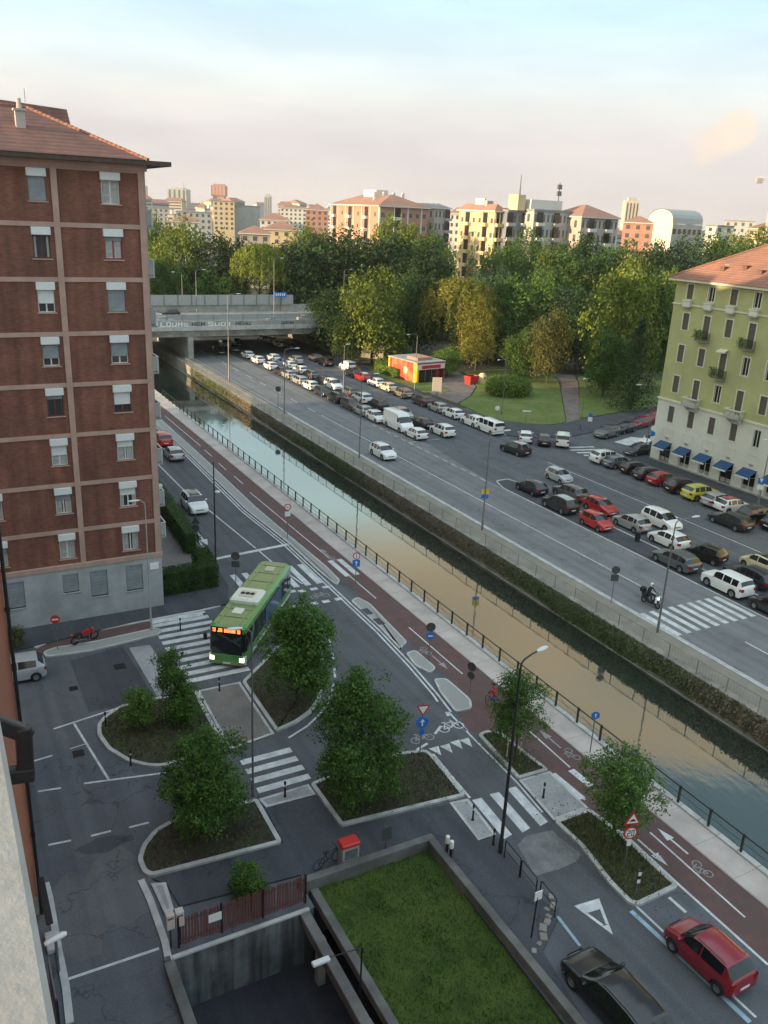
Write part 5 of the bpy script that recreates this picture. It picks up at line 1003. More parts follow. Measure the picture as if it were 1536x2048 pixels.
b = G(960, 768); r = root('recycling_bell', 'yellow recycling container beside the red skip', 'container', (b.x+.4, b.y, .06)); link('body', MB().lathe([(0, 0), (.7, 0), (.8, .9), (.7, 1.5), (.35, 1.9), (0, 1.95)], 16).fix('b', True), 'ochre', r); link('hatch', MB().lathe([(0, 0), (.16, 0), (.16, .06), (0, .06)], 12, 'Y'), 'black', r, (0, -.83, 1.2))
for q, l_ in [((1090, 752), 'wooden park bench under the brown tree'), ((1025, 757), 'wooden park bench beyond the lawn edge'), ((1200, 720), 'wooden park bench beside the playground')]:
    b = G(*q); r = root('park_bench', l_, 'bench', (b.x, b.y, .02), -.5)
    for k in range(3): link('seat_slat', MB().box(-.9, -.2+k*.15, .43, .9, -.08+k*.15, .47), 'frame_wood', r)
    for k in range(2): link('back_slat', MB().box(-.9, .28+k*.03, .6+k*.16, .9, .31+k*.03, .72+k*.16), 'frame_wood', r)
    for x in (-.7, .7): link('leg', MB().box(x-.03, -.2, 0, x+.03, .3, .43), 'metal_dark', r)
b = G(1215, 735); r = root('playground_frame', 'wooden swing frame in the shade of the park trees', 'swing', (b.x, b.y, .02), .4)
for s in (-1.6, 1.6):
    for t in (-.8, .8): link('leg', MB().tube([(s, t, 0), (s, 0, 2.4)], .07, 6), 'frame_wood', r)
link('beam', MB().tube([(-1.8, 0, 2.4), (1.8, 0, 2.4)], .08, 6), 'frame_wood', r)
for x in (-.7, .7): s_ = link('swing_seat', MB().box(x-.25, -.1, .5, x+.25, .1, .55), 'black', r); link('chain', MB().box(x-.25, -.01, .55, x-.23, .01, 2.4), 'metal_grey', r); link('chain', MB().box(x+.23, -.01, .55, x+.25, .01, 2.4), 'metal_grey', r)
# ---------------------------------------------------------------- vehicles
def interp(pts, s):
    for (a, va), (b, vb) in zip(pts, pts[1:]):
        if a <= s <= b: return va+(vb-va)*(s-a)/max(1e-6, b-a)
    return pts[-1][1] if s > pts[-1][0] else pts[0][1]
# s runs from nose (0) to tail (1): shoulder line, top line, half-width, glass breaks
KINDS = {
 'hatch': dict(L=4.05, W=1.76, sh=[(0, .52), (.02, .66), (.06, .74), (.25, .93), (.5, .96), (.9, 1.0), (.97, .98), (1, .80)], top=[(0, .54), (.02, .68), (.06, .78), (.12, .86), (.25, .97), (.42, 1.40), (.52, 1.47), (.65, 1.48), (.84, 1.42), (.96, 1.02), (.985, .96), (1, .82)], ws=(.26, .425), rw=(.855, .955), side=[(.33, .53), (.55, .72), (.745, .83)], wh=(.185, .80), r=.31),
 'city': dict(L=3.55, W=1.62, sh=[(0, .54), (.02, .68), (.06, .78), (.22, .95), (.9, 1.0), (.97, .98), (1, .80)], top=[(0, .56), (.02, .70), (.06, .82), (.12, .90), (.22, 1.0), (.39, 1.44), (.5, 1.50), (.86, 1.46), (.97, 1.05), (.985, .97), (1, .82)], ws=(.23, .395), rw=(.87, .965), side=[(.30, .53), (.55, .84)], wh=(.175, .82), r=.29),
 'suv': dict(L=4.35, W=1.85, sh=[(0, .60), (.02, .76), (.05, .86), (.25, 1.04), (.9, 1.10), (.97, 1.06), (1, .85)], top=[(0, .62), (.02, .78), (.05, .90), (.12, .99), (.25, 1.08), (.39, 1.54), (.5, 1.62), (.7, 1.63), (.88, 1.56), (.97, 1.13), (.985, 1.05), (1, .87)], ws=(.26, .395), rw=(.89, .965), side=[(.33, .52), (.54, .71), (.73, .86)], wh=(.19, .80), r=.36),
 'jeep': dict(L=4.25, W=1.82, sh=[(0, .68), (.015, .92), (.04, .98), (.25, 1.08), (.95, 1.12), (.985, 1.08), (1, .9)], top=[(0, .70), (.015, .94), (.04, 1.02), (.25, 1.13), (.35, 1.60), (.42, 1.67), (.92, 1.66), (.975, 1.2), (.99, 1.08), (1, .92)], ws=(.26, .355), rw=(.93, .972), side=[(.32, .52), (.54, .72), (.74, .88)], wh=(.19, .79), r=.37),
 'wagon': dict(L=4.65, W=1.84, sh=[(0, .50), (.02, .64), (.06, .72), (.26, .91), (.9, .97), (.97, .95), (1, .78)], top=[(0, .52), (.02, .66), (.06, .76), (.12, .84), (.26, .95), (.42, 1.38), (.52, 1.45), (.75, 1.44), (.88, 1.36), (.97, 1.0), (.985, .93), (1, .80)], ws=(.27, .425), rw=(.895, .965), side=[(.34, .52), (.54, .70), (.72, .87)], wh=(.185, .795), r=.33),
 'mpv': dict(L=4.35, W=1.8, sh=[(0, .56), (.02, .70), (.05, .80), (.2, 1.0), (.9, 1.06), (.97, 1.03), (1, .82)], top=[(0, .58), (.02, .72), (.05, .84), (.12, .95), (.2, 1.05), (.38, 1.55), (.5, 1.64), (.75, 1.64), (.91, 1.57), (.975, 1.1), (.99, 1.02), (1, .84)], ws=(.21, .385), rw=(.92, .972), side=[(.29, .50), (.52, .70), (.72, .89)], wh=(.19, .81), r=.32),
 'van': dict(L=5.9, W=2.05, sh=[(0, .62), (.015, .85), (.04, 1.0), (.13, 1.22), (.25, 1.30), (.98, 1.34), (1, 1.2)], top=[(0, .64), (.015, .87), (.04, 1.04), (.13, 1.30), (.245, 2.02), (.29, 2.36), (.36, 2.46), (.97, 2.46), (.995, 2.36), (1, 2.2)], ws=(.135, .245), rw=None, side=[(.19, .29)], wh=(.155, .79), r=.36),
 'caddy': dict(L=4.4, W=1.8, sh=[(0, .56), (.02, .72), (.05, .82), (.2, 1.02), (.97, 1.10), (1, .95)], top=[(0, .58), (.02, .74), (.05, .86), (.12, .97), (.2, 1.08), (.36, 1.66), (.46, 1.80), (.95, 1.80), (.99, 1.2), (1, 1.0)], ws=(.21, .365), rw=(.955, .987), side=[(.29, .48)], wh=(.19, .80), r=.32),
 'bus': dict(L=4.6, W=1.82, sh=[(0, .70), (.01, .98), (.03, 1.12), (.12, 1.20), (.98, 1.22), (1, 1.0)], top=[(0, .72), (.01, 1.0), (.03, 1.20), (.07, 1.32), (.16, 1.86), (.22, 1.95), (.9, 1.95), (.975, 1.82), (.995, 1.3), (1, 1.02)], ws=(.072, .165), rw=(.965, .992), side=[(.15, .35), (.38, .60), (.63, .88)], wh=(.17, .78), r=.32),
}
_ck = {}
def car_meshes(kind):
    if kind in _ck: return _ck[kind]
    K = KINDS[kind]; L, W = K['L'], K['W']; hw = W/2; R = K['r']; ss = {0, .012, .04, .08, 1, .988, .97}
    for seq in (K['sh'], K['top']): ss |= {a for a, _ in seq}
    for a, b in K['side']: ss |= {a, b}
    ss |= set(K['ws']);
    if K['rw']: ss |= set(K['rw'])
    ra = R+.055
    for wx in K['wh']:
        for k in range(-4, 5): ss.add(round(wx+ra/L*math.sin(k*PI/8), 4))
        ss.add(wx-ra/L-.004); ss.add(wx+ra/L+.004)
    st = sorted(s for s in ss if 0 <= s <= 1); st = [s for i, s in enumerate(st) if i == 0 or s-st[i-1] > .0025]
    vs = []; n = 9
    for s in st:
        x = L/2-s*L; b = interp(K['sh'], s); t = max(interp(K['top'], s), b+.015)
        w_ = hw*min(1, interp([(0, .78), (.012, .86), (.05, .94), (.12, .985), (.25, 1), (.8, 1), (.93, .975), (.985, .93), (1, .86)], s))
        zb = interp([(0, .32), (.03, .20), (.12, .18), (.9, .2), (.97, .24), (1, .38)], s); arch = 0
        for wx in K['wh']:
            dx = abs(s-wx)*L
            if dx < ra: arch = max(arch, R+math.sqrt(ra*ra-dx*dx))
        cab = t-b; wt = w_*(.93-.30*min(cab, .62)) if cab > .12 else w_*(.93-.12*(cab/.12))
        if kind in ('van', 'caddy', 'bus'): wt = w_*(.955-.07*min(cab, 1.2))
        z2 = max(zb+.05, arch); z3 = max(zb+(b-zb)*.55, arch+.05); z4 = max(b-.09, z3+.03)
        rt = min(.055, cab*.3)
        vs.append([(x, 0, zb), (x, w_*.80, zb), (x, w_*.975, z2), (x, w_*1.0, z3), (x, w_*.985, min(z4, b-.01)), (x, w_*.945, b), (x, wt, t-rt), (x, wt*.82, t-rt*.15), (x, 0, t+.012)])
    N_ = len(st); body = MB(); glass = {'windscreen': MB(), 'rear_window': MB(), 'side_window': [], }
    V = {}
    def quad(mb, i, j, sgn):
        P = [vs[i][j], vs[i+1][j], vs[i+1][j+1], vs[i][j+1]]; P = [(x, y*sgn, z) for x, y, z in P]
        mb.append((P if sgn < 0 else P[::-1]))
    bq, uq, wq, rq = [], [], [], []; sq = {}
    for i in range(N_-1):
        sm = (st[i]+st[i+1])/2
        for j in range(n-1):
            for sg in (1, -1):
                tgt = bq
                if j <= 1: tgt = uq
                elif j in (6, 7) and K['ws'][0] < sm < K['ws'][1]: tgt = wq
                elif j in (6, 7) and K['rw'] and K['rw'][0] < sm < K['rw'][1]: tgt = rq
                elif j == 5:
                    for a, b in K['side']:
                        if a < sm < b: tgt = sq.setdefault((a, sg), [])
                quad(tgt, i, j, sg)
    for e in (0, N_-1):
        for j in range(n-1):
            for sg in (1, -1):
                P = [vs[e][0], vs[e][j], vs[e][j+1]]
                if j == 0: continue
                P = [(x, y*sg, z) for x, y, z in P]; bq.append(P)
    def mk(qs, nm, smooth=True):
        m = MB()
        for P in qs: m.add(P, [tuple(range(len(P)))])
        me = m.mesh(nm); b = bmesh.new(); b.from_mesh(me); bmesh.ops.remove_doubles(b, verts=b.verts, dist=.0008); bmesh.ops.recalc_face_normals(b, faces=b.faces); b.to_mesh(me); b.free()
        if smooth: me.shade_smooth(); me.set_sharp_from_angle(angle=math.radians(32))
        return me
    out = dict(body=mk(bq, 'body'), underbody=mk(uq, 'underbody'), windscreen=mk(wq, 'windscreen'), side=[mk(q, 'side_window') for q in sq.values()], K=K)
    if rq: out['rear'] = mk(rq, 'rear_window')
    # lights, plates, mirrors sit on the body surface
    def at(s, j):
        i = min(range(N_), key=lambda k: abs(st[k]-s)); return vs[i][j]
    zf = interp(K['sh'], .03); f = at(.035, 4); r_ = at(.975, 4)
    out['hl'] = []; out['tl'] = []; out['mir'] = []
    for sg in (1, -1):
        h = MB(); a, b, c = at(.012, 4), at(.04, 4), at(.08, 4); zz = min(a[2], b[2])
        pts = [(at(.0, 4)[0]+.012, a[1]*.55*sg), (a[0]+.012, a[1]*.86*sg), (b[0]+.0, (b[1]+.008)*sg), (c[0]-.05, (c[1]+.012)*sg)]
        for (p, q) in zip(pts, pts[1:]): h.add([(p[0], p[1], zz-.14), (q[0], q[1], zz-.14), (q[0], q[1], zz+.0), (p[0], p[1], zz+.0)], [(0, 1, 2, 3)])
        out['hl'].append(h.mesh('headlight'))
        h = MB(); a, b, c = at(1., 4), at(.988, 4), at(.955, 4); z0, z1 = at(.97, 5)[2]-.30, at(.97, 5)[2]-.04
        pts = [(a[0]-.012, a[1]*.72*sg), (a[0]-.006, (a[1]+.01)*sg), (b[0]-.004, (b[1]+.012)*sg), (c[0], (c[1]+.014)*sg)]
        for (p, q) in zip(pts, pts[1:]): h.add([(p[0], p[1], z0), (q[0], q[1], z0), (q[0], q[1], z1), (p[0], p[1], z1)], [(0, 1, 2, 3)])
        out['tl'].append(h.mesh('tail_light'))
        sm = K['ws'][0]+.055; p = at(sm, 5); m = MB(); m.bev(p[0]-.07, min(sg*(p[1]+.02), sg*(p[1]+.22)), p[2]+.03, p[0]+.05, max(sg*(p[1]+.02), sg*(p[1]+.22)), p[2]+.17, .03); out['mir'].append(m.mesh('mirror'))
    p = vs[0][3]; q = vs[-1][3]; z = .42
    out['pl'] = [MB().box(L/2+.002, -.26, .42, L/2+.014, .26, .53).mesh('plate'), MB().box(-L/2-.014, -.26, z+.12, -L/2-.002, .26, z+.23).mesh('plate')]
    g = MB().box(L/2+.001, -.42*hw, .56, L/2+.012, .42*hw, .64).mesh('grille'); out['grille'] = g
    _ck[kind] = out; return out
_wk = {}
def wheel_meshes(R):
    if R in _wk: return _wk[R]
    ty = MB().lathe([(R*.62, -.10), (R*.95, -.10), (R, -.07), (R, .07), (R*.95, .10), (R*.62, .10), (R*.60, .06)], 22, 'Y').fix('wheel', True, 50)
    rm = MB(); rm.lathe([(R*.62, .075), (R*.57, .085), (R*.55, .03), (0, .03)], 22, 'Y')
    for k in range(5):
        a = 2*PI*k/5; c, s = math.cos(a), math.sin(a); w_ = R*.085
        rm.add([(c*R*.1-s*w_, .055, s*R*.1+c*w_), (c*R*.1+s*w_, .055, s*R*.1-c*w_), (c*R*.58+s*w_*.8, .078, s*R*.58-c*w_*.8), (c*R*.58-s*w_*.8, .078, s*R*.58+c*w_*.8)], [(0, 1, 2, 3)])
    rm.lathe([(R*.16, .06), (R*.14, .085), (0, .09)], 10, 'Y')
    _wk[R] = (ty, rm.mesh('rim')); return _wk[R]
def car(kind, paint, pos, rz, label, group=None, roof=None, rails=False, lit=False, z=0.):
    D = car_meshes(kind); K = D['K']; r = root('car' if kind not in ('van', 'caddy', 'bus') else ('van' if kind != 'bus' else 'minibus'), label, 'car' if kind not in ('van', 'caddy', 'bus') else ('van' if kind != 'bus' else 'minibus'), (pos[0], pos[1], z+.012), rz, group)
    link('body', D['body'], paint, r, own=True); link('underbody', D['underbody'], 'black', r); link('windscreen', D['windscreen'], 'carglass', r)
    for s in D['side']: link('side_window', s, 'carglass', r)
    if 'rear' in D: link('rear_window', D['rear'], 'carglass', r)
    for h in D['hl']: link('headlight', h, 'headlit' if lit else 'head', r, own=True)
    for h in D['tl']: link('tail_light', h, 'tail', r)
    for h in D['mir']: link('mirror', h, paint, r, own=True)
    for h in D['pl']: link('number_plate', h, 'plate', r)
    link('grille', D['grille'], 'black', r)
    ty, rm = wheel_meshes(K['r'])
    for wx in K['wh']:
        for sg in (1, -1):
            o = link('wheel', ty, 'rubber', r, (K['L']/2-wx*K['L'], sg*(K['W']/2-.105), K['r']), (0, 0, 0 if sg > 0 else PI)); link('rim', rm, 'rim', o)
    if roof:
        t0, t1 = K['ws'][1]+.01, (K['rw'] or (0.9,))[0]-.02; m = MB(); w_ = K['W']/2*.70
        n = 6; vs = []
        for k in range(n+1):
            s = t0+(t1-t0)*k/n; zz = interp(K['top'], s)+.016; vs += [(K['L']/2-s*K['L'], -w_*.8, zz-.012), (K['L']/2-s*K['L'], 0, zz+.004), (K['L']/2-s*K['L'], w_*.8, zz-.012)]
        m.add(vs, [q for k in range(n) for q in ((3*k, 3*k+1, 3*k+4, 3*k+3), (3*k+1, 3*k+2, 3*k+5, 3*k+4))]); link('roof_panel', m, roof, r)
    if rails:
        for sg in (1, -1):
            t0, t1 = K['ws'][1]+.04, (K['rw'] or (.9,))[0]-.04; pts = [(K['L']/2-s*K['L'], sg*K['W']/2*.70, interp(K['top'], s)+(.045 if 0 < k < 4 else .0)) for k, s in enumerate([t0, t0+.04, (t0+t1)/2, t1-.04, t1])]
            link('roof_rail', MB().tube(pts, .018, 6), 'metal_grey', r)
    return r
AWAY, TOW = PI/2, -PI/2      # nose towards +Y (away) or towards the camera
def at_px(px, py, X=None, z=.7):
    p = G(px, py, z); return (X if X is not None else p.x, p.y)
A, Bx, D_ = 56.45, 60.1, 68.65
ga, gb, gd, gc = 'cars parked beside the far road', 'cars in the inner parking row', 'cars along the park kerb', 'cars parked nose-in at the blue awnings'
L1 = [
 ('hatch', 'car_navy', (1050, 974), 57.3, AWAY, 'dark blue hatchback at the rounded tip of the parking strip', ga),
 ('suv', 'car_dark', (1113, 1008), A, AWAY, 'dark SUV with pale roof parked behind the dark blue hatchback', ga),
 ('city', 'car_red2', (1181, 1043), A, TOW, 'bright red small hatchback in the row beside the far road', ga),
 ('wagon', 'car_grey', (1334, 1120), A, AWAY, 'grey estate car parked beside the litter bin', ga),
 ('jeep', 'car_white', (1443, 1168), A, AWAY, 'boxy white off-road car beside the long zebra crossing', ga),
 ('hatch', 'car_black', (1545, 1213), A, AWAY, 'black car at the frame edge behind the boxy white car', ga),
 ('city', 'car_pale', (1114, 951), 63.0, TOW, 'pale rounded hatchback driving past the parking strip tip', None),
 ('suv', 'car_grey', (1128, 986), 60.0, AWAY, 'grey hatchback-like SUV parked inside the dark pale-roofed SUV', gb),
 ('hatch', 'car_red', (1193, 1012), Bx, TOW, 'dark red hatchback with a big windscreen beside the bright red one', gb),
 ('hatch', 'car_silver', (1250, 1045), 59.7, AWAY, 'silver rounded hatchback behind the dark red car', gb),
 ('mpv', 'car_white', (1317, 1040), 63.0, TOW, 'tall white people carrier facing the camera', gb),
 ('hatch', 'car_white', (1327, 1078), 59.7, AWAY, 'white rounded hatchback parked beside the grey estate', gb),
 ('city', 'car_black', (1400, 1108), 60.2, AWAY+.2, 'small black hatchback behind the white rounded hatchback', gb),
 ('wagon', 'car_navy', (1494, 1150), 59.8, AWAY, 'dark blue estate car beside the boxy white car', gb),
 ('city', 'car_cream', (1528, 1124), 63.0, AWAY, 'yellow small car with a black roof beyond the dark blue estate', gb),
]
for kind, pt, q, X, rz, lab, gr in L1:
    car(kind, pt, at_px(*q, X), rz, lab, gr, roof='car_black' if 'black roof' in lab else ('car_silver' if 'pale roof' in lab else None), rails=kind in ('suv', 'wagon'))
L2 = [('suv', 'car_white', (1214, 914), 'white SUV at the zebra end of the nose-in row'), ('hatch', 'car_bluegrey', (1236, 923), 'blue-grey hatchback parked nose-in'), ('city', 'car_black', (1264, 936), 'small black car with white stripes parked nose-in'), ('hatch', 'car_dark', (1285, 948), 'dark hatchback parked nose-in next to the red one'), ('hatch', 'car_red', (1316, 958), 'red hatchback parked nose-in at the blue awnings'), ('suv', 'car_black', (1348, 974), 'black SUV parked nose-in beside the lime car'), ('suv', 'car_yellow', (1386, 987), 'lime yellow crossover parked nose-in'), ('hatch', 'car_silver', (1422, 1001), 'silver hatchback parked nose-in beside the lime car'), ('hatch', 'car_white', (1459, 1010), 'white hatchback with a red roof parked nose-in'), ('suv', 'car_black', (1503, 1030), 'black SUV parked nose-in behind the dark estate'), ('hatch', 'car_dark', (1546, 1047), 'dark car at the frame edge of the nose-in row')]
for k, (kind, pt, q, lab) in enumerate(L2):
    car(kind, pt, at_px(*q, 74.1), math.radians(-4+3*math.sin(k*2.1)), lab, gc, roof='car_red' if 'red roof' in lab else None, rails=kind == 'suv')
car('wagon', 'car_dark', at_px(1455, 1040, 69.9), AWAY, 'dark estate stopped across the nose-in row', None, rails=True)
car('suv', 'car_white', at_px(766, 903), TOW, 'white SUV driving towards the camera on the far road', None, rails=True)
car('suv', 'car_white', at_px(388, 1005), TOW, 'white SUV with roof rack driving along the hedge', None, roof='car_dark', rails=True)
car('hatch', 'car_silver', at_px(347, 905), AWAY, 'grey hatchback driving away on the canal road', None)
car('suv', 'car_red2', at_px(324, 877), AWAY, 'red SUV braking ahead of the grey hatchback', None)
car('suv', 'car_dark', at_px(1031, 896), AWAY+.12, 'dark SUV turning past the park corner', None, roof='car_silver', rails=True)
car('hatch', 'car_white', at_px(1051, 872), math.radians(55), 'white hatchback parked at an angle on the park corner', 'cars angled at the park corner'); car('hatch', 'car_black', at_px(1089, 878), math.radians(52), 'black hatchback parked at an angle on the park corner', 'cars angled at the park corner'); car('caddy', 'car_white', at_px(1126, 877, z=.9), math.radians(50), 'white box van parked at an angle on the park corner', 'cars angled at the park corner')
for kind, pt, q, lab in [('suv', 'car_grey', (1214, 864), 'grey SUV parked along the side street'), ('hatch', 'car_black', (1250, 855), 'black car parked behind the grey SUV in the side street'), ('hatch', 'car_darkred', (1280, 845), 'dark red car parked in the side street'), ('suv', 'car_red', (1303, 836), 'bright red car farthest into the side street')]:
    car(kind, pt, at_px(*q), PI+math.radians(14), lab, 'cars in the side street')
car('hatch', 'car_dark', at_px(1276, 899), PI+.1, 'dark hatchback waiting at the green house corner'); car('hatch', 'car_white', at_px(1306, 880), PI, 'white car half hidden by the green house corner')
# near cars
car('city', 'car_pale', at_px(30, 1338), PI-.05, 'pale silver hatchback half hidden by the orange wall')
car('city', 'car_darkred', at_px(1418, 1902, None, .75), AWAY+.02, 'red hatchback people carrier parked by the bike path', None, rails=True)
car('wagon', 'car_black', at_px(1232, 1990, None, .7), AWAY+.02, 'glossy black estate car parked beside the garage roof', None, rails=True)
# double row under the trees towards the overpass
L3 = [('hatch', 'car_white', (827, 866), A+.6, AWAY, 'white hatchback at the near end of the double row'), ('suv', 'car_white', (861, 862), 61.4, AWAY, 'white crossover beside the end hatchback of the double row'), ('hatch', 'car_black', (832, 845), 61, AWAY, 'black car hidden behind the big white van'), ('hatch', 'car_silver', (804, 826), 61.2, TOW, 'silver car glimpsed past the big white van'), ('hatch', 'car_white', (744, 833), A, TOW, 'white low car right behind the big white van'), ('hatch', 'car_silver', (722, 820), A, AWAY, 'silver hatchback two places behind the white van'), ('suv', 'car_white', (718, 796), 60.2, AWAY, 'white SUV with dark windows in the middle of the double row'), ('suv', 'car_dark', (753, 809), 60.4, AWAY, 'dark SUV with a glass roof in the double row'), ('suv', 'car_brown', (693, 809), A, TOW, 'dark brown SUV facing the camera in the double row'), ('jeep', 'car_black', (664, 795), A, AWAY, 'boxy black off-road car in the double row'), ('suv', 'car_grey', (690, 784), 60.3, AWAY, 'dark grey SUV beside the boxy black car'), ('hatch', 'car_dark', (640, 782), A, TOW, 'charcoal hatchback facing the camera in the double row'), ('mpv', 'car_white', (663, 769), 60.4, TOW, 'white people carrier with raised tailgate in the double row'), ('hatch', 'car_white', (616, 770), A, AWAY, None), ('hatch', 'car_dark', (637, 760), 60.4, AWAY, None), ('wagon', 'car_silver', (598, 759), A+.1, AWAY, None), ('suv', 'car_grey', (620, 749), 60.4, AWAY, None), ('hatch', 'car_white', (600, 739), 60.5, AWAY, None), ('hatch', 'car_silver', (578, 748), A+.2, AWAY, None), ('hatch', 'car_white', (578, 729), 60.5, AWAY, None), ('suv', 'car_silver', (594, 720), 63.6, AWAY, 'silver SUV driving away beside the double row'), ('hatch', 'car_dark', (558, 741), A+.2, AWAY, None), ('hatch', 'car_blue', (560, 724), 60.4, AWAY, 'blue hatchback in the double row near the overpass'), ('hatch', 'car_white', (538, 731), A+.2, AWAY, None), ('hatch', 'car_white', (514, 719), A+.2, AWAY, None), ('hatch', 'car_white', (542, 715), 60.4, AWAY, None), ('hatch', 'car_white', (497, 709), A+.2, AWAY, None)]
cn = {'car_white': 'white', 'car_dark': 'dark', 'car_silver': 'silver', 'car_grey': 'grey'}
for kind, pt, q, X, rz, lab in L3:
    car(kind, pt, at_px(*q, X), rz, lab or '%s %s in the far end of the double parking row near the overpass' % (cn[pt], {'hatch': 'hatchback', 'wagon': 'estate car', 'suv': 'SUV'}[kind]), 'double row of cars towards the overpass', rails=kind == 'suv')
car('van', 'car_white', at_px(783, 842, 57.2, 1.2), TOW, 'large white panel van with a high roof in the double row')
L4 = [('bus', 'car_white', (986, 855), 'old white minibus with side windows on the park kerb'), ('suv', 'car_white', (942, 842), 'white crossover parked in front of the old minibus'), ('hatch', 'car_white', (904, 826), 'white hatchback two places ahead of the old minibus'), ('hatch', 'car_silver', (872, 814), 'pale silver hatchback behind the dark brown SUV'), ('suv', 'car_brown', (843, 801), 'dark brown SUV with open tailgate beside the kiosk apron'), ('wagon', 'car_gold', (800, 785), 'golden grey estate car on the park kerb'), ('hatch', 'car_cream', (774, 773), 'cream car catching the sun on the park kerb'), ('hatch', 'car_white', (748, 764), 'white hatchback beside the low hedge of the kiosk'), ('hatch', 'car_red', (723, 753), 'red and white car at the far end of the park kerb'), ('suv', 'car_dark', (688, 746), 'dark SUV beside the white delivery van near the overpass'), ('caddy', 'car_white', (684, 733), 'white delivery van half behind the dark SUV'), ('suv', 'car_black', (650, 723), 'black SUV at the foot of the overpass trees'), ('hatch', 'car_grey', (627, 715), 'grey car at the mouth of the overpass')]
for kind, pt, q, lab in L4: car(kind, pt, at_px(*q, D_ if kind != 'caddy' else 70.5), AWAY, lab, gd, rails=kind in ('suv', 'wagon'), roof='car_white' if 'red and white' in lab else None)
for k, (px, py, pt) in enumerate([(438, 700, 'car_dark'), (450, 687, 'car_white'), (474, 684, 'car_dark'), (466, 695, 'car_grey'), (527, 676, 'car_cream'), (542, 680, 'car_white'), (558, 687, 'car_white'), (577, 691, 'car_dark')]):
    car('hatch', pt, at_px(px, py), TOW if k < 4 else AWAY, '%s car in the shade under the overpass' % {'car_dark': 'dark', 'car_white': 'white', 'car_grey': 'grey', 'car_cream': 'cream'}[pt], 'cars under the overpass')
for px, yy, pt, lab in [(552, 168, 'car_silver', 'silver car behind the barrier of the overpass'), (613, 169, 'car_white', 'white car on the overpass above the abutment'), (330, 170, 'car_white', 'white car on the overpass near the brick block'), (340, 182, 'car_dark', 'dark car on the far lane of the overpass')]:
    P_ = PYp(px, 630, yy); car('hatch', pt, (P_.x, yy), 0 if yy < 172 else PI, lab, 'cars on the overpass', z=6.0)
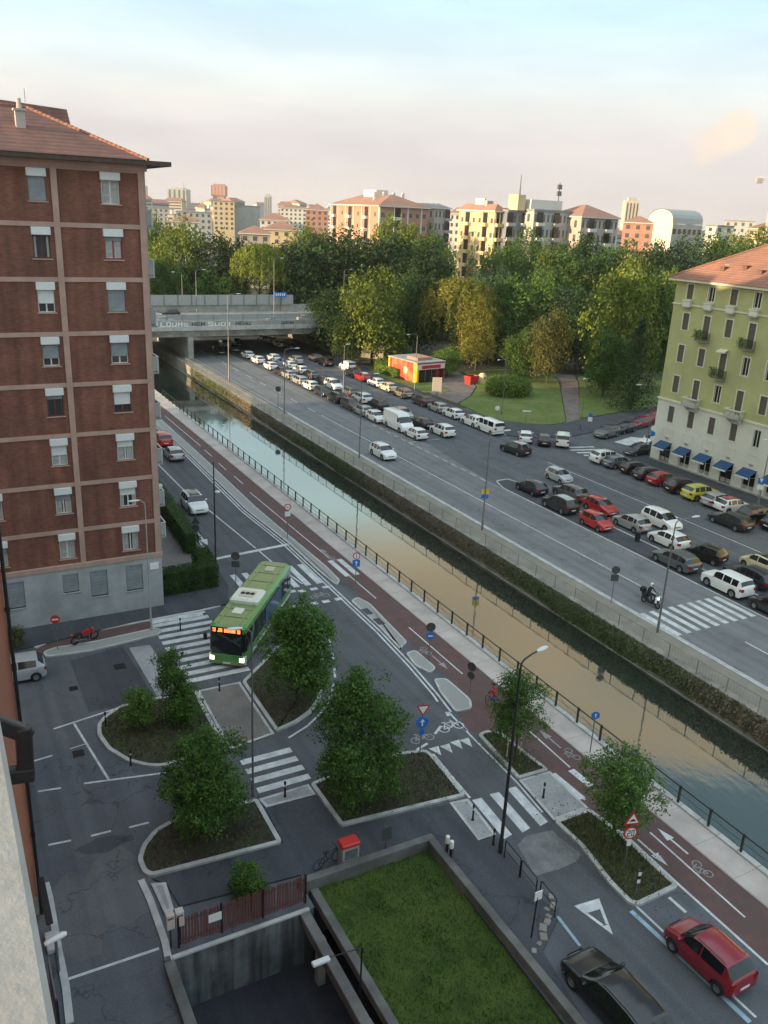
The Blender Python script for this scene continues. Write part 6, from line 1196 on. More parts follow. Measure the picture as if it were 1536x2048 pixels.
# ---------------------------------------------------------------- city bus
def make_bus():
    fr = Vector((14.95, 47.35)); re = Vector((21.55, 55.95)); d = (fr-re).normalized(); Lb = 11.2; c = fr-d*Lb/2
    r = root('city_bus', 'green city bus with orange route display turning into the side street', 'bus', (c.x, c.y, .012), math.atan2(d.y, d.x))
    hl, hw, H = Lb/2, 1.25, 2.95
    def shell(z0, z1, sx=1., rr=.35, inset_=0.):
        a, b = hl-inset_, hw-inset_; p = []
        for cx, cy, a0 in ((a-rr, b-rr, 0), (-a+rr, b-rr, PI/2), (-a+rr, -b+rr, PI), (a-rr, -b+rr, 1.5*PI)):
            for k in range(5): t = a0+PI/2*k/4; p.append((cx+rr*math.cos(t), cy+rr*math.sin(t)))
        return p
    p0 = shell(0, 0); p1 = shell(0, 0, inset_=.03); p2 = shell(0, 0, inset_=.22); n = len(p0)
    def loft(rings):
        m = MB(); vs = []
        for p, z in rings: vs += [(*q, z) for q in p]
        return m.add(vs, [(i*n+k, i*n+(k+1) % n, (i+1)*n+(k+1) % n, (i+1)*n+k) for i in range(len(rings)-1) for k in range(n)])
    link('body', loft([(p1, .32), (p0, .5), (p0, 1.18)]).mesh('b', True), 'bus_green', r); link('underbody', MB().prism(p2, .22, .4), 'black', r)
    link('window_band', loft([(p0, 1.18), (p1, 2.45)]).mesh('b', True), 'carglass', r); link('upper_body', loft([(p1, 2.45), (p1, 2.78), (p2, H)]).mesh('b', True), 'bus_green', r)
    rf_ = link('roof', MB().prism(p2, H-.02, H+.005), 'bus_roof', r)
    for sg in (1, -1): link('roof_rib', MB().bev(-hl+.3, sg*.72-.05, H, hl-.4, sg*.72+.05, H+.05, .015), 'bus_roof', rf_)
    for x in (-4.6, -3.2, -1.7, 3.0, 4.2): link('roof_seam', MB().box(x, -.95, H+.004, x+.05, .95, H+.02), 'fol_dark', rf_)
    link('roof_unit', MB().bev(.2, -1.02, H, 2.2, 1.02, H+.34, .12), 'bus_white', rf_); link('unit_tray', MB().bev(.75, -.52, H+.33, 1.75, .52, H+.37, .02), 'beige', rf_)
    for k in range(3): link('fan', MB().lathe([(0, 0), (.15, 0), (.16, .04), (.12, .06), (0, .05)], 12), 'black', rf_, (1.25, -.34+.34*k, H+.37))
    link('roof_hatch', MB().bev(2.9, -.35, H, 3.7, .35, H+.07, .03), 'bus_white', rf_); link('roof_hatch', MB().bev(-4.4, -.35, H, -3.6, .35, H+.07, .03), 'beige', rf_)
    # front
    link('front_mask', MB().bev(hl-.02, -1.02, .95, hl+.035, 1.02, 2.88, .02), 'window_dark', r)
    dsp = link('route_display', MB().box(hl+.04, -.98, 2.52, hl+.055, .98, 2.84), 'black', r)
    pm('led_amber', (.3, .05, .01), None, rough=.5, emit=(1.0, .17, .03), es=3.0)
    fs = MB(); txt = '50 ANDREAS DEL SZ'
    F5 = {'5': ['111', '100', '111', '001', '111'], '0': ['111', '101', '101', '101', '111'], 'A': ['111', '101', '111', '101', '101'], 'N': ['101', '111', '111', '111', '101'], 'D': ['110', '101', '101', '101', '110'], 'R': ['111', '101', '110', '101', '101'], 'E': ['111', '100', '111', '100', '111'], 'S': ['111', '100', '111', '001', '111'], 'L': ['100', '100', '100', '100', '111'], 'Z': ['111', '001', '010', '100', '111'], ' ': ['000']*5}
    cw_ = 1.86/(len(txt)*4)
    for i, ch in enumerate(txt):
        for rI, row in enumerate(F5[ch]):
            for cI, bit in enumerate(row):
                if bit == '1': y = .93-(i*4+cI)*cw_; z = 2.80-rI*.05; fs.add([(hl+.058, y, z), (hl+.058, y-cw_*.95, z), (hl+.058, y-cw_*.95, z-.046), (hl+.058, y, z-.046)], [(3, 2, 1, 0)])
    tag(link('display_dots', fs, 'led_amber', dsp), kind='stuff')
    link('windscreen', MB().box(hl+.04, -.96, 1.15, hl+.05, .96, 2.46), 'carglass', r); link('front_panel', MB().bev(hl-.05, -1.1, .45, hl+.05, 1.1, .98, .04), 'bus_green', r); link('bumper', MB().bev(hl-.05, -1.18, .25, hl+.07, 1.18, .47, .04), 'bus_roof', r)
    for sg in (1, -1):
        link('headlight', MB().bev(hl-.12, min(sg*.82, sg*1.15), .5, hl+.07, max(sg*.82, sg*1.15), .82, .04), 'headlit', r)
        link('front_corner', MB().bev(hl-.3, min(sg*1.1, sg*1.24), .3, hl-.02, max(sg*1.1, sg*1.24), .9, .03), 'bus_white', r)
        link('mirror', MB().bev(hl+.05, min(sg*1.28, sg*1.5), 1.95, hl+.2, max(sg*1.28, sg*1.5), 2.4, .03), 'black', r); link('mirror_arm', MB().tube([(hl-.1, sg*1.15, 2.55), (hl+.12, sg*1.4, 2.5), (hl+.12, sg*1.4, 2.35)], .025, 6), 'black', r)
    link('number_plate', MB().box(hl+.072, -.26, .3, hl+.082, .26, .41), 'plate', r)
    for sg in (1, -1):
        for k in range(8): x = hl-1.0-k*1.3; link('window_pillar', MB().box(x-.03, sg*1.243 if sg > 0 else -1.256, 1.2, x+.03, 1.256 if sg > 0 else -1.243, 2.44), 'black', r)
    for sg in (1, -1):
        link('side_stripe', MB().box(-hl+.5, sg*1.252 if sg > 0 else -1.256, .5, hl-1.5, 1.256 if sg > 0 else -1.252, .72), 'bus_white', r)
    link('advert_panel', MB().box(-2.6, 1.252, .72, 1.2, 1.262, 2.4), 'car_blue', r); link('advert_panel', MB().box(-2.6, -1.262, .72, 1.2, -1.252, 2.4), 'car_blue', r)
    ty, rm = wheel_meshes(.48)
    for x in (hl-2.6, -hl+3.1):
        for sg in (1, -1): o = link('wheel', ty, 'rubber', r, (x, sg*(hw-.10), .48), (0, 0, 0 if sg > 0 else PI)); link('rim', rm, 'rim', o)
    link('rear_window', MB().box(-hl-.012, -.95, 1.3, -hl-.002, .95, 2.35), 'carglass', r); link('tail_light', MB().box(-hl-.02, -1.1, .8, -hl-.003, -.95, 1.2), 'tail', r); link('tail_light', MB().box(-hl-.02, .95, .8, -hl-.003, 1.1, 1.2), 'tail', r)
make_bus()
# ---------------------------------------------------------------- two-wheelers and riders
def skin_body(name, chains, parent, mat):
    me = bpy.data.meshes.new(name); vs = []; es = []; rd = []; key = {}
    for ch in chains:
        prev = None
        for (x, y, z, r) in ch:
            k = (round(x, 3), round(y, 3), round(z, 3))
            if k not in key: key[k] = len(vs); vs.append((x, y, z)); rd.append(r)
            i = key[k]
            if prev is not None and prev != i: es.append((prev, i))
            prev = i
    me.from_pydata(vs, es, []); o = bpy.data.objects.new(name, me); COL.objects.link(o); o.parent = parent
    md = o.modifiers.new('skin', 'SKIN'); md.use_smooth_shade = True; sk = me.skin_vertices[0].data
    for i, r in enumerate(rd): sk[i].radius = (r, r)
    sk[0].use_root = True
    sb = o.modifiers.new('sub', 'SUBSURF'); sb.levels = 1; sb.render_levels = 1
    me.materials.append(M(mat)); return o
pm('skin', (.42, .24, .16), (.48, .28, .19), 6, .6); pm('cloth_black', (.014, .014, .017), (.026, .026, .03), 10, .85); pm('cloth_red', (.35, .03, .03), (.45, .05, .05), 8, .85); pm('cloth_blue', (.05, .10, .20), (.08, .14, .26), 8, .85); pm('hair', (.03, .02, .015), None, rough=.7); pm('cloth_pale', (.5, .5, .5), (.6, .6, .6), 8, .85)
def two_wheel(r, R, wb, col, moped=True):
    tyre = MB()
    for x, nm in ((wb/2, 'wheel'), (-wb/2, 'wheel')):
        t = .055 if moped else .02
        o = link(nm, MB().lathe([(R-t*1.4, -t), (R-.01, -t*.7), (R, 0), (R-.01, t*.7), (R-t*1.4, t)], 22, 'Y').fix('w', True), 'rubber', r, (x, 0, R))
        sp = MB()
        for k in range(5 if moped else 10): a = 2*PI*k/(5 if moped else 10); sp.tube([(0, 0, 0), (math.cos(a)*(R-t), 0, math.sin(a)*(R-t))], .016 if moped else .005, 5)
        link('rim', sp, 'metal_grey', o)
def scooter():
    c = G(1300, 1211); r = root('motor_scooter', 'dark maxi scooter heading for the long zebra crossing', 'scooter', (c.x, c.y, .012), TOW+.05); two_wheel(r, .27, 1.4, 'car_black')
    b = MB(); st = [(.78, .05, .55, .72), (.6, .16, .35, .95), (.4, .2, .3, .75), (.1, .2, .25, .42), (-.15, .2, .25, .55), (-.4, .2, .35, .78), (-.75, .16, .5, .82), (-.95, .06, .6, .8)]
    vs = []
    for x, w_, z0, z1 in st: vs += [(x, -w_, z0), (x, w_, z0), (x, w_*.8, z1), (x, -w_*.8, z1)]
    b.add(vs, [(4*i+k, 4*i+(k+1) % 4, 4*i+4+(k+1) % 4, 4*i+4+k) for i in range(len(st)-1) for k in range(4)]+[(3, 2, 1, 0), (28, 29, 30, 31)]); link('body', b.fix('b', True), 'car_black', r)
    link('seat', MB().bev(-.8, -.16, .80, -.1, .16, .88, .03), 'rubber', r); link('front_shield', MB().bev(.55, -.24, .5, .68, .24, 1.0, .04), 'car_white', r)
    link('screen', MB().add([(.62, -.2, 1.0), (.62, .2, 1.0), (.42, .16, 1.35), (.42, -.16, 1.35)], [(0, 1, 2, 3)]), 'glass_far', r); link('handlebar', MB().tube([(.42, -.34, 1.05), (.5, 0, 1.0), (.42, .34, 1.05)], .02, 6), 'metal_black', r)
    link('headlight', MB().lathe([(0, .0), (.1, .0), (.08, .06), (0, .08)], 12, 'X'), 'headlit', r, (.68, 0, .82)); link('top_box', MB().bev(-1.1, -.22, .9, -.68, .22, 1.25, .06), 'black', r); link('fork', MB().tube([(.7, .09, .27), (.52, .09, .9)], .025, 6), 'metal_grey', r)
    p = root('person', 'rider in black with a white helmet on the maxi scooter', 'person', r.location, TOW+.05)
    b = skin_body('body', [[(-.35, 0, .98, .15), (-.33, 0, 1.15, .145), (-.26, 0, 1.35, .16), (-.2, 0, 1.48, .11), (-.17, 0, 1.56, .06), (-.14, 0, 1.64, .08)], [(-.26, 0, 1.35, .16), (-.2, .2, 1.42, .07), (.02, .30, 1.18, .05), (.30, .30, 1.10, .04), (.40, .30, 1.08, .035)], [(-.26, 0, 1.35, .16), (-.2, -.2, 1.42, .07), (.02, -.30, 1.18, .05), (.30, -.30, 1.10, .04), (.40, -.30, 1.08, .035)], [(-.35, 0, .98, .15), (-.25, .13, .95, .10), (.15, .2, .92, .075), (.2, .2, .5, .055), (.32, .2, .46, .045)], [(-.35, 0, .98, .15), (-.25, -.13, .95, .10), (.15, -.2, .92, .075), (.2, -.2, .5, .055), (.32, -.2, .46, .045)]], p, 'cloth_black')
    hm = MB().lathe([(0, -.14), (.10, -.13), (.135, -.04), (.14, .04), (.11, .12), (.05, .155), (0, .16)], 14).fix('h', True); link('helmet', hm, 'sign_white', p, (-.12, 0, 1.74)); link('visor', MB().lathe([(.115, -.06), (.145, -.02), (.145, .05), (.12, .08)], 14).fix('v'), 'carglass', p, (-.105, 0, 1.735), (0, 0, 0), (1, .8, 1))
    for s in (1, -1): link('hand', MB().lathe([(0, -.05), (.03, -.04), (.035, 0), (.03, .05), (0, .06)], 8).fix('h', True), 'black', p, (.42, s*.31, 1.07), (0, PI/2, 0))
scooter()
def bicycle(name, label, pos, rz, mat, tilt=0.):
    r = root(name, label, 'bicycle', (pos[0], pos[1], pos[2] if len(pos) > 2 else .1), rz); r.rotation_euler = (tilt, 0, rz); two_wheel(r, .34, 1.05, mat, False)
    m = MB()
    for a, b in [((-.525, 0, .34), (-.05, 0, .3)), ((-.525, 0, .34), (-.18, 0, .78)), ((-.05, 0, .3), (-.2, 0, .9)), ((-.05, 0, .3), (.36, 0, .78)), ((-.18, 0, .78), (.36, 0, .82)), ((.525, 0, .34), (.36, 0, .95))]: m.tube([a, b], .018, 6)
    link('frame', m, mat, r); link('saddle', MB().bev(-.34, -.07, .9, -.08, .07, .96, .02), 'black', r); link('handlebar', MB().tube([(.3, -.28, 1.0), (.38, 0, .97), (.3, .28, 1.0)], .015, 6), 'metal_black', r); link('crank', MB().tube([(-.05, -.1, .3), (-.05, .1, .3), (.1, .1, .25)], .012, 5), 'metal_grey', r)
    return r
c = G(655, 1733); bicycle('bicycle', 'dark bicycle leaning by the red-topped cabinet', (c.x, c.y, .09), .2, 'metal_black', .12)
def motorbike():
    c = G(170, 1286); r = root('motorbike', 'red motorbike parked on the cobbled verge', 'motorbike', (c.x, c.y, .1), .35); r.rotation_euler = (.12, 0, .25); two_wheel(r, .31, 1.35, 'sign_red')
    tk = MB(); st = [(.42, .04, .7, .82), (.25, .13, .62, .92), (0, .14, .6, .9), (-.2, .1, .6, .78)]; vs = []
    for x, w_, z0, z1 in st: vs += [(x, -w_, z0), (x, w_, z0), (x, w_*.6, z1), (x, -w_*.6, z1)]
    tk.add(vs, [(4*i+k, 4*i+(k+1) % 4, 4*i+4+(k+1) % 4, 4*i+4+k) for i in range(3) for k in range(4)]+[(3, 2, 1, 0), (12, 13, 14, 15)]); link('tank', tk.fix('t', True), 'car_red2', r)
    link('engine', MB().bev(-.25, -.16, .25, .25, .16, .6, .05), 'metal_dark', r); link('seat', MB().bev(-.85, -.12, .72, -.2, .12, .82, .04), 'black', r); link('tail_fairing', MB().bev(-1.0, -.08, .74, -.8, .08, .88, .03), 'car_red2', r); link('fairing', MB().bev(.42, -.16, .62, .62, .16, 1.0, .06), 'car_red2', r)
    link('fork', MB().tube([(.68, .1, .31), (.45, .1, .95)], .025, 6), 'metal_grey', r); link('handlebar', MB().tube([(.32, -.34, 1.0), (.42, 0, .97), (.32, .34, 1.0)], .018, 6), 'metal_black', r); link('exhaust', MB().tube([(.1, -.17, .3), (-.6, -.2, .4), (-.85, -.2, .5)], [.03, .05, .05], 8), 'metal_grey', r)
motorbike()
c = G(1303, 915); r = root('motor_scooter', 'black parked scooter at the green house corner', 'scooter', (c.x, c.y, .1), 1.2); two_wheel(r, .25, 1.3, 'car_black'); link('body', MB().bev(-.7, -.17, .35, .1, .17, .8, .08), 'car_black', r); link('front_shield', MB().bev(.38, -.2, .3, .5, .2, .95, .05), 'car_black', r); link('floor', MB().bev(.05, -.15, .28, .45, .15, .36, .02), 'black', r); link('handlebar', MB().tube([(.35, -.3, 1.0), (.4, 0, .98), (.35, .3, 1.0)], .02, 6), 'metal_black', r)
def cyclist():
    c = G(985, 1420); z = .01; r = bicycle('bicycle', 'bicycle ridden along the red path behind the slender tree', (c.x, c.y, z), AWAY, 'cloth_red')
    p = root('person', 'cyclist in red top and blue trousers riding on the red path', 'person', (c.x, c.y, z), AWAY)
    skin_body('body', [[(-.22, 0, .98, .13), (-.16, 0, 1.14, .13), (-.02, 0, 1.36, .145), (.03, 0, 1.45, .10), (.06, 0, 1.52, .055), (.09, 0, 1.6, .06)], [(-.02, 0, 1.36, .145), (.03, .19, 1.4, .06), (.18, .26, 1.18, .045), (.30, .27, 1.03, .035)], [(-.02, 0, 1.36, .145), (.03, -.19, 1.4, .06), (.18, -.26, 1.18, .045), (.30, -.27, 1.03, .035)]], p, 'cloth_red')
    skin_body('trousers', [[(-.22, 0, .98, .135), (-.2, .1, .95, .095), (.12, .11, .78, .07), (-.02, .11, .36, .05), (.1, .11, .28, .04)], [(-.22, 0, .98, .135), (-.2, -.1, .95, .095), (.14, -.11, .66, .07), (-.06, -.11, .28, .05), (.06, -.11, .2, .04)]], p, 'cloth_blue')
    hd = MB().lathe([(0, -.12), (.05, -.115), (.075, -.06), (.085, 0), (.082, .06), (.055, .105), (0, .12)], 14).fix('h', True); h = link('head', hd, 'skin', p, (.11, 0, 1.7)); link('hair', MB().lathe([(.088, -.01), (.092, .03), (.085, .08), (.05, .118), (0, .128)], 14).fix('h', True), 'hair', h, (-.012, 0, .003))
    for s in (1, -1): link('hand', MB().lathe([(0, -.04), (.025, -.03), (.03, 0), (.022, .05), (0, .055)], 8).fix('h', True), 'skin', p, (.32, s*.275, 1.02), (0, PI/2, 0))
cyclist()
# ---------------------------------------------------------------- vegetation
def leaf(m, x, y, z, s, rnd, nrm=None, asp=.6):
    if nrm is None: d = Vector((rnd.gauss(0, 1), rnd.gauss(0, 1), rnd.gauss(0, 1)))
    else: d = Vector(nrm)+Vector((rnd.gauss(0, .55), rnd.gauss(0, .55), rnd.gauss(0, .55)))
    if d.length < 1e-3: d = Vector((0, 0, 1))
    d.normalize(); u = d.cross(Vector((rnd.gauss(0, 1), rnd.gauss(0, 1), rnd.gauss(0, 1))))
    if u.length < 1e-3: u = d.orthogonal()
    u.normalize(); v = d.cross(u); c = Vector((x, y, z)); a = u*s*.5; b = v*s*.5*asp
    m.add([c-a, c+b*1.0-a*.1, c+a, c-b*1.0-a*.1], [(0, 1, 2, 3)])
def clumpy_crown(rnd, n, blobs, size, sub=7, out_bias=.75, droop=0.):
    """leaves on twig clusters spread over a set of ellipsoids (c, r)"""
    m = MB(); tot = sum(r[0]*r[1]+r[1]*r[2]+r[0]*r[2] for _, r in blobs)
    for c, r in blobs:
        k = int(n*(r[0]*r[1]+r[1]*r[2]+r[0]*r[2])/tot/sub)
        for _ in range(k):
            d = Vector((rnd.gauss(0, 1), rnd.gauss(0, 1), rnd.gauss(0, 1))).normalized()
            if d.z < -.55 and rnd.random() < .6: d.z = -d.z
            q = (1-rnd.random()**2*(1-out_bias)*1.6)*rnd.uniform(.86, 1.10); p = Vector((c[0]+d.x*r[0]*q, c[1]+d.y*r[1]*q, c[2]+d.z*r[2]*q)); cs = size*rnd.uniform(1.2, 2.6)
            for _ in range(sub):
                o = Vector((rnd.gauss(0, 1), rnd.gauss(0, 1), rnd.gauss(0, .8)))*cs*.55; o.z -= abs(rnd.gauss(0, 1))*droop
                leaf(m, p.x+o.x, p.y+o.y, p.z+o.z, size*rnd.uniform(.7, 1.35), rnd, d*.8+Vector((0, 0, .4)))
    return m
def blobs_for(rnd, n, R, h0, h1, core=.60):
    out = [((0, 0, (h0+h1)/2), (R*core, R*core, (h1-h0)*.44)), ((0, 0, h0+(h1-h0)*.32), (R*core*1.1, R*core*1.1, (h1-h0)*.30))]
    for k in range(n):
        a = rnd.uniform(0, 2*PI); t = (k+.5)/n; z = h0+(h1-h0)*(.12+.80*t); prof = math.sin(PI*(.18+.74*t))**.7
        rr = R*prof*rnd.uniform(.48, .74); s = R*rnd.uniform(.28, .46)
        out.append(((rr*math.cos(a*1.0+k*2.4), rr*math.sin(a+k*2.4), z), (s, s, s*rnd.uniform(.7, 1.0))))
    for k in range(n):   # protruding sprays break the outline
        a = rnd.uniform(0, 2*PI); t = rnd.random()**.8; z = h0+(h1-h0)*(.05+.93*t); prof = math.sin(PI*(.15+.72*t))**.7; rr = R*prof*rnd.uniform(.82, 1.08); s = R*rnd.uniform(.10, .2)
        out.append(((rr*math.cos(a), rr*math.sin(a), z), (s, s, s*rnd.uniform(.8, 1.5))))
    for k in range(4): a = rnd.uniform(0, 2*PI); q = rnd.uniform(0, .4)*R; s = R*rnd.uniform(.10, .17); out.append(((q*math.cos(a), q*math.sin(a), h1-rnd.uniform(-.04, .10)*(h1-h0)), (s, s, s*1.8)))
    return out
def trunk_mb(rnd, h, r, R, limbs=6, lean=0.):
    m = MB(); top = Vector((rnd.uniform(-.1, .1)*R, rnd.uniform(-.1, .1)*R, h)); pts = [Vector((0, 0, 0)), Vector((lean*.3, 0, h*.25)), Vector((lean*.6, .05*R, h*.6)), top]
    m.tube(pts, [r*1.25, r, r*.75, r*.3], 8)
    for k in range(limbs):
        t = rnd.uniform(.35, .85); b = pts[1].lerp(pts[3], t); a = rnd.uniform(0, 2*PI); L_ = R*rnd.uniform(.45, .8); e = b+Vector((math.cos(a)*L_, math.sin(a)*L_, L_*rnd.uniform(.4, .9)))
        m.tube([b, b.lerp(e, .5)+Vector((0, 0, .1*L_)), e], [r*.45, r*.28, r*.1], 6)
        for q in range(3):
            f_ = b.lerp(e, rnd.uniform(.4, .95)); a2 = a+rnd.uniform(-1, 1); m.tube([f_, f_+Vector((math.cos(a2), math.sin(a2), rnd.uniform(.2, 1)))*L_*.4], [r*.16, r*.05], 5)
    return m
def near_tree(name, label, base, R, H, h0, n, leafsize, mat, seed, cat='tree', group=None, trunk=.09, nb=12, droop=0., stake=False):
    rnd = random.Random(seed); r = root(name, label, cat, (base[0], base[1], .09), 0, group)
    link('crown', clumpy_crown(rnd, n, blobs_for(rnd, nb, R, h0, H), leafsize, 7, .7, droop), mat, r); link('trunk', trunk_mb(rnd, H*.8, trunk, R).mesh('trunk', True), 'bark', r)
    if stake:
        for x in (-.45, .45): link('stake', MB().tube([(x, .2, 0), (x, .2, 1.7)], .035, 6), 'beige', r)
        link('stake_rail', MB().box(-.5, .17, 1.45, .5, .2, 1.55), 'beige', r)
    return r
def tree_px(basepx, left, right, top, bottom):
    b = G(*basepx); D = (b-CAM0).length; R = (right-left)/2*D/FPX*.90; H = hz(b, top); h0 = max(.15, hz(b, bottom)); return b, R, H-.1, h0
b, R, H, h0 = tree_px((594, 1415), 502, 662, 1212, 1395); near_tree('street_tree', 'bushy dark green street tree half hiding the bus', b, R, H, h0, 22000, .15, 'fol_near', 1, nb=16)
b, R, H, h0 = tree_px((722, 1612), 622, 832, 1362, 1600); near_tree('street_tree', 'largest street tree, full to the ground, left of the give-way sign', b, R, H, h0, 27000, .135, 'fol_near', 2, nb=20)
b, R, H, h0 = tree_px((418, 1670), 328, 512, 1478, 1665); near_tree('street_tree', 'dense rounded tree in the bare brown bed', b, R, H, h0, 24000, .12, 'fol_near', 3, nb=18)
b, R, H, h0 = tree_px((1030, 1520), 972, 1100, 1352, 1485); near_tree('street_tree', 'small round-headed tree on a slim trunk beside the bike path', b, R, H, h0, 12000, .11, 'fol_near', 4, nb=12, trunk=.06, stake=True)
b, R, H, h0 = tree_px((1225, 1680), 1160, 1325, 1500, 1640); near_tree('street_tree', 'light green leafy tree behind the hump sign', b, R, H, h0, 12500, .12, 'fol_near2', 5, nb=14, trunk=.07)
b, R, H, h0 = tree_px((345, 1440), 302, 382, 1300, 1400); near_tree('young_tree', 'staked young tree at the far end of the shrub bed', b, R, H, h0, 6500, .11, 'fol_near', 6, nb=8, trunk=.04, stake=True)
b, R, H, h0 = tree_px((280, 1460), 238, 322, 1378, 1455); near_tree('shrub', 'loose dark shrub in the round-ended bed', b, R, H, h0, 5000, .12, 'fol_near2', 7, 'shrub', nb=8, trunk=.03)
b, R, H, h0 = tree_px((372, 1452), 335, 420, 1372, 1450); near_tree('shrub', 'upright shrub beside the staked young tree', b, R, H, h0, 5000, .12, 'fol_near', 8, 'shrub', nb=8, trunk=.03)
b, R, H, h0 = tree_px((498, 1800), 455, 542, 1735, 1795); near_tree('shrub', 'green shrub spilling over the rusty slat fence', b, R, H, h0, 6000, .09, 'fol_near', 9, 'shrub', nb=8, trunk=.03)
b = G(8, 1312); near_tree('shrub', 'yellowing shrub at the orange wall corner', (3.0, 55.2), .9, 1.4, .15, 1500, .12, 'fol_brown', 10, 'shrub', nb=6, trunk=.03)
# low weeds in the beds
for bx, by, s, k, lab in [(9.2, 42.2, 1.3, 31, 'low weedy ground cover between the shrubs of the round-ended bed'), (20.2, 32.0, 1.5, 32, 'low weedy ground cover right of the largest tree'), (26.2, 31.6, .7, 33, 'low weedy ground cover in the small bed by the path'), (25.9, 23.4, 1.0, 34, 'low weedy ground cover around the sign poles')]:
    rnd = random.Random(k); m = MB()
    for _ in range(1500): leaf(m, bx+rnd.gauss(0, s), by+rnd.gauss(0, s*(1 if k != 34 else 1.7)), .12+abs(rnd.gauss(0, .10)), rnd.uniform(.05, .12), rnd, (0, 0, 1))
    tag(link('ground_cover', m, 'weed_blade'), lab, None, None, 'stuff')
# hedges
def hedge(label, poly, h, n, size, mat='fol_hedge', seed=1, z0=.08, cat='hedge'):
    xs = [p[0] for p in poly]; ys = [p[1] for p in poly]; cx, cy = sum(xs)/len(xs), sum(ys)/len(ys); r = root('hedge', label, cat, (cx, cy, z0)); pl_ = [(x-cx, y-cy) for x, y in poly]
    link('core', MB().prism(inset(pl_, .14), 0, h-.12), 'fol_dark', r); rnd = random.Random(seed); m = MB(); per = []
    for i in range(len(pl_)):
        a, b_ = Vector(pl_[i]), Vector(pl_[(i+1) % len(pl_)]); per.append((a, b_, (b_-a).length))
    tot = sum(p[2] for p in per)*h; x0, x1, y0, y1 = min(p[0] for p in pl_), max(p[0] for p in pl_), min(p[1] for p in pl_), max(p[1] for p in pl_); ar = (x1-x0)*(y1-y0)
    for a, b_, L_ in per:
        e = (b_-a).normalized(); nn = Vector((e.y, -e.x)); 
        if poly_in(tuple(a.lerp(b_, .5)+nn*.05), pl_): nn = -nn
        for _ in range(int(n*L_*h/(tot+ar))):
            p = a.lerp(b_, rnd.random())+nn*rnd.gauss(0, .05); leaf(m, p.x, p.y, rnd.uniform(.02, h), size*rnd.uniform(.7, 1.3), rnd, (nn.x, nn.y, .3))
    k = int(n*ar/(tot+ar)); c = 0
    while c < k:
        x, y = rnd.uniform(x0, x1), rnd.uniform(y0, y1)
        if not poly_in((x, y), pl_): c += 1; continue
        c += 1; leaf(m, x, y, h+rnd.gauss(0, .04), size*rnd.uniform(.7, 1.3), rnd, (0, 0, 1))
    link('foliage', m, mat, r)
hedge('clipped dark hedge corner in front of the brick block garden', [(13.9, 59.2), (18.2, 59.4), (18.6, 63.6), (17.3, 63.7), (17.0, 60.7), (13.9, 60.5)], 1.9, 7000, .14, seed=3)
hedge('clipped dark hedge running along the canal road pavement', [(17.6, 66.8), (18.9, 66.6), (19.4, 82), (19.3, 96), (18.0, 96), (18.2, 82)], 1.9, 7000, .16, seed=4)
gw = root('garden_gate', 'pale metal garden gate between the two hedges', 'gate', (18.5, 64.0, .1), PI/2)
for k in range(9): link('bar', MB().box(.1+k*.28, -.015, .1, .13+k*.28, .015, 1.2), 'metal_pale', gw)
for z in (.2, 1.15): link('rail', MB().box(.05, -.02, z, 2.5, .02, z+.05), 'metal_pale', gw)
struct('garden_ground', MB().sheet([(13.6, 60.4), (18.3, 60.6), (18.6, 96), (13.6, 96)], .112), 'paver_brown')
hedge('bright low hedge beside the kiosk', [(74.6, 142), (77.6, 146.5), (79.6, 145), (77.2, 134.0), (75.2, 134.4)], 1.7, 4500, .28, 'fol_bright', 5)
def bush():
    b = G(1010, 798); rnd = random.Random(9); r = root('round_bush', 'big clipped bright green bush on the park lawn', 'bush', (b.x+2.4, b.y+2.6, .1)); bl = []
    for k in range(9): a = 2*PI*k/9; bl.append(((math.cos(a)*2.9, math.sin(a)*2.4, 1.35), (1.3, 1.3, 1.45)))
    bl += [((0, 0, 1.6), (2.8, 2.4, 1.5))]
    link('foliage', clumpy_crown(rnd, 16000, bl, .24, 6, .9), 'fol_bright', r); link('stem', MB().tube([(0, 0, 0), (0, 0, 1.8)], .12, 6), 'bark', r)
bush()
# ivy and weeds hanging on the far canal wall (nobody could count the leaves)
rnd = random.Random(77); m = MB(); m2 = MB()
def ivy_density(y): return .5+.5*math.sin(y*.21+1.2)*math.sin(y*.083+.4)+.25*math.sin(y*.9)
c = 0
while c < 52000:
    y = 14+(rnd.random()**1.25)*140
    if rnd.random() > .55+.45*max(0, ivy_density(y)): continue
    c += 1; t = rnd.random()**.8; z = .12-t*1.85*(.82+.18*max(0, ivy_density(y+3))); x = CX1-.05-abs(rnd.gauss(0, .10))-.12*math.sin(PI*min(1, t*1.2))
    leaf(m if math.sin(y*.13+2)+rnd.gauss(0, .5) > .1 else m2, x, y, z, rnd.uniform(.10, .24), rnd, (-1, 0, .35))
pm('ivy_green', (.042, .068, .020), (.092, .125, .042), 1.5, .8, world=True, island=.7); pm('ivy_brown', (.115, .094, .064), (.21, .17, .12), 1.5, .9, world=True, island=.7)
tag(link('ivy', m, 'ivy_green'), 'green ivy hanging down the far canal wall', None, None, 'stuff'); tag(link('dry_weeds', m2, 'ivy_brown'), 'dry brownish creepers on the far canal wall', None, None, 'stuff')
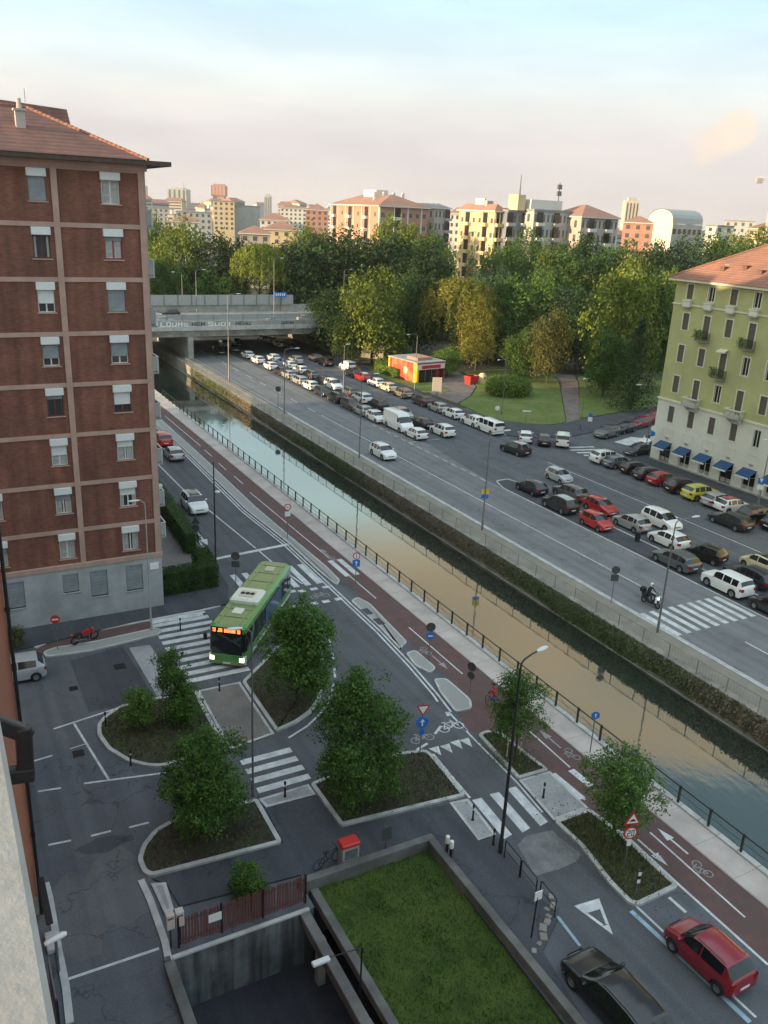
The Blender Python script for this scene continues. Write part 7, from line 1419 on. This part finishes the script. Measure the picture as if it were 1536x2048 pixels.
# ---------------------------------------------------------------- park trees: unit crowns, one thing per tree
def unit_broad(seed, nb, n, ls): r_ = random.Random(seed); return clumpy_crown(r_, n, blobs_for(r_, nb, .56, .10, 1.0, .68), ls, 7, .75).mesh('crown')
def unit_weep(seed):
    r_ = random.Random(seed); m = MB()
    for k in range(330):
        a = r_.uniform(0, 2*PI); q = math.sqrt(r_.random()); R_ = .5*q; z1 = .72+.28*math.sqrt(max(0, 1-q*q))*r_.uniform(.85, 1.05); L_ = r_.uniform(.18, .55)*(.5+.5*q)
        for j in range(34):
            t = j/34*L_; leaf(m, R_*math.cos(a)*(1+.25*t)+r_.gauss(0, .018), R_*math.sin(a)*(1+.25*t)+r_.gauss(0, .018), z1-t, r_.uniform(.022, .04), r_, (math.cos(a), math.sin(a), .3), .45)
    return m.mesh('crown')
def unit_conifer(seed):
    r_ = random.Random(seed); m = MB()
    for k in range(30):
        z = .06+.92*k/30; R_ = .5*(1-z)**.85+.02; nb = int(7+12*(1-z))
        for j in range(nb):
            a = r_.uniform(0, 2*PI); q = R_*r_.uniform(.8, 1.1)
            for s in range(14):
                t = (s+1)/14; leaf(m, q*t*math.cos(a)+r_.gauss(0, .012), q*t*math.sin(a)+r_.gauss(0, .012), z-.05*t+.02*r_.gauss(0, 1), r_.uniform(.025, .045), r_, (0, 0, 1), .5)
    return m.mesh('crown')
def unit_poplar(seed):
    r_ = random.Random(seed); bl = [((r_.uniform(-.05, .05), r_.uniform(-.05, .05), .1+.85*k/11), (.42*math.sin(PI*(.2+.75*k/11))**.6, .42*math.sin(PI*(.2+.75*k/11))**.6, .09)) for k in range(12)]
    return clumpy_crown(r_, 4500, bl, .03, 6, .7).mesh('crown')
def unit_cedar(seed):
    r_ = random.Random(seed); m = MB()
    for k in range(11):
        z = .18+.8*k/11; R_ = .5*(1-z*.75); nb = 9
        for j in range(nb):
            a = r_.uniform(0, 2*PI); q = R_*r_.uniform(.5, 1.05)
            for s in range(44):
                t = r_.random()**.6; w_ = .10*t; leaf(m, q*t*math.cos(a)+r_.gauss(0, w_*.6), q*t*math.sin(a)+r_.gauss(0, w_*.6), z+.03*r_.gauss(0, .5), r_.uniform(.022, .042), r_, (0, 0, 1), .6)
    return m.mesh('crown')
UN = {'broad': [unit_broad(100+k, 18, 12000, .036) for k in range(4)], 'fine': [unit_broad(120+k, 26, 14000, .028) for k in range(2)], 'weep': [unit_weep(130), unit_weep(131)], 'conifer': [unit_conifer(140)], 'poplar': [unit_poplar(150), unit_poplar(151)], 'cedar': [unit_cedar(160)]}
UT = [trunk_mb(random.Random(170+k), .75, .022, .4, 7).mesh('trunk', True) for k in range(3)]
_tn = [0]
def park_tree(kind, mat, px, top, wpx, D, label, group='park trees', pos=None, zbase=0.):
    k = _tn[0]; _tn[0] += 1; rnd = random.Random(k+500)
    P_ = PD(px, 600, D); p = pos or (P_.x, P_.y); H = (hz(p, top)-zbase)*.93; dist = (Vector((p[0], p[1], H/2))-CAM0).length; W_ = wpx*dist/FPX*(1.12 if kind != 'poplar' else 1)
    r = root({'conifer': 'conifer_tree', 'cedar': 'cedar_tree', 'poplar': 'poplar_tree', 'weep': 'weeping_tree'}.get(kind, 'park_tree'), label, 'tree', (p[0], p[1], zbase), rnd.uniform(0, 2*PI), group)
    ms = UN[kind]; wf = 1.0 if kind != 'poplar' else 1.15
    link('crown', ms[k % len(ms)], mat, r, (0, 0, 0), (0, 0, 0), (W_*wf, W_*wf, H), own=True); link('trunk', UT[k % 3], 'bark', r, (0, 0, 0), (0, 0, 0), (W_*.9, W_*.9, H))
    return r
TR = [('broad', 'fol_yel', 748, 545, 118, 168, 'bright yellow-green tree on a bare trunk by the low hedge'), ('broad', 'fol_dark', 838, 550, 110, 178, 'dark tree between the yellow-green tree and the golden willow'), ('weep', 'fol_gold', 918, 540, 140, 176, 'golden weeping willow lit by the sunset behind the kiosk'), ('fine', 'fol_gold', 962, 600, 80, 168, 'smaller golden drooping tree beside the big willow'), ('broad', 'fol_mid', 1000, 560, 110, 185, 'mid green tree right of the golden willow'), ('broad', 'fol_mid', 1060, 560, 120, 180, 'rounded green tree behind the lawn'), ('cedar', 'fol_blue', 1128, 556, 120, 178, 'blue-green cedar with layered boughs behind the lawn'), ('broad', 'fol_brown', 1112, 622, 70, 160, 'brownish slim tree at the far edge of the lawn'), ('broad', 'fol_mid', 1055, 660, 60, 164, 'low green tree near the park benches'), ('broad', 'fol_yel', 1262, 536, 135, 158, 'large yellow-green tree behind the dark fir'), ('conifer', 'fol_dark', 1292, 612, 100, 142, 'dark layered fir tree standing by the side street'), ('broad', 'fol_mid', 1322, 560, 90, 165, 'green tree touching the corner of the green house'), ('broad', 'fol_mid', 1230, 660, 80, 150, 'low green tree left of the dark fir'), ('broad', 'fol_dark', 1180, 590, 110, 176, 'dark tree between the cedar and the large yellow-green tree'),
 ('broad', 'fol_dark', 668, 580, 90, 178, 'dark bushy tree covering the overpass abutment'), ('broad', 'fol_dark', 700, 620, 60, 166, 'small dark tree leaning over the abutment wing wall'),
 ('broad', 'fol_dark', 610, 482, 130, 218, 'huge dark tree behind the overpass, left of its group'), ('broad', 'fol_dark', 690, 470, 170, 222, 'huge dark tree behind the overpass with the widest crown'), ('broad', 'fol_dark', 780, 474, 160, 222, 'huge dark tree behind the overpass above the yellow-green tree'), ('broad', 'fol_dark', 840, 500, 110, 215, 'dark tree at the right end of the group behind the overpass'),
 ('weep', 'fol_yel', 520, 470, 100, 212, 'yellow-green drooping tree rising behind the overpass'), ('broad', 'fol_yel', 362, 448, 100, 225, 'tall yellow-green tree beside the brick block'), ('broad', 'fol_dark', 440, 470, 110, 222, 'dark green tree between the two yellow-green ones'), ('broad', 'fol_mid', 330, 520, 70, 212, 'green tree close to the brick block edge'), ('broad', 'fol_mid', 430, 548, 80, 205, 'low green tree just above the overpass barrier'), ('broad', 'fol_mid', 318, 440, 50, 260, 'small green tree against the far roofs'), ('broad', 'fol_yel', 610, 452, 90, 260, 'pale green tree behind the huge dark trees'),
 ('poplar', 'fol_yel', 893, 472, 48, 232, 'narrow poplar nearest the pink apartment block'), ('poplar', 'fol_yel', 936, 480, 42, 230, 'narrow poplar beside the first poplar'), ('poplar', 'fol_yel', 1080, 464, 46, 228, 'tallest narrow poplar in the middle of the park'), ('poplar', 'fol_mid', 988, 492, 40, 232, 'dark narrow poplar between the others'), ('poplar', 'fol_yel', 1275, 505, 44, 220, 'narrow poplar behind the large yellow-green tree'),
 ('broad', 'fol_yel', 790, 440, 100, 285, 'pale tree in front of the pink apartment block'), ('broad', 'fol_mid', 860, 470, 80, 250, 'green tree right of the pink apartment block'), ('broad', 'fol_mid', 1015, 490, 100, 240, 'green tree below the ochre apartment block'), ('fine', 'fol_mid', 1050, 470, 110, 255, 'feathery green tree below the grey-blue block'), ('broad', 'fol_blue', 985, 540, 90, 205, 'bluish green tree behind the golden willow'), ('broad', 'fol_mid', 1120, 500, 120, 232, 'broad green tree right of the tallest poplar'), ('cedar', 'fol_dark', 1190, 500, 110, 215, 'dark cedar with flat layers in the park'), ('broad', 'fol_dark', 1150, 476, 100, 252, 'dark tree below the long grey block'), ('broad', 'fol_mid', 1225, 490, 100, 240, 'green tree below the brown tiled roof'), ('broad', 'fol_dark', 1300, 500, 110, 225, 'dark tree left of the green house roof'), ('broad', 'fol_blue', 1350, 480, 110, 250, 'hazy green tree below the white gabled building'), ('broad', 'fol_mid', 1420, 475, 120, 270, 'broad tree above the green house roof'), ('broad', 'fol_yel', 1480, 465, 100, 290, 'pale tree beside the crane'), ('broad', 'fol_mid', 1536, 478, 100, 280, 'tree above the green house ridge at the frame edge'), ('broad', 'fol_yel', 1340, 545, 60, 190, 'yellow-green tree top at the green house eave'), ('broad', 'fol_mid', 1100, 540, 90, 205, 'green tree behind the blue-green cedar'), ('broad', 'fol_dark', 1240, 560, 90, 195, 'dark tree behind the large yellow-green crown'), ('broad', 'fol_mid', 900, 560, 90, 210, 'shaded tree behind the golden willow'), ('broad', 'fol_dark', 790, 600, 70, 184, 'shaded tree behind the kiosk'), ('broad', 'fol_bright', 905, 695, 50, 160, 'leafy bush-like tree at the kiosk side')]
for t in TR: park_tree(*t)
# far-off woods that read as one mass
rnd = random.Random(90); m = MB()
for k in range(150):
    D = rnd.uniform(300, 520); px = rnd.uniform(820, 1700); P_ = PD(px, 600, D); hh = rnd.uniform(9, 15); rr = rnd.uniform(4, 7)
    for _ in range(110):
        d = Vector((rnd.gauss(0, 1), rnd.gauss(0, 1), rnd.gauss(0, 1))).normalized(); leaf(m, P_.x+d.x*rr, P_.y+d.y*rr, hh*.55+d.z*hh*.45, rnd.uniform(1.0, 2.0), rnd, d)
tag(link('far_wood', m, 'fol_mid'), 'far belt of tree crowns between the park and the city', None, None, 'stuff')
HAZE = 0.00009
# ---------------------------------------------------------------- the city behind
FW = MB().box(0, -.06, 0, 1, .02, 1).mesh('far_window'); FWS = MB().box(0, -.10, 0, 1, .0, 1).mesh('far_shutter')
def blockpx(name, label, pxl, pxr, top, D, depth, wall, roofm, rh, rz=None, floors=0, bays=0, balc=None, cat='apartment block', side=None, flat=False, base=0., win_mat='glass_far', extra=None):
    """building whose front spans pxl..pxr at distance D; front is square to the canal grid unless rz is given"""
    a = PD(pxl, 500, D); b = PD(pxr, 500, D); c = (a+b)/2; w_ = (b-a).length; H = hz((c.x, c.y), top)
    ang = math.atan2(b.y-a.y, b.x-a.x) if rz is None else rz
    r = root(name, label, cat, (c.x, c.y, 0), ang)
    link('wall', MB().box(-w_/2, 0, 0, w_/2, depth, H), wall, r)
    if flat: link('roof', MB().box(-w_/2-.3, -.3, H, w_/2+.3, depth+.3, H+.6), roofm, r)
    else:
        i = min(w_, depth)*.48; e = .7; link('eave', MB().box(-w_/2-e, -e, H, w_/2+e, depth+e, H+.35), 'white_far', r)
        link('roof', MB().add([(-w_/2-e, -e, H+.36), (w_/2+e, -e, H+.36), (w_/2+e, depth+e, H+.36), (-w_/2-e, depth+e, H+.36), (-w_/2+i, i, H+rh), (w_/2-i, i, H+rh), (w_/2-i, depth-i, H+rh), (-w_/2+i, depth-i, H+rh)], [(0, 1, 5, 4), (1, 2, 6, 5), (2, 3, 7, 6), (3, 0, 4, 7), (4, 5, 6, 7)]), roofm, r)
    if floors:
        if cat == 'house': floors = max(3, round(H/3.2)); bays = max(3, round(w_/3.8))
        fh = H/floors; ww = min(1.5, w_/bays*.42)
        for f in range(max(0, floors-6), floors):
            for k in range(bays):
                x = -w_/2+w_*(k+.5)/bays
                if balc and k in balc:
                    bo = link('balcony', MB().box(x-1.4, -1.2, f*fh+.1, x+1.4, -.01, f*fh+1.1), balc[k], r); link('opening', FW, 'window_dark', r, (x-1.2, 0, f*fh+1.1), (0, 0, 0), (2.4, 1, fh-1.4))
                else: link('window', FW, win_mat if (f*7+k*3) % 5 else 'shutter_brown', r, (x-ww/2, 0, f*fh+fh*.30), (0, 0, 0), (ww, 1, fh*.5))
            for k in range(max(1, int(depth/5)) if D < 560 else 0):
                y = depth*(k+.5)/max(1, int(depth/5)); link('window', FW, win_mat, r, (-w_/2, y+.6, f*fh+fh*.30), (0, 0, -PI/2), (1.2, 1, fh*.5)); link('window', FW, win_mat, r, (w_/2, y-.6, f*fh+fh*.3), (0, 0, PI/2), (1.2, 1, fh*.5))
    return r, w_, H
# pink brick apartment block: sunlit west face to the left, shaded face to the right
def corner_block(label, pxc, top, D, wl, wr, wall, pil, roofm, rh, floors, bl, brr, balcL, balcR, pxl_, pxr_):
    c = PD(pxc, 500, D); H = hz((c.x, c.y), top); r = root('apartment_block', label, 'apartment block', (c.x, c.y, 0), 0)
    while proj((c.x, c.y+wl, H))[0] < pxl_: wl -= .5
    while proj((c.x+wr, c.y, H))[0] > pxr_: wr -= .5
    # corner at origin, west face along +Y (length wl), south face along +X (length wr)
    link('wall', MB().box(0, 0, 0, wr, wl, H), wall, r); e = .9; link('eave', MB().box(-e, -e, H, wr+e, wl+e, H+.4), 'white_far', r); i = min(wl, wr)*.47
    rf = link('roof', MB().add([(-e, -e, H+.41), (wr+e, -e, H+.41), (wr+e, wl+e, H+.41), (-e, wl+e, H+.41), (i, i, H+rh), (wr-i, i, H+rh), (wr-i, wl-i, H+rh), (i, wl-i, H+rh)], [(0, 1, 5, 4), (1, 2, 6, 5), (2, 3, 7, 6), (3, 0, 4, 7), (4, 5, 6, 7)]), roofm, r)
    link('stair_tower', MB().box(wr*.35, wl*.4, H+.5, wr*.6, wl*.65, H+rh+1.6), 'white_far', rf)
    for k in range(4): link('chimney', MB().box(wr*(.2+.2*k), wl*.3, H+1, wr*(.2+.2*k)+.9, wl*.3+.9, H+rh+.9), 'white_far', rf)
    fh = H/floors
    for f in range(1, floors):
        for k in range(bl):
            y = wl*(k+.5)/bl
            if k in balcL:
                o = link('balcony', MB().box(-1.3, y-1.7, f*fh-.1, -.01, y+1.7, f*fh+.95), pil, r); link('opening', FW, 'window_dark', r, (-.0, y+1.5, f*fh+.96), (0, 0, -PI/2), (3.0, 1, fh-1.2))
            else: link('window', FW, 'glass_far', r, (0, y+.65, f*fh+.9), (0, 0, -PI/2), (1.3, 1, 1.5))
        for k in range(brr):
            x = wr*(k+.5)/brr
            if k in balcR: o = link('balcony', MB().box(x-1.7, -1.3, f*fh-.1, x+1.7, -.01, f*fh+.95), pil, r); link('opening', FW, 'window_dark', r, (x-1.5, 0, f*fh+.96), (0, 0, 0), (3.0, 1, fh-1.2))
            else: link('window', FW, 'glass_far' if (f+k) % 3 else 'shutter_brown', r, (x-.65, 0, f*fh+.9), (0, 0, 0), (1.3, 1, 1.5))
    for k in range(bl+1): y = min(wl-.3, wl*k/bl); link('pilaster', MB().box(-.16, y-.0, 0, -.0, y+.5, H), pil, r)
    for k in range(0, brr+1, 2): x = min(wr-.5, wr*k/brr); link('pilaster', MB().box(x, -.16, 0, x+.5, -.0, H), pil, r)
    return r, H
corner_block('pink and cream apartment block with hipped tiled roof behind the park', 756, 413, 330, 120, 70, 'brick_far', 'white_far', 'roof_far', 4.5, 7, 6, 7, {1, 3, 5}, {2}, 662, 858)
blockpx('apartment_block', 'grey-pink slab attached right of the pink apartment block', 862, 897, 418, 350, 30, 'pinkgrey', 'roof_grey', 2, 0, 7, 4, {3: 'pinkgrey'})
corner_block('sunlit ochre apartment block with balconies above the park trees', 985, 424, 285, 120, 60, 'ochre', 'ochre', 'roof_far', 2.4, 7, 6, 4, {1, 4}, {2}, 920, 1008)
r_, w_, H_ = blockpx('apartment_block', 'grey-blue balconied slab beside the ochre block', 1006, 1052, 424, 286, 18, 'greyblue', 'roof_grey', 1, 0, 7, 4, {0: 'grey_far', 3: 'white_far'}, flat=True)
r_, w_, H_ = blockpx('apartment_block', 'long grey slab with rooftop terrace and antennas', 1052, 1145, 424, 288, 16, 'grey_far', 'roof_grey', 1, 0, 7, 9, {1: 'white_far', 5: 'grey_far'}, flat=True)
link('penthouse', MB().box(-w_*.45, 3, H_+.6, w_*.40, 13, H_+3.4), 'white_far', r_); link('lift_tower', MB().box(-w_*.75, 4, H_, -w_*.55, 9, H_+4.6), 'ochre', r_)
link('antenna', MB().tube([(-w_*.62, 6, H_+4.6), (-w_*.62, 6, H_+10.5)], [.25, .08], 6), 'metal_grey', r_); an = MB().tube([(w_*.44, 6, H_), (w_*.44, 6, H_+9)], [.22, .15], 6)
for z in (5, 7): an.box(w_*.44-.8, 5.7, H_+z, w_*.44+.8, 6.3, H_+z+1.4)
link('antenna', an, 'metal_grey', r_)
blockpx('apartment_block', 'grey block with brown tiled roof right of the long slab', 1145, 1242, 437, 292, 16, 'pinkgrey', 'roof_far', 4.0, 0, 7, 9, {2: 'white_far', 6: 'white_far'})
def gable_hall():
    D = 420; b = PD(1338, 500, D); H = hz((b.x, b.y), 448); Hr = hz((b.x, b.y), 419); wd = 90.; L_ = 80.
    while proj((b.x, b.y+wd, H))[0] < 1294: wd -= .5
    while proj((b.x+L_, b.y, H))[0] > 1406: L_ -= .5
    r = root('gabled_hall', 'cream hall with rounded gable and pale metal roof catching the sun', 'hall', (b.x, b.y, 0)); n = 12; pts = [(0, 0)]+[(wd*(.5-.5*math.cos(PI*k/n)), H+(Hr-H)*math.sin(PI*k/n)**.7) for k in range(n+1)]+[(wd, 0)]
    link('gable_wall', MB().add([(0, y, z) for y, z in pts], [tuple(range(len(pts)))[::-1]]), 'cream', r); link('side_wall', MB().add([(0, 0, 0), (L_, 0, 0), (L_, 0, H), (0, 0, H)], [(0, 1, 2, 3)]), 'grey_far', r)
    rp_ = pts[1:-1]; m = MB()
    for (y0, z0), (y1, z1) in zip(rp_, rp_[1:]): m.add([(-.3, y0, z0+.2), (L_, y0, z0+.2), (L_, y1, z1+.2), (-.3, y1, z1+.2)], [(0, 1, 2, 3)])
    link('roof', m, 'metal_pale', r)
    for k in range(6): link('window', FW, 'window_dark', r, (L_*(k+.2)/6, 0, H-4.2), (0, 0, 0), (L_/6*.6, 1, 2.2))
gable_hall()
# towers on the skyline
def tower(label, px, wpx, top, D, wall, flare=False, name='tower_block'):
    c = PD(px, 500, D); w_ = wpx*D/FPX; H = hz((c.x, c.y), top); r = root(name, label, 'tower', (c.x, c.y, 0), -.5)
    if flare:
        s = w_*.40; link('shaft', MB().box(-s, -s, 0, s, s, H*.62), wall, r); link('flare', MB().add([(-s, -s, H*.62), (s, -s, H*.62), (s, s, H*.62), (-s, s, H*.62)]+[(x*w_/2, y*w_/2, H*.68) for x, y in ((-1, -1), (1, -1), (1, 1), (-1, 1))], [(0, 1, 5, 4), (1, 2, 6, 5), (2, 3, 7, 6), (3, 0, 4, 7)]), wall, r)
        link('head', MB().box(-w_/2, -w_/2, H*.68, w_/2, w_/2, H*.94), wall, r); link('crown', MB().add([(x*w_/2, y*w_/2, H*.94) for x, y in ((-1, -1), (1, -1), (1, 1), (-1, 1))]+[(x*w_/3, y*w_/3, H) for x, y in ((-1, -1), (1, -1), (1, 1), (-1, 1))], [(0, 1, 5, 4), (1, 2, 6, 5), (2, 3, 7, 6), (3, 0, 4, 7), (4, 5, 6, 7)]), 'roof_far', r)
        for k in range(5): link('rib', MB().box(-w_/2+w_*k/4-.4, -w_/2-.9, H*.64, -w_/2+w_*k/4+.4, -w_/2, H*.95), wall, r)
    else:
        link('shaft', MB().box(-w_/2, -w_/2, 0, w_/2, w_/2, H), wall, r); link('top', MB().box(-w_*.3, -w_*.3, H, w_*.3, w_*.3, H+3), 'grey_far', r)
        for k in range(4): link('window_strip', MB().box(-w_/2+w_*(k+.3)/4, -w_/2-.15, H*.2, -w_/2+w_*(k+.7)/4, -w_/2-.01, H*.96), 'glass_far', r)
tower('mushroom-headed reddish tower rising over the distant roofs', 441, 25, 362, 2300, 'tower_red', True, 'flared_tower')
tower('pale sunlit residential tower on the right skyline', 1250, 24, 402, 900, 'beige'); tower('hazy pointed tower at the brick block edge', 294, 10, 372, 2600, 'grey_far'); tower('hazy stepped tower with a spire on the skyline', 362, 34, 378, 2300, 'grey_far'); tower('thin hazy block left of the pink apartment block', 536, 12, 392, 1500, 'grey_far')
c = PD(371, 500, 2300); link('tower_spire', MB().tube([(c.x, c.y, 0), (c.x, c.y, hz((c.x, c.y), 356))], [6, .6], 6), 'grey_far'); tag(bpy.data.objects['tower_spire'], 'thin hazy spire beside the stepped tower', 'spire')
# tower crane at the right edge
c = PD(1528, 500, 420); Hc = hz((c.x, c.y), 362); CR = root('tower_crane', 'pale tower crane at the right skyline', 'crane', (c.x, c.y, 0), -.55)
mst = MB()
for x in (-.8, .8):
    for y in (-.8, .8): mst.box(x-.12, y-.12, 0, x+.12, y+.12, Hc)
for k in range(int(Hc/2)): mst.tube([(-.8, -.8, 2*k), (.8, -.8, 2*k+2)], .08, 4); mst.tube([(.8, .8, 2*k), (-.8, .8, 2*k+2)], .08, 4)
link('mast', mst, 'white_far', CR); jb = MB()
for y in (-.6, .6): jb.box(-8, y-.1, Hc, 22, y+.1, Hc+.25)
jb.box(-8, -.1, Hc+1.2, 22, .1, Hc+1.4)
for k in range(15): jb.tube([(-8+2*k, -.6, Hc), (-7+2*k, 0, Hc+1.2)], .07, 4); jb.tube([(-7+2*k, 0, Hc+1.2), (-6+2*k, .6, Hc)], .07, 4)
link('jib', jb, 'white_far', CR); link('counterweight', MB().box(-8.5, -1, Hc-1.2, -6, 1, Hc+.8), 'concrete', CR); link('cab', MB().box(-.9, -.9, Hc-1.5, .9, .9, Hc+.2), 'white_far', CR)
# mid-distance houses, each its own thing, with the row they stand in
HS = [(428, 470, 400, 620, 26, 'ochre', 'roof_grey', 1, 'sunlit yellow slab standing above the far roofs', 7, 5, True), (470, 520, 404, 640, 18, 'grey_far', 'roof_grey', 1, 'blank grey slab joined to the sunlit yellow one', 0, 0, True), (345, 400, 436, 480, 14, 'white_far', 'roof_far', 4, 'low cream house with red hipped roof left of the yellow slab', 4, 5, False), (520, 580, 432, 520, 16, 'white_far', 'roof_far', 4, 'cream house with red roof right of the grey slab', 4, 5, False), (610, 655, 412, 560, 18, 'brick_far', 'roof_far', 4, 'brick-red house left of the pink apartment block', 5, 4, False), (480, 540, 460, 330, 14, 'pinkgrey', 'roof_far', 3, 'pink house with grey windows behind the drooping tree', 5, 5, False), (525, 600, 452, 400, 14, 'ochre', 'roof_far', 3.5, 'sunlit ochre house with red roof behind the trees', 4, 6, False), (295, 330, 480, 262, 16, 'pinkgrey', 'roof_brown', 3, 'pinkish house seen past the brick block', 5, 3, False), (300, 350, 408, 700, 20, 'grey_far', 'roof_grey', 2, 'long pale block on the left skyline', 5, 6, True), (355, 425, 416, 560, 22, 'grey_far', 'roof_grey', 2, 'grey block with flat roof behind the cream house', 5, 7, True), (560, 612, 408, 760, 18, 'white_far', 'roof_far', 3, 'white block with red roof on the skyline', 5, 6, False), (1240, 1300, 444, 380, 16, 'brick_far', 'roof_far', 3, 'sunlit red house below the pale tower', 5, 6, False), (1405, 1460, 450, 460, 16, 'white_far', 'roof_grey', 2, 'white block right of the gabled hall', 5, 6, True), (1440, 1500, 440, 560, 20, 'grey_far', 'roof_grey', 2, 'long grey block below the crane', 4, 7, True), (1488, 1560, 456, 420, 16, 'ochre', 'roof_far', 3, 'ochre house at the crane foot', 4, 6, False), (895, 925, 425, 420, 16, 'white_far', 'roof_far', 3, 'white house between the pink block and the ochre block', 5, 3, False)]
for pl_, pr_, top, D, dep, wl_, rf_, rh, lab, fl_, by, flat in HS: blockpx('town_house', lab, pl_, pr_, top+(9 if pr_ < 660 and pl_ != 428 else 3), D, dep, wl_, rf_, rh, None, fl_, by, None, 'house', flat=flat)
# skyline of far roofs: separate hazy blocks
rnd = random.Random(42); wm = ['grey_far', 'white_far', 'pinkgrey', 'beige', 'grey_far', 'ochre']; adj = {'grey_far': 'grey', 'white_far': 'whitish', 'pinkgrey': 'pinkish', 'beige': 'beige', 'ochre': 'ochre'}
for k in range(110):
    px = rnd.uniform(285, 1560); D = rnd.choice([rnd.uniform(650, 1100), rnd.uniform(1000, 1800), rnd.uniform(1600, 2600)]); hzn = 383+(px+194)*.0467
    top = hzn+(rnd.uniform(-14, 12) if D > 1000 else rnd.uniform(6, 24)); w_ = rnd.uniform(10, 34); mt = rnd.choice(wm)
    if 655 < px < 900 and D < 900: continue
    c = PD(px, 500, D); Wm = w_*D/FPX; H = max(6, hz((c.x, c.y), top)); r = root('far_building', 'hazy %s block among the far city roofs' % adj[mt], 'building', (c.x, c.y, 0), rnd.choice([0, -.5, .3]), 'far city blocks, %s' % adj[mt])
    dp = rnd.uniform(12, 26); link('wall', MB().box(-Wm/2, 0, 0, Wm/2, dp, H), mt, r)
    if rnd.random() < .55: link('roof', MB().add([(-Wm/2-1, -1, H), (Wm/2+1, -1, H), (Wm/2+1, dp+1, H), (-Wm/2-1, dp+1, H), (-Wm/2+3, dp/2, H+4), (Wm/2-3, dp/2, H+4)], [(0, 1, 5, 4), (1, 2, 5), (2, 3, 4, 5), (3, 0, 4)]), 'roof_far', r)
    else: link('roof', MB().box(-Wm/2-.3, -.3, H, Wm/2+.3, dp+.3, H+.8), 'roof_grey', r); link('plant_room', MB().box(-Wm*.2, 3, H+.8, Wm*.15, 8, H+3.6), 'white_far', r)
    if D < 1300:
        for f in range(3):
            n = max(3, int(Wm/7)); link('window_row', MB().box(-Wm/2+1, -.12, H-3-3.3*f, Wm/2-1, -.02, H-1.6-3.3*f), 'glass_far', r)
# ---------------------------------------------------------------- air
hzm = bpy.data.materials.new('haze'); hzm.use_nodes = True; t = hzm.node_tree; t.nodes.clear(); pv_ = t.nodes.new('ShaderNodeVolumePrincipled'); pv_.inputs['Color'].default_value = (.92, .93, .97, 1); pv_.inputs['Density'].default_value = HAZE; pv_.inputs['Anisotropy'].default_value = .2
ho = t.nodes.new('ShaderNodeOutputMaterial'); t.links.new(pv_.outputs[0], ho.inputs['Volume'])
if HAZE > 0:
    hb = link('haze', MB().box(-5200, -3200, -6, 5200, 6200, 135), hzm); tag(hb, None, None, None, 'stuff')
